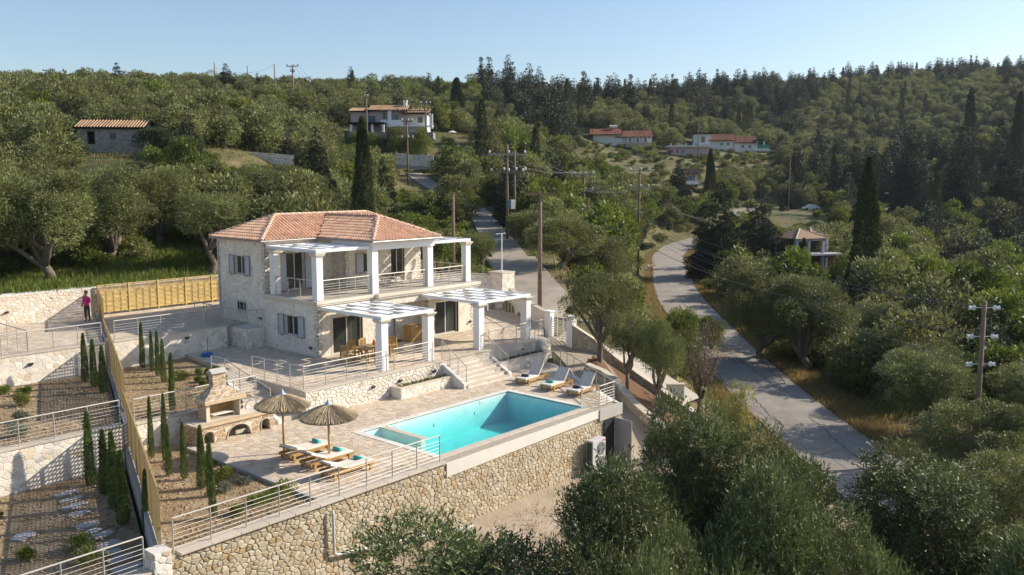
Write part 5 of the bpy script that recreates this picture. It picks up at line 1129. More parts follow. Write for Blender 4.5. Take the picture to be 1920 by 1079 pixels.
def gn_mass(name, label_kind, pts, protos):
    """one stuff object: points carrying instances of the prototypes"""
    coll = bpy.data.collections.new(name+'_kinds')
    for me in protos: coll.objects.link(bpy.data.objects.new(name+'_kind', me))
    me = bpy.data.meshes.new(name); me.from_pydata([(p[0], p[1], p[2]) for p in pts], [], []); 
    for an, k in (('sc', 3), ('rz', 4)): a = me.attributes.new(an, 'FLOAT', 'POINT'); a.data.foreach_set('value', [float(p[k]) for p in pts])
    a = me.attributes.new('pick', 'INT', 'POINT'); a.data.foreach_set('value', [int(p[5]) % len(protos) for p in pts])
    o = link(name, me, kind='stuff'); g = bpy.data.node_groups.new(name, 'GeometryNodeTree'); g.interface.new_socket('Geometry', in_out='INPUT', socket_type='NodeSocketGeometry'); g.interface.new_socket('Geometry', in_out='OUTPUT', socket_type='NodeSocketGeometry')
    N = g.nodes.new; gi, go = N('NodeGroupInput'), N('NodeGroupOutput'); ip = N('GeometryNodeInstanceOnPoints'); ci = N('GeometryNodeCollectionInfo'); ci.inputs['Collection'].default_value = coll; ci.inputs['Separate Children'].default_value = True; ci.inputs['Reset Children'].default_value = True
    L = g.links.new; L(gi.outputs[0], ip.inputs['Points']); L(ci.outputs[0], ip.inputs['Instance']); ip.inputs['Pick Instance'].default_value = True
    def att(nm, t): a = N('GeometryNodeInputNamedAttribute'); a.data_type = t; a.inputs[0].default_value = nm; return a.outputs[0]
    L(att('pick', 'INT'), ip.inputs['Instance Index']); L(att('sc', 'FLOAT'), ip.inputs['Scale']); cx = N('ShaderNodeCombineXYZ'); L(att('rz', 'FLOAT'), cx.inputs[2]); L(cx.outputs[0], ip.inputs['Rotation']); L(ip.outputs[0], go.inputs[0])
    md = o.modifiers.new('scatter', 'NODES'); md.node_group = g; return o
SINGLE = {'olive': 262, 'broad': 290, 'pine': 280, 'cypress': 270}
NAMES = {'olive': ('olive_tree', 'olive tree'), 'broad': ('broadleaf_tree', 'broadleaf tree'), 'pine': ('conifer_tree', 'conifer'), 'cypress': ('cypress_tree', 'cypress')}
DESC = {'olive': 'grey green olive', 'broad': 'bright green tree', 'pine': 'dark conifer', 'cypress': 'narrow cypress'}
LANDM = [('the barn', 210, 100), ('the old split olive', 95, 54), ('the timber fence', 300, 54), ('the villa roof', 470, 60), ('the flat topped ridge conifer', 425, 205), ('the ridge crossarm pole', 551, 188), ('the tall slender cypress', 683, 105), ('the pink house', 735, 168), ('the white garden parasol', 848, 183),
         ('the ridge cypress', 857, 250), ('the upper lane bend', 800, 142), ('the paired poles', 958, 88), ('the near pole', 1012, 57), ('the long bungalow', 1160, 278), ('the low pinkish house', 1290, 270), ('the white bungalows', 1370, 300), ('the two tier pole', 1094, 112), ('the insulator pole', 1196, 116),
         ('the yellow house', 1296, 228), ('the road bend', 1280, 150), ('the big roadside conifer', 1345, 118), ('the unfinished house', 1530, 128), ('the parked white car', 1520, 219), ('the black cypress', 1617, 88), ('the valley shelter', 1680, 232), ('the right hand pole', 1826, 58), ('the left ridge conifer', 222, 188), ('the stone wall on the slope', 480, 111), ('the high right cypress', 1814, 300), ('the right edge cypress', 1898, 240)]
def zone(px, D):
    best = min(LANDM, key=lambda l: ((l[1]-px)/90)**2+(4.0*math.log(D/l[2]))**2); dx = px-best[1]; dd = D/best[2]
    side = 'left of ' if dx < -22 else ('right of ' if dx > 22 else ''); dep = 'behind ' if dd > 1.12 else ('in front of ' if dd < .89 else ''); far = 'far ' if dd > 1.6 else ('well ' if dd > 1.3 or abs(dx) > 110 else '')
    if dep and side: return dep.strip()+' and '+side+best[0]
    return far+(dep or side or 'beside ')+best[0]
ORD = ['largest', 'second largest', 'third largest', 'fourth largest', 'fifth largest', 'sixth largest', 'seventh largest', 'eighth largest', 'ninth largest', 'tenth largest']
ZC = {}
for k in SINGLE:
    L_ = sorted([c for c in chosen if c[0] == k], key=lambda c: c[6]/(c[4])); one, rest = L_[:SINGLE[k]], L_[SINGLE[k]:]
    for (_, x, y, z, s, rz, D, px, pk) in one:
        o = link(NAMES[k][0], FAR[k][pk % len(FAR[k])]); o.location = (x, y, z); o.rotation_euler = (0, 0, rz); o.scale = (s, s, s*(.9+.2*((pk*7+int(px)) % 5)/4)); zn = zone(px, D)
        zc = ZC.setdefault((k, zn), []); zc.append(o); tag(o, DESC[k]+' '+zn, NAMES[k][1], DESC[k]+' trees '+zn)
    if rest: gn_mass('distant_'+{'olive': 'olive', 'broad': 'broadleaf', 'pine': 'conifer', 'cypress': 'cypress'}[k]+'_wood', k, [(x, y, z, s, rz, pk) for (_, x, y, z, s, rz, D, px, pk) in rest], FAR[k])
    print(k, len(one), len(rest))
for (k, zn), L_ in ZC.items():
    if len(L_) > 1:
        for i, o in enumerate(L_[:10]): o['label'] = ORD[i]+' '+DESC[k]+' '+zn
        for o in L_[10:]: o['label'] = 'lesser '+DESC[k]+' '+zn
for L_ in ZC.values():
    for o in L_:
        if len(o['label'].split()) > 16: o['label'] = o['label'].replace('grey green olive', 'olive').replace('just ', '')
# undergrowth between the trees
ux, uy_, uD, upx = scatter(16000, 21); uz = ground_z(ux, uy_); dr_, _ = line_dist(ux, uy_, ROAD_S); dl_, _ = line_dist(ux, uy_, LANE_S)
g2 = (dr_ > 4.2) & (dl_ > 3.4) & ~((uy_ > 20) & (uy_ < 58) & (ux < 48) & (ux > -30)) & (uD < 330)
PXc, PYt, _ = project(ux, uy_, uz+1.6); _, PYb, _ = project(ux, uy_, uz)
for (x0, y0, x1, y1, Dk) in KEEP: g2 &= ~((PXc > x0-6) & (PXc < x1+6) & (PYt < y1-np.where(uD > 200, 12, 0)) & (PYb > y0) & (uD < Dk))
ii = np.where(g2)[0]; ii = ii[visible(ux[ii], uy_[ii], uz[ii]+2.5, 1.0)][:4200]
gn_mass('undergrowth', 'shrub', [(ux[i], uy_[i], uz[i]-.1, RS.uniform(.5, 1.35), RS.uniform(0, 6.28), RS.integers(0, 3)) for i in ii], FAR['shrub'])

# ------------------------------------------------------------------ barbecue
M_CRAZY = mat('crazy_stone', (.42, .33, .235), .88, attr='tint', var=.1, vscale=8, bump=.006, bscale=25)
M_JOINTW = mat('cream_pointing', (.66, .60, .50), .9, var=.05, vscale=4)
M_TIMBERS = mat('cut_sandstone', (.56, .43, .28), .8, var=.12, vscale=4, bump=.003, bscale=30)
M_FIREB = mat('fire_brick', (.40, .27, .12), .9, var=.15, vscale=6, base2=(.34, .22, .10), mixscale=4)
PAL_BBQ = [(1.0, .95, .88, 4), (.8, .72, .62, 2), (1.15, 1.1, 1.0, 3), (1.05, .85, .62, 2), (.92, .86, .84, 2)]
bq = empty('stone_barbecue', (16.85, 31.0, 0), 'stone barbecue with arched niches, sloping hood and short chimney', 'barbecue'); BO = Vector((16.85, 31.0, 0))
def crazy(parent, O, U, V, N, region, seed, s=.26, singles=40, holes=()): masonry(parent, O, U, V, N, region, s, s*.85, .028, .012, PAL_BBQ, M_CRAZY, seed, singles, holes, .008)
# front with three arches
arch = [(.46, .48, .46), (1.81, 1.12, .50), (3.06, .44, .46)]      # centre u, width, spring
Lb = 3.5; Hb = .70; mb = MB(); us = [0]
for c, w, hh in arch: us += [c-w/2, c+w/2]
us.append(Lb)
def arch_h(c, w, u): r = w/2; base = .32 if w < .6 else .05; return base+math.sqrt(max(0, 1-((u-c)/r)**2))*(.20 if w < .6 else .50)
for i in range(0, len(us)-1, 2): mb.box(us[i], 0, 0, us[i+1], .12, Hb)
for c, w, hh in arch:
    n = 12
    for k in range(n):
        a, b = c-w/2+w*k/n, c-w/2+w*(k+1)/n; ha, hb_ = arch_h(c, w, a), arch_h(c, w, b)
        mb.mesh([(a, 0, ha), (b, 0, hb_), (b, 0, Hb), (a, 0, Hb), (a, .12, ha), (b, .12, hb_), (b, .12, Hb), (a, .12, Hb)], [(0, 1, 2, 3), (7, 6, 5, 4), (0, 4, 5, 1)])
mb.build('base_front', M_JOINTW, bq)
crazy(bq, (0, 0, 0), (1, 0, 0), UZ, (0, -1, 0), [(0, 0), (Lb, 0), (Lb, Hb), (0, Hb)], 301, .24, 60, holes=[(c-w/2-.03, -.1, c+w/2+.03, arch_h(c, w, c)-.02) for c, w, _ in arch])
for c, w, hh in arch:
    b = MB(); n = 12; pts = [(c-w/2, -.02, 0)]+[(c-w/2+w*k/n, -.02, arch_h(c, w, c-w/2+w*k/n)) for k in range(n+1)]+[(c+w/2, -.02, 0)]; b.tube(pts, .028, 6); b.build('arch_trim', M_TIMBERS, bq)
MB().box(0, .12, 0, .1, 1.0, Hb).build('base_side', M_JOINTW, bq); MB().box(Lb-.1, .12, 0, Lb, 1.0, Hb).build('base_side', M_JOINTW, bq); MB().box(.1, .9, 0, Lb-.1, 1.0, Hb).build('base_back', M_CONC, bq)
crazy(bq, (0, 1.0, 0), (0, -1, 0), UZ, (-1, 0, 0), [(0, 0), (1.0, 0), (1.0, Hb), (0, Hb)], 302, .24, 12)
mb = MB(); mb.cbox(-.05, -.08, Hb+.002, Lb+.05, .32, Hb+.09, .02); mb.build('counter_edge', M_TIMBERS, bq); MB().cbox(-.05, .322, Hb+.002, Lb+.05, 1.05, Hb+.085, .02).build('counter_top', M_COPE_L2, bq)
# firebox
f0, f1 = .62, 2.28
MB().box(f0, .38, Hb+.09, f0+.16, 1.05, 1.5).build('firebox_side', M_JOINTW, bq); MB().box(f1-.16, .38, Hb+.09, f1, 1.05, 1.5).build('firebox_side', M_JOINTW, bq); MB().box(f0+.16, .9, Hb+.09, f1-.16, 1.05, 1.5).build('firebox_back', M_FIREB, bq)
crazy(bq, (f0, 1.05, 0), (0, -1, 0), UZ, (-1, 0, 0), [(0, Hb+.1), (.67, Hb+.1), (.67, 1.5), (0, 1.5)], 303, .22, 8)
for k in range(6):
    for j in range(6): MB().cbox(f0+.17+j*.223, .885, Hb+.1+k*.115, f0+.385+j*.223, .9, Hb+.205+k*.115, .004).build('fire_brick', M_FIREB, bq)
MB().cbox(f0-.12, .25, 1.5, f1+.12, 1.12, 1.64, .02).build('hood_lintel', M_TIMBERS, bq)
h0, h1 = (f0-.08, .30, f1+.08, 1.08), (f0+.52, .72, f1-.52, 1.06); zA, zB = 1.641, 2.05; mb = MB()
P = [(h0[0], h0[1], zA), (h0[2], h0[1], zA), (h0[2], h0[3], zA), (h0[0], h0[3], zA), (h1[0], h1[1], zB), (h1[2], h1[1], zB), (h1[2], h1[3], zB), (h1[0], h1[3], zB)]
mb.mesh(P, [(0, 1, 5, 4), (1, 2, 6, 5), (2, 3, 7, 6), (3, 0, 4, 7), (4, 5, 6, 7)]); mb.build('hood', M_JOINTW, bq)
def face_stones(P4, seed, s=.2):
    A, B, C_, D_ = [Vector(P[i]) for i in P4]; u = (B-A).normalized(); nrm = u.cross((D_-A)).normalized(); v = nrm.cross(u).normalized()
    reg = [((q-A).dot(u), (q-A).dot(v)) for q in (A, B, C_, D_)]; crazy(bq, tuple(A), tuple(u), tuple(v), tuple(nrm), reg, seed, s, 30)
face_stones((0, 1, 5, 4), 305); face_stones((3, 0, 4, 7), 306); face_stones((1, 2, 6, 5), 307)
c0 = (h1[0]+.02, h1[1]+.02, h1[2]-.02, h1[3]-.02)
MB().box(c0[0], c0[1], zB, c0[2], c0[3], 2.62).build('chimney', M_JOINTW, bq)
crazy(bq, (c0[0], c0[1], 0), (1, 0, 0), UZ, (0, -1, 0), [(0, zB), (c0[2]-c0[0], zB), (c0[2]-c0[0], 2.62), (0, 2.62)], 308, .19, 12); crazy(bq, (c0[0], c0[3], 0), (0, -1, 0), UZ, (-1, 0, 0), [(0, zB), (c0[3]-c0[1], zB), (c0[3]-c0[1], 2.62), (0, 2.62)], 309, .19, 8)
mb = MB(); mb.mesh([(c0[0]-.06, c0[1]-.1, 2.63), (c0[2]+.06, c0[1]-.1, 2.63), (c0[2]+.06, (c0[1]+c0[3])/2, 2.80), (c0[0]-.06, (c0[1]+c0[3])/2, 2.80), (c0[2]+.06, c0[3]+.1, 2.63), (c0[0]-.06, c0[3]+.1, 2.63)], [(0, 1, 2, 3), (3, 2, 4, 5), (0, 3, 5), (1, 4, 2), (0, 5, 4, 1)]); mb.build('chimney_cap', M_CONC, bq)
g = MB()
for k in range(9): g.tube([(f0+.35, .42+k*.05, .98), (f0+1.25, .42+k*.05, .98)], .008, 5)
for (x, y) in ((f0+.35, .42), (f0+1.25, .42), (f0+.35, .82), (f0+1.25, .82)): g.tube([(x, y, Hb+.09), (x, y, .98)], .01, 5)
g.tube([(f0+.35, .4, .98), (f0+.35, .84, .98)], .012, 5); g.tube([(f0+1.25, .4, .98), (f0+1.25, .84, .98)], .012, 5); g.build('grill_rack', M_STEEL, bq)
MB().cbox(.1, .38, Hb+.087, .5, .85, Hb+.1, .02).build('sink', M_STEEL, bq); mb = MB(); mb.tube([(.3, .8, Hb+.1), (.3, .8, Hb+.32), (.3, .66, Hb+.34), (.3, .62, Hb+.28)], .014, 6); mb.build('tap', M_STEEL, bq)
for z in (1.1, 1.3): mb = MB(); mb.tube([(f1-.05, .36, z-.05), (f1-.05, .36, z+.08)], .03, 8); mb.build('knob', M_DARK, bq)

# ------------------------------------------------------------------ sun loungers, towels, parasols
def lounger(loc, rz, back_deg, label, group, m_cush, back_cush=None):
    o = empty('sun_lounger', loc, label, 'sun lounger', group, rz)     # foot end at x=0, head towards +x
    L_, W_ = 1.95, .66; m = M_WOOD
    for s in (-1, 1): MB().cbox(.0, s*W_/2-.025, .18, L_, s*W_/2+.025, .29, .008).build('side_rail', m, o)
    for x in (.16, L_-.22):
        for s in (-1, 1): MB().cbox(x, s*(W_/2+.05)-.03, 0, x+.11, s*(W_/2+.05)+.03, .28, .008).build('leg', m, o)
    for x in (.0, 1.15, L_-.07): MB().cbox(x, -W_/2+.03, .2, x+.06, W_/2-.03, .27, .006).build('cross_bar', m, o)
    for i in range(7): MB().cbox(.07+i*.155, -W_/2+.03, .272, .17+i*.155, W_/2-.03, .292, .004).build('slat', m, o)
    # cushion: seat and raised back
    hx = 1.17; a = math.radians(back_deg); bl = .80
    sb = MB(); sb.cbox(.02, -W_/2-.01, .295, hx, W_/2+.01, .36, .02); sb.build('seat_cushion', m_cush, o)
    d = Vector((math.cos(a), 0, math.sin(a))); n = Vector((-math.sin(a), 0, math.cos(a))); B = Vector((hx+.01, 0, .30))
    def q(t, y, w): p = B+d*t+n*w; return (p.x, y, p.z)
    bb = MB(); w2 = W_/2+.01; P = [q(0, -w2, 0), q(bl, -w2, 0), q(bl, w2, 0), q(0, w2, 0), q(.015, -w2+.015, .065), q(bl-.02, -w2+.015, .065), q(bl-.02, w2-.015, .065), q(.015, w2-.015, .065)]
    bb.mesh(P, [(0, 3, 2, 1), (4, 5, 6, 7), (0, 1, 5, 4), (1, 2, 6, 5), (2, 3, 7, 6), (3, 0, 4, 7)]); bb.build('back_cushion', back_cush or m_cush, o)
    fr = MB()
    for s in (-1, 1): fr.bar(q(0, s*(W_/2-.03), -.03), q(bl, s*(W_/2-.03), -.03), .04, .035)
    for t in (.1, .4, .72): fr.bar(q(t, -W_/2+.05, -.03), q(t, W_/2-.05, -.03), .06, .02)
    fr.build('back_frame', m, o); st_ = MB()
    for s in (-1, 1): st_.tube([q(.5, s*.25, -.04), (hx+.5*math.cos(a)+.12, s*.25, .2)], .012, 5)
    st_.build('stay', M_WOOD, o); return o
M_CUSHG = mat('taupe_cushion', (.60, .54, .49), .95, var=.05, vscale=3, bump=.003, bscale=60)
M_TEAL = mat('turquoise_towel', (.07, .47, .42), .98, var=.12, vscale=12, bump=.008, bscale=80); M_NAVY = mat('dark_blue_towel', (.045, .04, .07), .98, var=.12, vscale=12, bump=.008, bscale=80)
gL, gR = 'sun loungers under the thatched parasols', 'sun loungers beyond the far end of the pool'
for i, (x, y, r, b) in enumerate(((20.0, 26.95, 181, 17), (19.9, 25.5, 180, 24), (19.75, 24.1, 179, 20))):
    lab = ['cream lounger farthest from the front railing, under the far parasol', 'middle cream lounger under the thatched parasols', 'cream lounger nearest the front railing'][i]
    lounger((x, y, .01), math.radians(r), b, lab, gL, M_CUSH)
def towel(loc, rz, m, label, roll=True):
    mb = MB(); mb.tube([(0, -.19, 0), (0, -.185, 0), (0, .185, 0), (0, .19, 0)], [.05, .065, .065, .05], 12); mb.tube([(.07, -.18, -.02), (.07, .18, -.02)], .045, 10)
    o = mb.build('rolled_towel', m, smooth=True); o.location = loc; o.rotation_euler = (0, 0, rz); tag(o, label, 'towel', 'rolled towels on the loungers')
for i, (x, y) in enumerate(((19.55, 27.0), (19.45, 25.55), (19.3, 24.15))): towel((x, y, .435), .1*i, M_TEAL, ['turquoise towel rolled on the farthest lounger of the parasol group', 'turquoise towel on the middle parasol lounger, half behind the pole', 'turquoise towel rolled on the lounger nearest the railing'][i])
for i, (x, y, r) in enumerate(((33.0, 28.05, 4), (32.8, 26.25, 3), (32.75, 24.55, 5))):
    lounger((x, y, .01), math.radians(r), 52, ['grey backed lounger nearest the stairs side, with dark towel', 'middle grey backed lounger with a turquoise towel', 'grey backed lounger in the deck corner by the railing'][i], gR, M_CUSH, M_CUSHG)
    towel((x+.42, y+.05, .435), .15, M_TEAL if i == 1 else M_NAVY, ['dark towel on the grey lounger nearest the stairs side', 'turquoise folded towel on the middle grey lounger', 'dark towel on the grey lounger in the deck corner'][i])
M_THATCH = mat('dry_reed_thatch', (.40, .32, .21), .95, attr='tint', var=.12, vscale=6); M_PEELED = mat('peeled_log', (.50, .33, .14), .7, var=.1, vscale=4); M_CAPB = mat('blue_grey_cap', (.30, .40, .52), .5)
def parasol(loc, H, Rr, label, seed):
    o = empty('thatched_parasol', loc, label, 'parasol', 'thatched reed parasols'); R = random.Random(seed)
    mb = MB(); mb.tube([(0, 0, -.02), (0, 0, H-.1)], [.05, .042], 10); mb.build('pole', M_PEELED, o, smooth=True)
    mb = MB(); n = 36; prof = ((.02, 0), (Rr*.5, -.19), (Rr, -.46), (Rr*.98, -.50), (Rr*.5, -.25), (.02, -.06))
    for i in range(len(prof)-1):
        for k in range(n):
            a0, a1 = 2*math.pi*k/n, 2*math.pi*(k+1)/n; (r0, z0), (r1, z1) = prof[i], prof[i+1]
            mb.poly([(r0*math.cos(a0), r0*math.sin(a0), H+z0), (r0*math.cos(a1), r0*math.sin(a1), H+z0), (r1*math.cos(a1), r1*math.sin(a1), H+z1), (r1*math.cos(a0), r1*math.sin(a0), H+z1)][::-1], (.75, .72, .68))
    mb.build('canopy_base', M_THATCH, o, col=True)
    mb = MB()
    for k in range(1500):                                            # reeds laid down the slope, slightly bent and uneven at the rim
        a = R.uniform(0, 2*math.pi); r0 = R.uniform(.03, .55)*Rr if k % 3 else .04; r1 = min(Rr*R.uniform(.95, 1.05), r0+R.uniform(.45, 1.0)*Rr); da = R.uniform(-.05, .05); w = R.uniform(.007, .014); t = R.choice((.55, .75, .9, 1.0, 1.15, 1.4)); l = R.uniform(.012, .05)
        def S(r, a_, ex=0): z = -.19*(r/(Rr*.5)) if r < Rr*.5 else -.19-.27*((r-Rr*.5)/(Rr*.5)); return Vector((r*math.cos(a_), r*math.sin(a_), H+z+l+ex))
        A, B = S(r0, a), S(r1, a+da); tan = Vector((-math.sin(a), math.cos(a), 0)); up = Vector((0, 0, w*1.2))
        mb.mesh([A-tan*w, A+up, A+tan*w, B-tan*w*1.1, B+up, B+tan*w*1.1], [(0, 3, 4, 1), (1, 4, 5, 2), (3, 5, 4)], (t, t*R.uniform(.93, 1.02), t*R.uniform(.85, 1.0)))
    mb.build('thatch_reeds', M_THATCH, o, kind='stuff', col=True)
    mb = MB(); mb.lathe([(.0, .24), (.05, .16), (.10, .06), (.17, .0), (.16, -.02), (.0, -.02)][::-1], (0, 0, H-.02), 14); mb.build('cap', M_CAPB, o, smooth=True)
    rb = MB()
    for k in range(8): a = math.pi*k/4; rb.tube([(.04*math.cos(a), .04*math.sin(a), H-.14), (Rr*.93*math.cos(a), Rr*.93*math.sin(a), H-.50)], .012, 5)
    rb.build('ribs', M_PEELED, o); return o
parasol((19.06, 25.52, 0), 2.22, 1.08, 'nearer thatched parasol, its pole rising between two loungers', 3); parasol((18.6, 27.75, 0), 2.34, 1.04, 'farther thatched parasol beside the barbecue', 4)

# ------------------------------------------------------------------ terrace furniture
tb = empty('dining_table', (28.3, 34.1, TZ+.01), 'wooden dining table laid for a meal under the left pergola', 'table', rz=math.radians(8))
for i in range(7): MB().cbox(-.95, -.45+i*.13, .71, .95, -.33+i*.13, .745, .006).build('plank', M_WOOD, tb)
for s in (-1, 1):
    MB().bar((s*.6, -.3, 0), (s*.6, .3, .70), .07, .05).build('leg', M_WOOD, tb); MB().bar((s*.6, .3, 0), (s*.6, -.3, .70), .07, .05, up=(0, .1, 1)).build('leg', M_WOOD, tb)
MB().bar((-.6, 0, .35), (.6, 0, .35), .05, .07).build('stretcher', M_WOOD, tb)
def wchair(x, y, rz, label):
    o = empty('garden_chair', (x, y, TZ+.01), label, 'chair', 'wooden chairs round the dining table', math.radians(rz)); m = M_WOOD
    for (a, b) in ((-.25, -.25), (-.25, .25)): MB().cbox(a-.03, b-.03, 0, a+.03, b+.03, .98, .006).build('leg', m, o)
    for (a, b) in ((.25, -.25), (.25, .25)): MB().cbox(a-.03, b-.03, 0, a+.03, b+.03, .62, .006).build('leg', m, o)
    for i in range(4): MB().cbox(-.22+i*.125, -.25, .40, -.115+i*.125, .25, .43, .005).build('seat_slat', m, o)
    for i in range(5): MB().cbox(-.27, -.2+i*.09, .45, -.245, -.14+i*.09, .9, .004).build('back_slat', m, o)
    MB().cbox(-.28, -.22, .9, -.23, .22, .99, .006).build('top_rail', m, o)
    for s in (-1, 1): MB().cbox(-.25, s*.27-.03, .62, .30, s*.27+.03, .65, .006).build('armrest', m, o)
wchair(26.95, 34.35, 8, 'wooden armchair at the left head of the dining table'); wchair(29.65, 34.25, 188, 'wooden armchair at the right head of the dining table'); wchair(27.85, 33.3, 98, 'wooden armchair at the near side of the table, by the column'); wchair(28.6, 34.95, -82, 'wooden armchair on the far side of the table'); wchair(27.8, 34.85, -82, 'wooden armchair on the far side, nearer the sliding door')
M_CER = mat('white_ceramic', (.75, .74, .72), .3)
for i, (x, y) in enumerate(((27.7, 34.15), (28.2, 33.85), (28.2, 34.4), (28.8, 33.95))):
    mb = MB(); mb.lathe([(.06, 0), (.12, .02), (.125, .025), (.06, .012)], (x, y, TZ+.762), 14); tag(mb.build('plate', M_CER), 'white plate on the dining table, '+['left end', 'near side', 'far side', 'right side by the orange jug'][i], 'plate', 'plates on the dining table')
mb = MB(); mb.lathe([(.05, 0), (.09, .07), (.085, .16), (.05, .22), (.07, .27)], (28.55, 34.2, TZ+.762), 14); tag(mb.build('orange_jug', mat('orange_glaze', (.55, .12, .03), .35), smooth=True), 'orange jug standing on the dining table', 'jug')
bx_ = empty('wooden_chest', (33.45, 36.55, TZ+.01), 'upright yellow timber chest against the wall behind the pergola column', 'chest')
for i in range(6): MB().cbox(-.45+i*.15, -.32, .02, -.305+i*.15, -.3, .85, .004).build('board', M_WOOD, bx_)
for i in range(4): MB().cbox(-.47, -.3+i*.15, .02, -.45, -.155+i*.15, .85, .004).build('board', M_WOOD, bx_)
MB().box(-.45, -.3, .02, .45, .3, .85).build('carcass', M_WOOD, bx_); MB().cbox(-.5, -.36, .852, .5, .34, .9, .01).build('lid', M_WOOD, bx_)
# balcony seats (woven) and small tables
M_RATTAN = mat('grey_brown_rattan', (.22, .175, .13), .85, var=.2, vscale=20, bump=.004, bscale=60)
def bchair(x, y, rz, label):
    o = empty('rattan_chair', (x, y, FZ+.05), label, 'chair', 'rattan chairs on the upper balcony', math.radians(rz))
    MB().cbox(-.25, -.26, .36, .25, .26, .44, .03).build('seat', M_RATTAN, o); MB().cbox(-.22, -.22, .442, .22, .22, .5, .03).build('cushion', M_CUSH, o)
    mb = MB(); mb.mesh([(-.25, -.26, .44), (-.25, .26, .44), (-.36, .24, .88), (-.36, -.24, .88), (-.20, -.26, .44), (-.20, .26, .44), (-.32, .24, .88), (-.32, -.24, .88)], [(3, 2, 1, 0), (4, 5, 6, 7), (0, 1, 5, 4), (1, 2, 6, 5), (2, 3, 7, 6), (3, 0, 4, 7)]); mb.build('backrest', M_RATTAN, o)
    for s in (-1, 1): mb = MB(); mb.tube([(-.3, s*.28, .66), (.1, s*.29, .62), (.24, s*.28, .42)], .022, 6); mb.build('armrest', M_RATTAN, o)
    for a in (-1, 1):
        for s in (-1, 1): mb = MB(); mb.tube([(a*.2, s*.22, .37), (a*.28, s*.27, 0)], .015, 5); mb.build('leg', M_DARK, o)
bchair(28.6, 38.9, 160, 'rattan chair behind the second column of the balcony'); bchair(32.4, 38.5, 10, 'rattan chair left of the small balcony table'); bchair(34.0, 38.6, 175, 'rattan chair right of the small balcony table'); bchair(36.8, 38.8, 150, 'rattan chair under the right upper pergola')
for i, (x, y) in enumerate(((33.2, 38.5), (37.6, 38.6))):
    mb = MB(); mb.lathe([(.3, .0), (.32, .02), (.32, .035), (.3, .05)], (0, 0, .66), 18); t = empty('side_table', (x, y, FZ+.05), ['small round balcony table between two rattan chairs', 'small round table under the right upper pergola'][i], 'table'); mb.build('table_top', M_RATTAN, t)
    for k in range(3): a = k*2.1; mb = MB(); mb.tube([(.05*math.cos(a), .05*math.sin(a), .66), (.25*math.cos(a), .25*math.sin(a), 0)], .014, 5); mb.build('leg', M_DARK, t)
# blue basin with stick
bb_ = empty('blue_basin', (23.3, 41.5, TZ+.01), 'blue round basin with an upright stick on the paving by the yard wall', 'basin'); M_BLUE = mat('blue_plastic', (.02, .14, .42), .4)
mb = MB(); mb.lathe([(.0, .02), (.22, .02), (.32, .13), (.34, .13), (.23, .0), (.0, .0)][::-1], (0, 0, 0), 20); mb.build('bowl', M_BLUE, bb_, smooth=True); mb = MB(); mb.tube([(.05, .05, .02), (.12, .08, .95)], .016, 6); mb.build('stick', M_BLUE, bb_)
mb = MB(); mb.tube([(-.22, 0, .12), (-.12, 0, .3), (.12, 0, .3), (.22, 0, .12)], .01, 5); mb.build('hoop', M_BLUE, bb_)
# wall lamps
def wlamp(x, y, z, dx, dy, label):
    o = empty('wall_lamp', (x, y, z), label, 'wall lamp', 'dark step lights on the walls', math.atan2(dy, dx)); MB().cbox(0, -.1, -.06, .05, .1, .06, .01).build('back_plate', M_DARK, o); mb = MB(); mb.mesh([(.05, -.1, .06), (.05, .1, .06), (.16, .1, .02), (.16, -.1, .02), (.05, -.1, .03), (.05, .1, .03)], [(0, 1, 2, 3), (5, 4, 3, 2), (0, 3, 4), (1, 5, 2), (0, 4, 5, 1)]); mb.build('hood', M_DARK, o)
for q in ((25.9, 31.17, .72, 0, -1, 'wall lamp on the terrace wall left of the planter'), (27.6, 31.17, .72, 0, -1, 'wall lamp above the left planter plants, left one'), (29.9, 31.17, .8, 0, -1, 'wall lamp above the left planter plants, by the stairs'), (36.9, 31.27, .85, 0, -1, 'wall lamp over the right planter'), (23.0, 42.97, 2.05, 0, -1, 'wall lamp on the wall below the yard railing'),
          (15.2, 42.97, 1.9, 0, -1, 'wall lamp on the neighbour terrace wall'), (17.5, 52.45, 3.1, 0, -1, 'wall lamp on the long back wall'), (26.87, 37.3, 1.65, -1, 0, 'wall lamp low on the house by the front left corner'), (38.3, 36.67, 1.7, 0, -1, 'wall lamp by the right sliding door'), (26.87, 41.9, 2.75, -1, 0, 'wall lamp above the landing')): wlamp(*q)

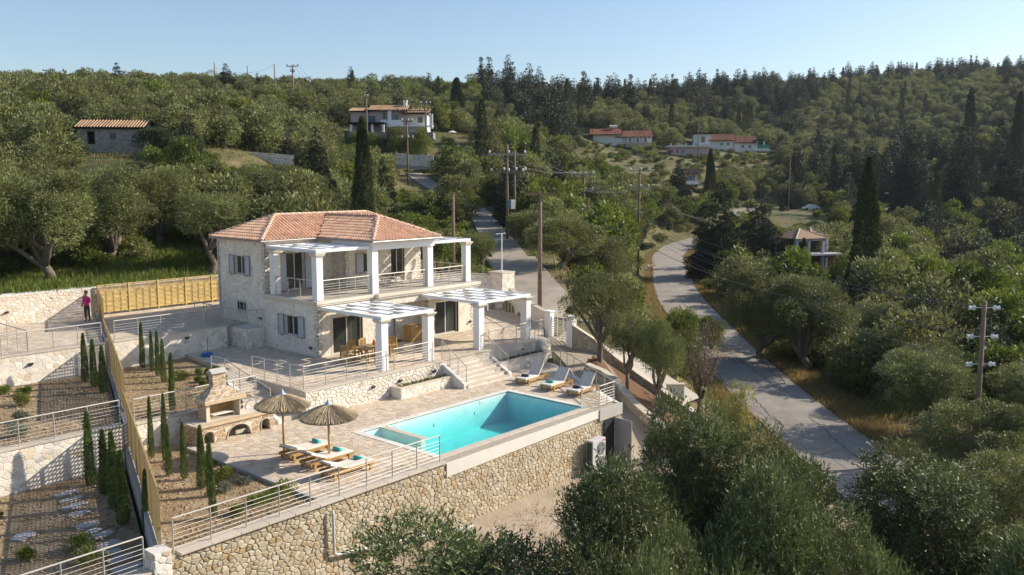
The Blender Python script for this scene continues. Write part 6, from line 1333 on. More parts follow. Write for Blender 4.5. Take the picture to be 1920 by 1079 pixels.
# ------------------------------------------------------------------ timber fence and lattice fence
M_FENCE = mat('yellow_treated_timber', (.56, .41, .16), .7, attr='tint', var=.12, vscale=6, bump=.002, bscale=40)
M_LATT = mat('aged_lattice_timber', (.36, .255, .11), .8, attr='tint', var=.15, vscale=6)
bf = empty('timber_fence', (22.4, 52.3, 2.4), 'yellow timber panel fence with lattice top, closing the back of the yard', 'fence')
R_ = random.Random(9)
for p in range(5):
    x0 = .1+p*1.85
    MB().cbox(x0-.05, -.06, 0, x0+.05, .06, 1.78, .01).build('post', M_FENCE, bf, col=True)
    for k in range(9):
        z = .1+k*.142; t = R_.uniform(.85, 1.12); mb = MB()
        for s in range(4):                                            # boards bow in and out between the battens
            a, b = x0+.06+s*.435, x0+.06+(s+1)*.435; ya, yb = (.02*(1 if (s+k) % 2 else -1), .02*(-1 if (s+k) % 2 else 1)); mb.mesh([(a, ya-.008, z), (b, yb-.008, z), (b, yb-.008, z+.132), (a, ya-.008, z+.132), (a, ya+.008, z), (b, yb+.008, z), (b, yb+.008, z+.132), (a, ya+.008, z+.132)], [(0, 1, 2, 3), (7, 6, 5, 4), (3, 2, 6, 7), (0, 4, 5, 1)], (t, t, t))
        mb.build('board', M_FENCE, bf, col=True)
    for s in range(1, 4): MB().cbox(x0+.06+s*.435-.02, -.05, .1, x0+.06+s*.435+.02, -.03, 1.37, .004).build('batten', M_FENCE, bf, col=True)
    MB().box(x0+.05, -.035, 1.385, x0+1.8, .03, 1.43).build('frame_rail', M_FENCE, bf, col=True); MB().box(x0+.05, -.035, 1.73, x0+1.8, .03, 1.775).build('frame_rail', M_FENCE, bf, col=True)
    lt = MB(); n = 11
    for k in range(-2, n+2):
        for s in (1, -1):
            a = x0+.06+k*.16; b = a+s*.30; 
            lt.bar((min(max(a, x0+.05), x0+1.8), .0+.008*s, 1.43), (min(max(b, x0+.05), x0+1.8), .008*s, 1.73), .022, .012, up=(0, 1, 0))
    lt.build('lattice', M_FENCE, bf, col=True)
MB().cbox(9.3, -.06, 0, 9.4, .06, 1.78, .01).build('post', M_FENCE, bf, col=True)
for i, (ya_, yb_, z0_, z1_, lab) in enumerate(((52.1, 47.0, 2.5, 4.12, 'highest length of the lattice side fence, meeting the back fence'), (47.0, 34.0, 1.15, 2.95, 'long middle length of the lattice side fence between the gardens'), (34.0, 22.7, .25, 1.98, 'lowest length of the lattice side fence, ending at the front post'))):
    A = Vector((fx(ya_), ya_, 0)); B = Vector((fx(yb_), yb_, 0)); d = (B-A); L_ = d.length; d.normalize(); n_ = Vector((-d.y, d.x, 0)); o = empty('lattice_fence', (A.x, A.y, z0_ if i != 1 else 1.2), lab, 'fence', 'lattice side fence'); O_ = Vector(o.location)
    zlo = (lambda s: z0_) if i != 1 else (lambda s: (2.5 if s < 4.3 else 1.2))
    k = max(2, round(L_/1.8))
    for p in range(k+1): s = L_*p/k; c = A+d*min(s, L_-.05)-O_; mb = MB(); mb.bar(c+Vector((0, 0, zlo(s)-.05)), c+Vector((0, 0, z1_)), .09, .09, up=tuple(d)); mb.build('post', M_LATT, o, col=True)
    for p in range(k):
        s0, s1 = L_*p/k+.06, L_*(p+1)/k-.06; zb_ = zlo((s0+s1)/2)+.04; zt_ = z1_-.04; h_ = zt_-zb_; mb = MB()
        def Pt(s, z, w=0): v = A+d*s+n_*w-O_; return (v.x, v.y, z-O_.z)
        for (a, b) in (((s0, zb_), (s1, zb_)), ((s0, zt_), (s1, zt_))): mb.bar(Pt(*a), Pt(*b), .05, .05)
        q_ = .15
        for s in (1, -1):
            c = -h_
            while c < (s1-s0)+h_:
                # line u = c + s*v for v in 0..h, clipped to the panel
                pts = []
                va, vb = 0.0, h_
                ua, ub = (c, c+h_) if s > 0 else (c+h_, c)
                if ub != ua:
                    t0, t1 = 0.0, 1.0
                    for lo, hi in ((0, s1-s0),):
                        ta, tb = (lo-ua)/(ub-ua), (hi-ua)/(ub-ua); t0, t1 = max(t0, min(ta, tb)), min(t1, max(ta, tb))
                    if t1 > t0: mb.bar(Pt(s0+ua+(ub-ua)*t0, zb_+h_*t0, .012*s), Pt(s0+ua+(ub-ua)*t1, zb_+h_*t1, .012*s), .04, .018, up=tuple(n_))
                c += q_
        mb.build('lattice_panel', M_LATT, o, col=True)
# reed strip: the middle fence is backed by vertical battens
# stepping stones in the neighbour bed
M_SLAB = mat('pale_stepping_slab', (.42, .40, .38), .85, var=.12, vscale=4, bump=.01, bscale=20)
for i, (x, y, w, h, r) in enumerate(((11.75, 30.9, .75, .3, .1), (11.65, 30.2, .72, .28, .0), (11.45, 29.5, .78, .3, .1), (11.3, 28.7, .66, .3, -.05), (11.05, 27.5, .62, .38, -.1), (10.95, 26.85, .5, .35, .2), (10.98, 26.35, .8, .34, .15), (10.75, 25.5, .85, .4, .2), (10.7, 24.9, .4, .3, 0), (10.65, 24.3, .7, .34, .1), (10.5, 23.5, .75, .4, .1), (9.4, 28.1, .6, .45, .5), (8.3, 28.6, .75, .5, .2))):
    R = random.Random(i); mb = MB(); poly = [(w/2*sx_+R.uniform(-.05, .05), h/2*sy_+R.uniform(-.04, .04)) for sx_, sy_ in ((-1, -1), (.1, -1.1), (1, -1), (1, .8), (.2, 1.1), (-1, 1))]; mb.prism(poly, 0, .07); o = mb.build('stepping_stone', M_SLAB); o.location = (x, y, -.49); o.rotation_euler = (0, 0, r)
    tag(o, ['first', 'second', 'third', 'fourth', 'fifth', 'sixth', 'seventh', 'eighth', 'ninth', 'tenth', 'last', 'lone', 'lone'][i]+(' stepping slab of the row, counted from the wall' if i < 11 else (' slab left of the stepping row, nearer' if i == 11 else ' slab far left of the stepping row')), 'stepping stone', 'pale slabs in the neighbour bed')

# ------------------------------------------------------------------ heat pump
ac = empty('heat_pump', (30.55, 21.72, -2.68), 'white twin fan heat pump unit standing at the foot of the wall', 'heat pump'); M_ACW = mat('grey_white_casing', (.52, .52, .52), .45, var=.04); M_ACG = mat('dark_green_coil', (.03, .07, .05), .6)
MB().cbox(-.15, -.15, -.45, 1.15, .5, 0, .02).build('plinth', M_CONC, ac); MB().cbox(0, 0, .05, 1.0, .38, 1.55, .02).build('casing', M_ACW, ac); MB().box(-.008, .05, .12, -.002, .34, 1.48).build('coil_side', M_ACG, ac)
for z in (.45, 1.12):
    mb = MB(); n = 24
    for rr in (.08, .15, .22, .29): mb.tube([(.62+rr*math.cos(2*math.pi*k/n), -.025, z+rr*math.sin(2*math.pi*k/n)) for k in range(n+1)], .008, 4)
    for k in range(8): a = math.pi*k/4; mb.tube([(.62, -.025, z), (.62+.3*math.cos(a), -.025, z+.3*math.sin(a))], .006, 4)
    fan = empty('fan', (0, 0, 0)); fan.parent = ac; mb.build('fan_guard', M_ACW, fan); mb = MB(); pts = [(.62+.3*math.cos(2*math.pi*k/n), -.004, z+.3*math.sin(2*math.pi*k/n)) for k in range(n)]; mb.poly(pts); mb.build('fan_recess', M_DARK, fan)
    mb = MB()
    for k in range(3):
        a = k*2.094; mb.poly([(.62, -.008, z), (.62+.27*math.cos(a), -.012, z+.27*math.sin(a)), (.62+.27*math.cos(a+.8), -.008, z+.27*math.sin(a+.8))])
    mb.build('fan_blade', mat('grey_fan_blade', (.2, .2, .2), .5), fan)
MB().box(.72, -.006, 1.43, .95, -.002, 1.48).build('badge', mat('red_badge', (.45, .03, .03), .5), ac)
mb = MB(); P = [(31.7, 20.9, -3.0), (32.6, 21.0, -2.95), (32.5, 21.7, -2.9), (31.75, 21.7, -2.95)]; mb.prism([(p[0], p[1]) for p in P], -3.1, -2.78); tag(mb.build('rubble_block', M_SLAB), 'broken slab of concrete lying by the plant room door', 'slab')

# ------------------------------------------------------------------ person by the fence
def person(loc, rz):
    o = empty('person', loc, 'person in a magenta top and dark trousers standing beside the lattice fence', 'person', None, rz)
    me = bpy.data.meshes.new('body'); ob = bpy.data.objects.new('body', me); COL.objects.link(ob); ob.parent = o
    V = [(0, 0, .95), (0, .01, 1.12), (0, .0, 1.35), (0, .0, 1.47), (0, -.02, 1.56), (0, -.03, 1.68), (-.09, 0, .90), (-.10, -.02, .50), (-.10, .02, .08), (-.10, -.12, .03), (.09, 0, .90), (.11, .01, .50), (.12, .05, .08), (.12, -.10, .03),
         (-.18, 0, 1.40), (-.24, .03, 1.14), (-.22, -.10, .92), (-.21, -.14, .84), (.18, 0, 1.40), (.25, -.02, 1.15), (.20, -.20, 1.02), (.17, -.26, .98)]
    E = [(0, 1), (1, 2), (2, 3), (3, 4), (4, 5), (0, 6), (6, 7), (7, 8), (8, 9), (0, 10), (10, 11), (11, 12), (12, 13), (2, 14), (14, 15), (15, 16), (16, 17), (2, 18), (18, 19), (19, 20), (20, 21)]
    RAD = [.14, .125, .15, .06, .055, .095, .095, .062, .042, .035, .095, .062, .042, .035, .062, .045, .033, .04, .062, .045, .033, .04]
    me.from_pydata(V, E, []); sk = ob.modifiers.new('skin', 'SKIN'); 
    for i, v in enumerate(me.skin_vertices[0].data): v.radius = (RAD[i]*(1.15 if i in (0, 1, 2) else 1), RAD[i]*(.8 if i in (0, 1, 2) else 1)); v.use_root = (i == 0)
    sb = ob.modifiers.new('sub', 'SUBSURF'); sb.levels = 2; sb.render_levels = 2
    m = bpy.data.materials.new('clothed_body'); m.use_nodes = True; nt = m.node_tree; p = nt.nodes['Principled BSDF']; p.inputs['Roughness'].default_value = .8
    tc = nt.nodes.new('ShaderNodeTexCoord'); sx_ = nt.nodes.new('ShaderNodeSeparateXYZ'); cr = nt.nodes.new('ShaderNodeValToRGB'); cr.color_ramp.interpolation = 'CONSTANT'; nt.links.new(tc.outputs['Object'], sx_.inputs[0]); dv_ = nt.nodes.new('ShaderNodeMath'); dv_.operation = 'DIVIDE'; dv_.inputs[1].default_value = 1.8
    nt.links.new(sx_.outputs[2], dv_.inputs[0]); nt.links.new(dv_.outputs[0], cr.inputs[0]); nt.links.new(cr.outputs[0], p.inputs['Base Color']); e = cr.color_ramp.elements
    e[0].position = 0; e[0].color = (.03, .03, .03, 1); e[1].position = .06; e[1].color = (.04, .04, .05, 1); a = e.new(.52); a.color = (.48, .02, .16, 1); a = e.new(.80); a.color = (.22, .11, .07, 1)
    me.materials.append(m)
    mb = MB(); mb.lathe([(.0, -.06), (.09, -.05), (.115, .02), (.10, .09), (.05, .13), (.0, .135)], (0, .01, 1.68), 14); mb.build('hair', M_DARK, o, smooth=True)
person((21.0, 50.4, 2.38), math.radians(-60))

# ------------------------------------------------------------------ poles and wires
M_CER_G = mat('glass_insulator', (.80, .80, .78), .25); M_CER_B = mat('brown_insulator', (.10, .05, .035), .35)
TOPS = {}
def upole(key, px, D, ptop, label, arms=(), r=.14, white=True, base=None, h=None, rzv=0.0):
    x, y, z = gpos(px, D) if base is None else base; H = topz(ptop, D)-z if h is None else h
    o = empty('utility_pole', (x, y, z), label, 'utility pole', 'timber utility poles', YAW-math.pi/2+rzv); mb = MB(); mb.tube([(0, 0, -.3), (0, 0, H)], [r, r*.72], 9); mb.build('shaft', M_POLE, o, smooth=True); M_ = Matrix.Rotation(o.rotation_euler.z, 4, 'Z'); TOPS[key] = []
    for (zo, w, style) in arms:
        za = H-zo
        if style == 'side':
            for s in (-1, 1):
                mb = MB(); mb.tube([(s*.1, 0, za), (s*w, 0, za+.02)], .02, 5); mb.tube([(s*w*.55, 0, za), (s*w*.65, 0, za), (s*w*.66, 0, za), (s*w*.76, 0, za), (s*w*.77, 0, za), (s*w, 0, za)], [.04, .15, .05, .15, .05, .13], 8); mb.build('insulator', M_CER_G, o)
                TOPS[key].append(Vector(o.location)+M_@Vector((s*w, 0, za)))
        else:
            MB().cbox(-w, -.07, za-.09, w, .07, za+.07, .01).build('crossarm', M_POLE if style != 'steel' else M_ALU, o)
            for s in (-1, 0, 1):
                xx = s*(w-.12) if s else .16; mb = MB(); zz = za+.06; mb.lathe([(.04, 0), (.04, .10), (.14, .13), (.06, .2), (.14, .25), (.04, .36)], (xx, 0, zz), 9); mb.build('insulator', M_CER_G if white else M_CER_B, o, smooth=True); TOPS[key].append(Vector(o.location)+M_@Vector((xx, 0, zz+.36)))
            if style == 'brace':
                for s in (-1, 1): MB().bar((s*.5, -.07, za-.07), (0, -.12, za-.55), .03).build('brace', M_POLE, o)
    return o
upole('A', 1012, 57, 362, 'tall pale timber pole with one crossarm, just outside the gate', ((.05, .95, 'brace'),), .16, False)
upole('B', 1094, 112, 325, 'pole with two tiers of white insulators, right of the near pole', ((.2, 1.3, 'steel'), (2.2, 1.2, 'steel')), .17)
upole('C', 1196, 116, 318, 'pole with white insulators before the dark conifers', ((.2, 1.4, 'steel'), (2.4, 1.3, 'steel')), .17)
p4 = upole('D', 951, 88, 272, 'left pole of the close pair carrying the transformer', ((1.0, 1.9, 'steel'), (2.8, 1.7, 'wood')), .16)
p5 = upole('E', 965, 88.5, 285, 'right pole of the close pair carrying the transformer', ((2.0, 1.2, 'wood'),), .13)
x, y, z = gpos(958, 87.3); zt = topz(388, 87.3); MB().cbox(x-.35, y-.3, zt-.2, x+.35, y+.3, zt+.7, .03).build('pole_transformer', mat('grey_transformer', (.22, .23, .26), .5)); tag(bpy.data.objects['pole_transformer'], 'grey transformer box fixed between the paired poles', 'transformer')
upole('F', 765, 140, 225, 'pole beside the bend of the upper lane', ((.3, .9, 'wood'), (3.0, 1.0, 'wood'),), .16); upole('G', 799, 160, 192, 'pole rising in front of the right end of the pink house', ((.4, 1.0, 'wood'),), .17)
upole('H', 689, 158, 180, 'pole with a street lamp in front of the pink house', ((.3, .4, 'steel'),), .16); upole('I', 551, 188, 125, 'ridge pole with a crossarm, the widest on the skyline', ((.1, 1.3, 'brace'), (1.2, .5, 'wood')), .2, False); upole('J', 517, 195, 122, 'plain ridge pole just left of the wide crossarm', (), .15)
upole('K', 404.5, 205, 119, 'plain ridge pole beside the flat topped conifer', (), .15); upole('L', 466, 205, 124, 'plain ridge pole between the conifer and the crossarm pole', (), .13); upole('M', 851, 64, 365, 'dark pole behind the right end of the house roof', (), .13)
upole('N', 1826, 47, 560, 'right hand roadside pole with three tiers of side insulators', ((.35, .8, 'side'), (1.9, .8, 'side'), (3.4, .75, 'side')), .16, h=None); upole('P', 1478, 215, 297, 'thin pole at the far road bend', (), .14); upole('Q', 1308, 262, 228, 'dark pole standing before the white bungalows', (), .16)
M_WIRE = mat('grey_wire', (.17, .165, .16), .5, metal=.3)
def wire(a, b, sag, label, r=.012):
    a, b = Vector(a), Vector(b); n = 18; pts = [a+(b-a)*(k/n)-Vector((0, 0, sag*4*(k/n)*(1-k/n))) for k in range(n+1)]; mb = MB(); mb.tube(pts, r, 4, cap=False); tag(mb.build('overhead_wire', M_WIRE), label, 'wire', 'overhead wires')
offR = [Vector(at(2150, 690+k*45, 42)) for k in range(6)]
N_ = TOPS['N']; wl = 'overhead wire sagging from the middle poles to the right hand pole'
for k in range(3): wire(TOPS['B'][k], N_[2*k], 2.2+.2*k, wl+', '+['left', 'middle', 'right'][k]+' upper strand', .014)
for k in range(3): wire(TOPS['B'][3+k], N_[2*k+1], 2.6+.2*k, wl+', '+['left', 'middle', 'right'][k]+' lower strand', .014)
for k in range(3): wire(N_[2*k+1], offR[2*k], 1.0, 'wire running from the right hand pole out of the picture')
for k in range(3): wire(TOPS['D'][k], TOPS['B'][k], 1.0, 'wire between the paired poles and the next pole', .02)
for k in range(3): wire(TOPS['B'][3+k], TOPS['C'][3+k], .9, 'wire between the two white insulator poles', .02); wire(TOPS['C'][3+k], Vector(at(1350, 405+4*k, 200)), 2.0, 'wire running behind the big conifer', .018)
wire(TOPS['D'][3], Vector(at(830, 345, 120)), 3.2, 'pale cable hanging from the paired poles towards the upper lane', .03); wire(TOPS['A'][2], TOPS['N'][0], 2.5, 'wire from the near pole to the right hand pole', .014)
for k in range(3): wire(TOPS['I'][k], Vector(at(720+10*k, 240, 165)), 3, 'wire running down from the ridge pole', .02)
wire(Vector(gpos(517, 195))+Vector((0, 0, topz(124, 195)-gpos(517, 195)[2])), Vector(gpos(404.5, 205))+Vector((0, 0, topz(128, 205)-gpos(404.5, 205)[2])), 1.5, 'wire linking the plain ridge poles', .02)

# ------------------------------------------------------------------ buildings on the hillside
RZF = YAW-math.pi/2
class Bld:
    def __init__(s, name, label, px, py, D, cat='house', yaw=0.0):
        p = at(px, py, D); s.D, s.px, s.py = D, px, py; s.k = D/FOC; s.o = empty(name, tuple(p), label, cat, None, RZF+yaw)
    def X(s, px): return (px-s.px)*s.k
    def Z(s, py): return (s.py-py)*s.k
    def box(s, name, x0, x1, y0, y1, d0, d1, m, b=.0, par=None):
        """pixel-sized front (x0..x1, top y0, bottom y1) from depth d0 to d1 metres behind the front"""
        mb = MB(); mb.box(s.X(x0), d0, s.Z(y1), s.X(x1), d1, s.Z(y0)); return mb.build(name, m, par or s.o)
    def roof(s, x0, x1, ye, yr, d0, d1, m, over=.4, name='roof', ridge=None, tiles=.0):
        a, b = s.X(x0)-over, s.X(x1)+over; ze, zr = s.Z(ye), s.Z(yr); dm = (d0+d1)/2 if ridge is None else ridge; mb = MB()
        P = [(a, d0-over, ze), (b, d0-over, ze), (b, dm, zr), (a, dm, zr), (b, d1+over, ze), (a, d1+over, ze)]; Q = [(p[0], p[1], p[2]-.18) for p in P]
        mb.mesh(P+Q, [(0, 1, 2, 3), (3, 2, 4, 5), (9, 8, 7, 6), (11, 10, 8, 9), (0, 6, 7, 1), (1, 7, 8, 2), (2, 8, 10, 4), (4, 10, 11, 5), (5, 11, 9, 3), (3, 9, 6, 0)]); r = mb.build(name, m, s.o)
        n = int((b-a)/.34); t = MB(); sl = Vector((0, dm-d0+over, zr-ze)); Ls = sl.length; sl.normalize()
        for i in range(n):
            xx = a+.17+i*.34; tt = random.uniform(.85, 1.15); t.mesh([(xx-.1, d0-over, ze+.01), (xx, d0-over, ze+.12), (xx+.1, d0-over, ze+.01), (xx-.1, dm, zr+.01), (xx, dm, zr+.12), (xx+.1, dm, zr+.01)], [(0, 1, 4, 3), (1, 2, 5, 4), (0, 2, 1)], (tt, tt, tt))
        t.build('roof_tiles', m, r, kind='stuff', col=True)
        g = MB()
        for xx in (s.X(x0), s.X(x1)): g.poly([(xx, d0, ze-.15), (xx, d1, ze-.15), (xx, dm, zr-.15)])
        return r, g
    def window(s, x0, x1, y0, y1, d, m=None, par=None, shut=None):
        w = empty('window', (0, 0, 0)); w.parent = s.o; s.box('frame', x0, x1, y0, y1, d-.05, d-.01, M_FRAME, par=w); s.box('pane', x0+.5*(x1-x0)*.12, x1-.5*(x1-x0)*.12, y0+.06*(y1-y0), y1-.06*(y1-y0), d-.07, d-.052, m or M_GLASS_D, par=w)
        if shut:
            ww = (x1-x0)*.45; s.box('shutter', x0-ww, x0, y0, y1, d-.08, d-.03, shut, par=w); s.box('shutter', x1, x1+ww, y0, y1, d-.08, d-.03, shut, par=w)
M_RTILE = mat('weathered_roof_tile', (.38, .26, .155), .9, attr='tint', var=.2, vscale=3, base2=(.32, .20, .12), mixscale=1); M_RRED = mat('red_brown_roof_tile', (.30, .13, .085), .9, attr='tint', var=.15, vscale=2)
M_PINK = mat('faded_pink_render', (.52, .37, .34), .9, var=.08, vscale=.6); M_WHT2 = mat('distant_white_render', (.66, .64, .60), .9, var=.05, vscale=.6); M_RUIN = mat('grey_rubble', (.27, .25, .22), .95, var=.25, vscale=2.5, bump=.05, bscale=3, base2=(.20, .185, .16), mixscale=1.5); M_TEALD = mat('teal_door_paint', (.02, .12, .17), .5)
M_BLUEP = mat('blue_shutter_paint', (.05, .13, .33), .5); M_YELH = mat('ochre_render', (.48, .37, .20), .9, var=.08); M_CONCP = mat('raw_grey_concrete', (.47, .46, .48), .9, var=.1, vscale=1)
# stone ruin
b = Bld('stone_ruin', 'old grey stone barn with tiled roof and a dark doorway on the left hillside', 210, 290, 100, 'barn', .12)
wall_holes(b.o, (b.X(150), 0), (b.X(270), 0), b.Z(306), b.Z(240), .5, [(b.X(167)-b.X(150), b.Z(271), b.X(181)-b.X(150), b.Z(248)), (b.X(208)-b.X(150), b.Z(262), b.X(218)-b.X(150), b.Z(250))], 401, M_RUIN, 60, True, .34, .22, 'wall', [(1, 1, 1, 4), (.8, .8, .8, 2), (1.15, 1.1, 1.05, 2)], .03, Vector((0, 0, 0)), mat('grey_rubble_stone', (.33, .31, .28), .95, attr='tint', var=.15, vscale=3))
b.box('wall', 150, 154, 240, 306, .5, 4.5, M_RUIN); b.box('wall', 266, 270, 240, 306, .5, 4.5, M_RUIN); b.box('wall', 150, 270, 240, 300, 4.0, 4.4, M_RUIN); r, g = b.roof(150, 270, 240, 225, 0, 4.4, M_RTILE, .3); g.build('gable', M_RUIN, b.o)
b.box('window_lattice', 209, 217, 250, 262, .1, .14, M_POLE); b.box('door_lintel', 165, 183, 245.5, 248, -.06, .3, M_POLE)
# pink house
b = Bld('pink_house', 'pink house with tiled roofs, white columns and a tall white chimney on the hill', 730, 256, 168, 'house')
b.box('wall', 655, 745, 207, 262, 2, 9, M_PINK); r, g = b.roof(655, 745, 208, 200, 2, 9, M_RTILE); g.build('gable', M_PINK, b.o)
b.box('wall', 694, 765, 206, 250, .6, 8, M_PINK); r, g = b.roof(694, 762, 207.5, 196, .4, 8, M_RTILE, .5); g.build('gable', M_PINK, b.o)
b.box('wall', 765, 800, 214, 250, 1.5, 8, M_WHT2); r, g = b.roof(757, 803, 213, 203, 0, 8, M_RTILE, .4); g.build('gable', M_PINK, b.o)
b.box('chimney', 753.5, 760, 189, 208, 3, 4, M_WHITE); b.box('chimney_cap', 752.5, 761, 187, 189.2, 2.9, 4.1, M_WHITE); b.box('column', 728.5, 734.5, 208, 240, -.6, .0, M_WHITE); b.box('column', 806, 812, 215, 242, -.6, .0, M_WHITE); b.box('balcony_wall', 714, 757, 226, 236, -.4, -.1, M_WHITE); b.box('balcony_floor', 712, 812, 236, 238, -.4, 1.6, M_WHITE)
for k in range(12): b.box('rafter', 716+k*8, 717.5+k*8, 206.5, 208, -1.0, .8, M_POLE)
b.box('pergola_beam', 712, 806, 208, 209.5, -.6, -.3, M_POLE); b.window(716, 727, 211, 225, .6, None); b.window(737, 748, 214, 226, .6, None); b.window(782, 792, 219, 231, 1.5, None)
dq = empty('door', (0, 0, 0)); dq.parent = b.o; b.box('door_leaf', 691, 701, 218, 231, .5, .58, M_TEALD, par=dq); b.box('door_leaf', 701.5, 703.5, 218, 231, .45, .55, M_TEALD, par=dq)
b.box('porch_roof', 660, 726, 232, 235.5, -3.5, 1.5, M_RTILE)
for x_ in (662, 680, 701, 721): b.box('porch_column', x_, x_+4, 235.5, 250, -3.2, -2.8, M_WHITE)
b.box('plinth_wall', 658, 815, 250, 262, -3.4, 2, M_RUIN)
# red roofed bungalow
b = Bld('red_roofed_bungalow', 'long white bungalow with two red brown roofs on the middle slope', 1160, 272, 278, 'bungalow', -.08)
b.box('wall', 1112, 1166, 253, 274, 0, 7, M_WHT2); r, g = b.roof(1110, 1162, 253, 241.5, 0, 7, M_RRED, .8); g.build('gable', M_WHT2, b.o); b.box('wall', 1164, 1222, 257, 276, .5, 7, M_WHT2); r, g = b.roof(1158, 1220, 257.5, 245, .5, 7, M_RRED, .8); g.build('gable', M_WHT2, b.o)
for k in range(7): b.box('veranda_column', 1176+k*7.2, 1177.4+k*7.2, 258, 270, -.9, -.6, M_WHITE)
b.box('veranda_parapet', 1172, 1222, 268, 271, -.9, -.6, M_PINK)
for x_ in (1180, 1193, 1207): b.window(x_, x_+5, 260, 267, .5)
mb = MB(); mb.tube([(b.X(1143), 3, b.Z(237)), (b.X(1157), 3, b.Z(237))], .45, 10); tag(mb.build('water_tank', M_WHITE), 'white solar water tank above the red roofed bungalow', 'water tank'); o = bpy.data.objects['water_tank']; o.location = b.o.location; o.rotation_euler = b.o.rotation_euler
# white bungalows
b = Bld('white_bungalow', 'white bungalow with a flat annexe, left of two with red roofs', 1340, 284, 298, 'bungalow', -.12)
b.box('wall', 1300, 1332, 252, 285, 0, 6, M_WHT2); b.box('annexe_roof', 1298, 1334, 249.5, 252.3, -.6, 6.3, M_RRED); b.box('annexe_terrace', 1308, 1330, 270, 272.5, -1.6, 0, M_WHITE); b.window(1314, 1322, 256, 268, 0); b.box('wall', 1330, 1374, 263, 286, .6, 7, M_WHT2); r, g = b.roof(1332, 1374, 264, 252, .6, 7, M_RRED, .8); g.build('gable', M_WHT2, b.o)
b.window(1350, 1355, 268, 273, .6); b.window(1362, 1367, 268, 273, .6)
b = Bld('white_bungalow', 'white bungalow with red roof and green railing, farthest right', 1400, 288, 300, 'bungalow', -.12)
b.box('wall', 1376, 1416, 267, 290, 0, 7, M_WHT2); r, g = b.roof(1376, 1414, 268, 256, 0, 7, M_RRED, .8); g.build('gable', M_WHT2, b.o); b.box('terrace_roof', 1412, 1432, 263, 265, -.5, 4, M_RTILE); b.box('terrace_column', 1417, 1419, 265, 280, -.4, 0, M_WHITE); b.box('terrace_column', 1430, 1432, 265, 280, -.4, 0, M_WHITE); b.box('terrace_railing', 1418, 1441, 272, 278, -.6, -.5, mat('green_railing', (.04, .25, .16), .6)); b.box('terrace_base', 1410, 1442, 279, 284, -.6, 4, M_WHT2)
b.window(1390, 1395, 272, 278, 0); b.window(1403, 1408, 272, 278, 0)
b = Bld('low_terrace_house', 'low flat roofed pinkish house with purple flowers between the bungalows', 1290, 292, 270, 'house')
b.box('wall', 1255, 1330, 276, 294, 0, 5, M_PINK); b.box('flat_roof', 1252, 1332, 273.5, 276.3, -.8, 5.3, M_WHT2); b.window(1267, 1273, 279, 288, 0); b.window(1277, 1283, 279, 288, 0)
for k in range(6): b.box('parapet_post', 1256+k*14, 1258.5+k*14, 269.5, 273.6, -.7, -.3, M_WHT2)
R = np.random.default_rng(3); C, rad = dome(R, .9, 0, 1.6, 8, .3, .5); o = link('bougainvillea', crown_mesh('b', C, rad, 500, .2, .15, 3), leafmat('purple_bract', (.28, .04, .22))); o.location = tuple(at(1258, 290, 268)); tag(o, 'purple bougainvillea at the corner of the low pinkish house', 'shrub')
# small yellow house
b = Bld('yellow_house', 'small ochre house with blue shuttered window above the far trees', 1296, 350, 228, 'house', .15)
b.box('wall', 1283, 1309, 325, 352, 0, 5, M_YELH); r, g = b.roof(1282, 1309, 326, 317, 0, 5, M_RTILE, .5); g.build('gable', M_YELH, b.o); b.window(1291, 1299, 329, 340, 0, shut=M_BLUEP); b.box('balcony_rail', 1284, 1306, 341, 345, -1.2, -1.1, M_WHITE); b.box('balcony_floor', 1283, 1308, 345, 346.5, -1.2, 0, M_WHT2)
b.box('awning', 1304, 1336, 346, 348, -2.5, 1.5, mat('green_shade_cloth', (.10, .19, .14), .8)); 
for x_ in (1306, 1320, 1334): b.box('awning_post', x_, x_+1, 348, 360, -2.4, -2.3, M_WHT2)
# unfinished house
b = Bld('unfinished_house', 'unfinished concrete frame house with two hipped tile roofs in the valley', 1530, 505, 128, 'house', .35)
def hip(x0, x1, ye, yr, d0, d1):
    a, c = b.X(x0), b.X(x1); ze, zr = b.Z(ye), b.Z(yr); m_ = (a+c)/2; dm = (d0+d1)/2; mb = MB(); P = [(a, d0, ze), (c, d0, ze), (c, d1, ze), (a, d1, ze), (m_, dm, zr)]; mb.mesh(P, [(0, 1, 4), (1, 2, 4), (2, 3, 4), (3, 0, 4), (3, 2, 1, 0)]); r = mb.build('roof', M_RTILE, b.o)
    for i in ((0, 4), (1, 4), (2, 4)): q = MB(); q.tube([P[i[0]], P[i[1]]], .1, 6); q.build('ridge_cap', mat('pale_ridge_cap', (.5, .42, .28), .8), r)
M_RTILE = mat('brown_hip_tile', (.30, .19, .12), .9, var=.15, vscale=2)
hip(1478, 1552, 447, 430, -.4, 5.5); hip(1530, 1578, 445, 430, 1.2, 6.8)
b.box('ring_beam', 1482, 1549, 447.5, 452, 0, .35, M_CONCP); b.box('ring_beam', 1543, 1575, 446, 450, 1.6, 1.95, M_CONCP); b.box('ring_beam', 1482, 1549, 447.5, 452, 5, 5.35, M_CONCP)
for (x_, d_) in ((1483, 0), (1510, 0), (1543, 0), (1568, 1.6), (1572, 5.6), (1540, 5.2), (1484, 5)): b.box('column', x_, x_+5, 448, 476, d_, d_+.4, M_CONCP); b.box('column', x_, x_+5, 479.5, 512, d_, d_+.4, M_CONCP)
b.box('floor_slab', 1480, 1584, 476, 479, -.6, 7, M_CONCP); b.box('back_wall', 1486, 1536, 480, 505, 4, 4.3, M_CONCP); b.box('wall', 1560, 1570, 450, 476, 3, 3.3, M_CONCP)
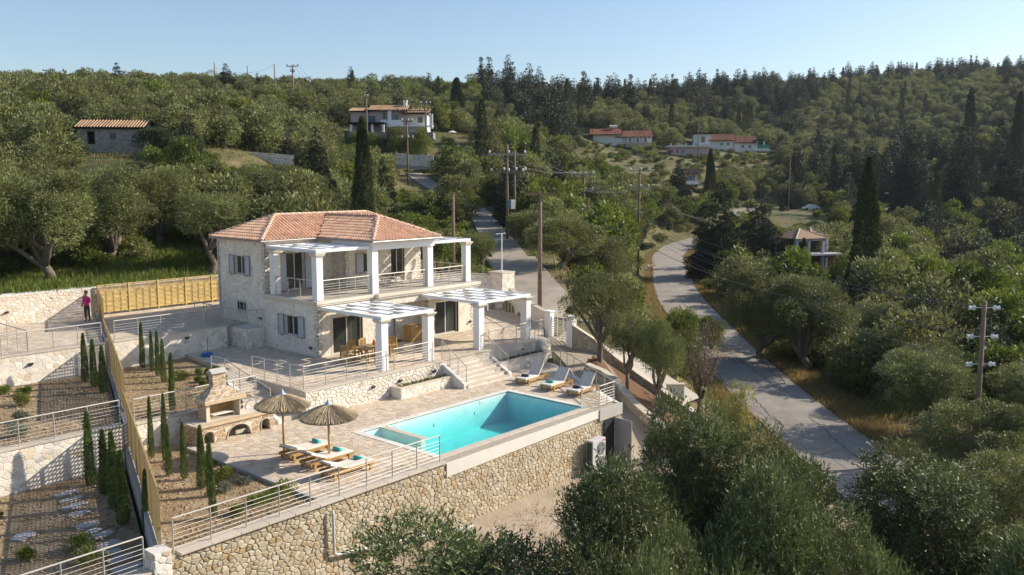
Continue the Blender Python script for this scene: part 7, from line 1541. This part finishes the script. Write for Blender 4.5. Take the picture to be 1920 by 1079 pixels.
# small shelter, parasol
b = Bld('roadside_shelter', 'dark open shelter with a pale flat roof in the shaded valley', 1680, 374, 232, 'shelter'); b.box('roof', 1667, 1692, 362, 364, -1, 3, M_WHT2); 
for x_ in (1668, 1690): b.box('post', x_, x_+1, 364, 374, -.8, -.6, M_DARK)
b.box('back_wall', 1668, 1691, 365, 374, 2, 2.2, M_DARK)
p = at(848, 258, 183); o = empty('garden_parasol', tuple(p), 'white garden parasol right of the pink house', 'parasol'); mb = MB(); mb.lathe([(1.15, 1.0), (.0, 1.45)], (0, 0, 0), 10); mb.build('canopy', M_WHITE, o); mb = MB(); mb.tube([(0, 0, -.6), (0, 0, 1.4)], .04, 6); mb.build('pole', M_POLE, o)
# cars
def car(px, py, D, rz, label, mcol, pick=False):
    p = at(px, py, D); z = float(ground_z(np.array([p[0]]), np.array([p[1]]))[0]); o = empty('parked_car', (p[0], p[1], max(z, p[2]-.2)), label, 'car', None, RZF+rz); mb = MB(); L_, W_ = 4.2, 1.7
    prof = [(0, .35), (.1, .75), (.95, .88), (1.5, 1.38), (2.7, 1.42), (3.5, 1.0), (4.1, .9), (4.2, .4)] if not pick else [(0, .4), (.05, .85), (1.0, .95), (1.4, 1.5), (2.4, 1.5), (2.6, 1.0), (4.3, .98), (4.3, .4)]
    n = len(prof); mb.mesh([(x-2.1, -W_/2+(.12 if zz > 1 else 0), zz) for x, zz in prof]+[(x-2.1, W_/2-(.12 if zz > 1 else 0), zz) for x, zz in prof], [tuple(range(n)), tuple(reversed(range(n, 2*n)))]+[(i, n+i, n+(i+1) % n, (i+1) % n) for i in range(n)]); mb.build('body', mcol, o)
    w = MB()
    for s in (-1, 1): w.poly([(-1.0, s*(W_/2-.03), .93), (-.62, s*(W_/2-.09), 1.3), (.5, s*(W_/2-.09), 1.34), (1.1, s*(W_/2-.03), .98)][::s])
    w.poly([(-1.1, -.7, .92), (-.63, -.62, 1.33), (-.63, .62, 1.33), (-1.1, .7, .92)]); w.build('windows', M_GLASS_D, o)
    for x_ in (-1.35, 1.25):
        for s in (-1, 1): mb = MB(); mb.tube([(x_, s*(W_/2-.2), .32), (x_, s*(W_/2+.01), .32)], .32, 12); mb.build('wheel', M_DARK, o)
M_CARW = mat('white_car_paint', (.72, .73, .74), .25); M_CARD = mat('dark_blue_car_paint', (.03, .04, .07), .25)
car(1520, 397, 219, .1, 'white parked car beside the far road', M_CARW); car(1500, 392, 224, .3, 'dark parked car just behind the white one', M_CARD, True)
# dry stone walls and outcrops on the hillside
hw = [tuple(at(*q)) for q in ((408, 284, 111), (470, 285, 111), (548, 291, 110))]; poly_wall('hillside_wall', 'long dry stone terrace wall on the slope left of the pink house', hw, 1.0, .5, PAL_PALE, M_MORT_W, M_STONE_P, 501, 0, .4, .3, 40)
hw = [tuple(at(*q)) for q in ((28, 282, 98), (60, 279, 98), (108, 285, 97))]; poly_wall('hillside_wall', 'collapsed grey dry stone wall left of the stone barn', hw, .7, .5, [(.55, .52, .48, 1), (.7, .66, .6, 1)], M_MORT_W, M_STONE_P, 511, 0, .4, .3, 30)
hw = [tuple(at(*q)) for q in ((742, 287, 152), (768, 290, 151), (812, 292, 150))]; poly_wall('hillside_wall', 'pale stone wall above the bend of the upper lane', hw, 1.6, .4, PAL_PALE, M_MORT_W, M_STONE_P, 521, 0, .5, .4, 20)
M_ROCK = mat('pale_limestone_rock', (.36, .32, .26), .95, var=.25, vscale=3, bump=.06, bscale=4)
def rocks(px0, px1, py0, py1, D, n, s, label, seed):
    R = random.Random(seed)
    for i in range(n):
        px, py = R.uniform(px0, px1), R.uniform(py0, py1); p = gpos(px, D+R.uniform(-3, 3)*D/60); mb = MB(); r = s*R.uniform(.5, 1.3); bm = bmesh.new(); bmesh.ops.create_icosphere(bm, subdivisions=1, radius=r)
        for v in bm.verts: v.co *= R.uniform(.7, 1.2); v.co.z *= .6
        me = bpy.data.meshes.new('rock'); bm.to_mesh(me); bm.free(); o = link('rock', me, M_ROCK); o.location = (p[0], p[1], p[2]+r*.1); tag(o, label, 'rock', label)
rocks(270, 400, 460, 492, 66, 26, .45, 'pale limestone rock of the broken terrace behind the fence', 1); rocks(1195, 1225, 420, 455, 128, 10, .6, 'limestone rock on the bank left of the road', 2); rocks(100, 300, 470, 500, 62, 10, .35, 'grey rock in the grass above the back wall', 3); rocks(1290, 1310, 560, 700, 54, 5, .25, 'small rock on the roadside verge', 4)
rocks(1560, 1600, 730, 760, 51, 3, .28, 'pale block of rock beside the road verge', 6); rocks(1060, 1160, 880, 960, 36, 16, .16, 'loose stone on the dusty ground before the rubble wall', 7)

# ------------------------------------------------------------------ grasses, garden plants, loose stones
def grass(name, X, Y, Z, hgt, m, seed, wd=.03, per=7, spread=.25, lean=.45):
    R = np.random.default_rng(seed); n = len(X)*per; P = np.repeat(np.c_[X, Y, Z], per, 0)+np.c_[R.normal(size=(n, 2))*spread, np.zeros(n)]; D = np.c_[R.normal(size=(n, 2))*lean, np.ones(n)]
    V, F = leaves_at(P, D, hgt, wd, R); o = link(name, np_mesh(name, V, F, tints(n, R, None, .3, .15)), m, kind='stuff'); return o
def area_points(n, seed, poly_px, D0, D1):
    """random ground points whose pixel column/depth falls in the given range"""
    R = np.random.default_rng(seed); D = R.uniform(D0, D1, n); px = R.uniform(poly_px[0], poly_px[1], n); lat = (px-960)/FOC*D; x = _fx*D+_r[0]*lat; y = _fy*D+_r[1]*lat; z = ground_z(x, y); return x, y, z
x, y, z = area_points(5200, 31, (-60, 440), 48.5, 74); k = (y > 53.05) & (x < 40); grass('long_grass', x[k], y[k], z[k], .55, M_GRASS, 1, .06, 9, .3)
x, y, z = area_points(2500, 32, (880, 1010), 60, 92); d, _ = line_dist(x, y, LANE_S); k = (d > 2.3) & (d < 5) & (y > 46); grass('long_grass', x[k], y[k], z[k], .4, M_GRASS, 2, .05, 7)
Rg = np.random.default_rng(33); tt = Rg.uniform(2.2, 9.5, 6500); pts = []
for t in tt:
    i = int(t); f = t-i; a, b = np.array(ROAD[i]), np.array(ROAD[i+1]); p = a+(b-a)*f; dd = (b-a)[:2]; dd = dd/np.linalg.norm(dd); nn = np.array([dd[1], -dd[0]]); s = Rg.choice((1, 1, 1, -1)); o_ = s*(2.72+abs(Rg.normal())*(1.5 if s > 0 else .9)); pts.append(p[:2]+nn*o_)
pts = np.array(pts); z = ground_z(pts[:, 0], pts[:, 1]); grass('roadside_straw', pts[:, 0], pts[:, 1], z, .42, M_STRAW, 3, .03, 8, .2)
# wild grass over the open hillside nearby, thinning with distance
R = np.random.default_rng(34); D = 52+150*R.random(26000)**1.4; px = R.uniform(-80, 2000, 26000); lat = (px-960)/FOC*D; x = _fx*D+_r[0]*lat; y = _fy*D+_r[1]*lat; dr, _ = line_dist(x, y, ROAD_S); dl, _ = line_dist(x, y, LANE_S)
k = (dr > 3.6) & (dl > 2.8) & ~((y < 53.2) & (x < 48.5)); x, y = x[k], y[k]; z = ground_z(x, y); h = len(x)//2; grass('wild_grass', x[:h], y[:h], z[:h], .5, M_GRASS, 5, .07, 5, .4); grass('dry_grass', x[h:], y[h:], z[h:], .45, M_STRAW, 6, .06, 4, .4)
# front slope below the wall: scattered weeds
R = np.random.default_rng(35); x = R.uniform(14, 46, 5000); y = R.uniform(4, 21.6, 5000); d, _ = line_dist(x, y, ROAD_S); k = (d > 3.3) & (np.hypot(x, y) > 14); x, y = x[k], y[k]; z = ground_z(x, y); grass('dry_weeds', x, y, z, .28, M_STRAW, 7, .025, 5, .25)
# sparse dry grass in the garden beds
for nm, (x0, x1, y0, y1, zz, n, sd_, left_) in (('bed_grass', (11.2, 16.4, 22.9, 31, -.115, 500, 41, False)), ('bed_grass', (15, 21.5, 33, 42.6, 1.0, 900, 42, False)), ('bed_grass', (3, 15, 23, 32, -.5, 420, 43, True)), ('bed_grass', (4, 18, 33, 42.5, 1.0, 500, 44, True))):
    R = np.random.default_rng(sd_); x, y = R.uniform(x0, x1, n), R.uniform(y0, y1, n); k = (np.sin(x*1.9+sd_)+np.cos(y*1.6)+R.normal(size=n)*.4 > .35) & ((x < fx(y)-.4) if left_ else (x > fx(y)+.35)) & ((x < 20.6) | (y > 37))
    grass(nm, x[k], y[k], np.full(k.sum(), zz), .16, M_STRAW if sd_ % 2 else M_GRASS, sd_, .014, 6, .12)
# garden plants
def plant(x, y, z, r, h, label, m=None, seed=1, n=500, ln=.09, wd=.025, cat='shrub', group='small garden shrubs'):
    R = np.random.default_rng(seed); C, rad = dome(R, r, 0, h, 7, r*.35, r*.55); C[:, 2] = np.maximum(C[:, 2], .05); o = link('garden_shrub', crown_mesh('shrub', C, rad, n, ln, wd, seed, up=.8), m or M_BROAD); o.location = (x, y, z); tag(o, label, cat, group)
M_GREY = leafmat('grey_green_leaf', (.17, .19, .13), .7)
for i, q in enumerate(((21.2, 38.6, 1, .22, .3, 'round green cushion plant, left of three by the paving', None), (21.55, 38.35, 1, .2, .28, 'round green cushion plant, middle of three by the paving', None), (22.0, 38.4, 1, .22, .3, 'round green cushion plant, right of three by the paving', None),
    (21.2, 37.5, 1, .25, .25, 'grey leaved plant in front of the green cushion plants', M_GREY), (21.75, 37.5, 1, .25, .25, 'second grey leaved plant by the paving edge', M_GREY), (22.2, 37.9, 1, .22, .22, 'grey leaved plant nearest the paving', M_GREY), (20.1, 38.3, 1, .5, .4, 'loose green shrub in the middle garden', None), (20.35, 37.2, 1, .25, .25, 'small shrub behind the middle garden railing', None), (20.1, 36.4, 1, .22, .25, 'dark small shrub near the side stairs', None),
    (19.9, 34.4, 1, .35, .9, 'taller sprig shrub behind the barbecue hood', None), (16.1, 28.6, -.12, .22, .3, 'small shrub in the far parasol shadow', None), (15.5, 26.9, -.12, .45, .45, 'spreading shrub beside the near parasol shadow', None), (15.0, 26.0, -.12, .35, .3, 'grey shrub left of the near parasol shadow', M_GREY), (15.9, 26.2, -.12, .25, .2, 'small plant inside the near parasol shadow', M_GREY), (16.1, 24.3, -.12, .6, .28, 'low green mat plant by the front railing', None), (15.2, 24.2, -.12, .5, .25, 'second green mat plant by the front railing', None), (14.2, 23.9, -.12, .35, .2, 'small mat plant near the lone cypress', None),
    (10.2, 25.8, -.5, .5, .45, 'dark leafy shrub beside the stepping slabs', None), (10.0, 24.7, -.5, .55, .5, 'pale flowered shrub behind the lowest railing', M_YEL), (8.8, 26.3, -.5, .35, .3, 'green shrub in the neighbour lower bed', None), (8.2, 29.6, -.5, .3, .25, 'small shrub left of the lone slabs', None), (9.3, 30.4, -.5, .3, .2, 'tiny shrub under the neighbour wall', None),
    (13.3, 38.9, 1, .45, .4, 'green shrub at the far left of the upper neighbour bed', None), (14.1, 40.7, 1, .35, .3, 'small shrub under the neighbour terrace wall', None), (13.5, 41.6, 1, .35, .3, 'leftmost small shrub under the neighbour terrace wall', None), (12.4, 36.2, 1, .4, .4, 'grey shrub behind the neighbour railing', M_GREY), (11.4, 34.2, 1, .5, .4, 'grey green shrub at the left behind the railing', M_GREY))): plant(*q[:6], m=q[6], seed=600+i, n=int(900*q[3]/.3), ln=.085)
for i in range(22):
    l = i < 12; x = (27.3+i*.27) if l else (34.6+(i-12)*.4); plant(x, 30.85 if l else 30.9, .42 if l else .48, .14, .2, 'low green plant in the '+('left' if l else 'right')+' stair planter', seed=700+i, n=160, ln=.06, group='plants in the stair planters')
# stones and clods on the beds and the dusty ground
def pebbles(name, x0, x1, y0, y1, z, n, seed, m, s=(.03, .10), keep=None):
    R = np.random.default_rng(seed); X, Y = R.uniform(x0, x1, n), R.uniform(y0, y1, n)
    if keep is not None: k = keep(X, Y); X, Y = X[k], Y[k]
    n = len(X); Z = np.full(n, z) if not callable(z) else z(X, Y); r = R.uniform(s[0], s[1], (n, 1, 1))*R.uniform(.4, 1, (n, 1, 1)); B = np.array([[1, 0, 0], [0, 1, 0], [-1, 0, 0], [0, -1, 0], [0, 0, .7], [0, 0, -.4]], float)[None]*R.uniform(.6, 1.2, (n, 6, 1)); V = (B*r+np.stack([X, Y, Z], 1)[:, None, :]).reshape(-1, 3)
    T = np.array([[0, 1, 4], [1, 2, 4], [2, 3, 4], [3, 0, 4], [1, 0, 5], [2, 1, 5], [3, 2, 5], [0, 3, 5]]); F = (np.arange(n)[:, None, None]*6+T[None]).reshape(-1, 3); tt = R.uniform(.7, 1.25, n); link(name, np_mesh(name, V, F, np.repeat(tt, 8)[:, None]*np.ones((1, 3))), m, kind='stuff')
M_CLOD = mat('soil_clod', (.34, .25, .155), .97, attr='tint', var=.15, vscale=4); M_GRAV = mat('pale_gravel', (.48, .42, .33), .95, attr='tint')
right = lambda X, Y: X > fx(Y)+.3
pebbles('soil_clods', 11, 16.5, 22.8, 31.2, -.115, 1800, 1, M_CLOD, keep=right); pebbles('soil_clods', 14, 22, 32.9, 42.6, 1.005, 2200, 2, M_CLOD, keep=lambda X, Y: right(X, Y) & (X < 20.8))
left = lambda X, Y: X < fx(Y)-.35
pebbles('soil_clods', 2, 15, 22.8, 32.2, -.495, 3200, 3, M_CLOD, keep=left, s=(.03, .12)); pebbles('soil_clods', 4, 19, 33, 42.6, 1.005, 3200, 4, M_CLOD, keep=left, s=(.03, .12))
pebbles('gravel', 14, 40, 15, 22.0, lambda X, Y: ground_z(X, Y)+.01, 5200, 5, M_GRAV, s=(.03, .12))
M_DUST = mat('dusty_builders_ground', (.40, .33, .25), .97, var=.14, vscale=1.4, bump=.04, bscale=5, base2=(.34, .27, .19), mixscale=.5)
gx, gy = np.meshgrid(np.linspace(14, 40, 70), np.linspace(12.5, 22.28, 34)); dd = np.minimum((gx-14)/4, 1)*np.clip((gy-12.5-2*np.sin(gx*.6)-1.2*np.sin(gx*1.7+1))/2.0, -1, 1)*np.clip((40-gx)/3, -1, 1); gz = ground_z(gx, gy)+np.where(dd > 0, .05, -.25)*np.clip(np.abs(dd)*2, .1, 1)
ids = np.arange(gx.size).reshape(gx.shape); F = np.stack([ids[:-1, :-1], ids[:-1, 1:], ids[1:, 1:], ids[1:, :-1]], -1).reshape(-1, 4); me = np_mesh('building_ground', np.c_[gx.ravel(), gy.ravel(), gz.ravel()], F); me.polygons.foreach_set('use_smooth', [True]*len(me.polygons)); link('building_ground', me, M_DUST, kind='structure')

# ------------------------------------------------------------------ thin summer haze
hz = bpy.data.materials.new('haze_air'); hz.use_nodes = True; hn = hz.node_tree; hn.nodes.remove(hn.nodes['Principled BSDF']); hv = hn.nodes.new('ShaderNodeVolumePrincipled')
hv.inputs['Color'].default_value = (.80, .88, 1.0, 1); hv.inputs['Density'].default_value = .00009; hv.inputs['Anisotropy'].default_value = .2; hn.links.new(hv.outputs[0], hn.nodes['Material Output'].inputs['Volume'])
MB().box(-4600, -4600, -32, 4600, 4600, 118).build('haze', hz, kind='stuff')
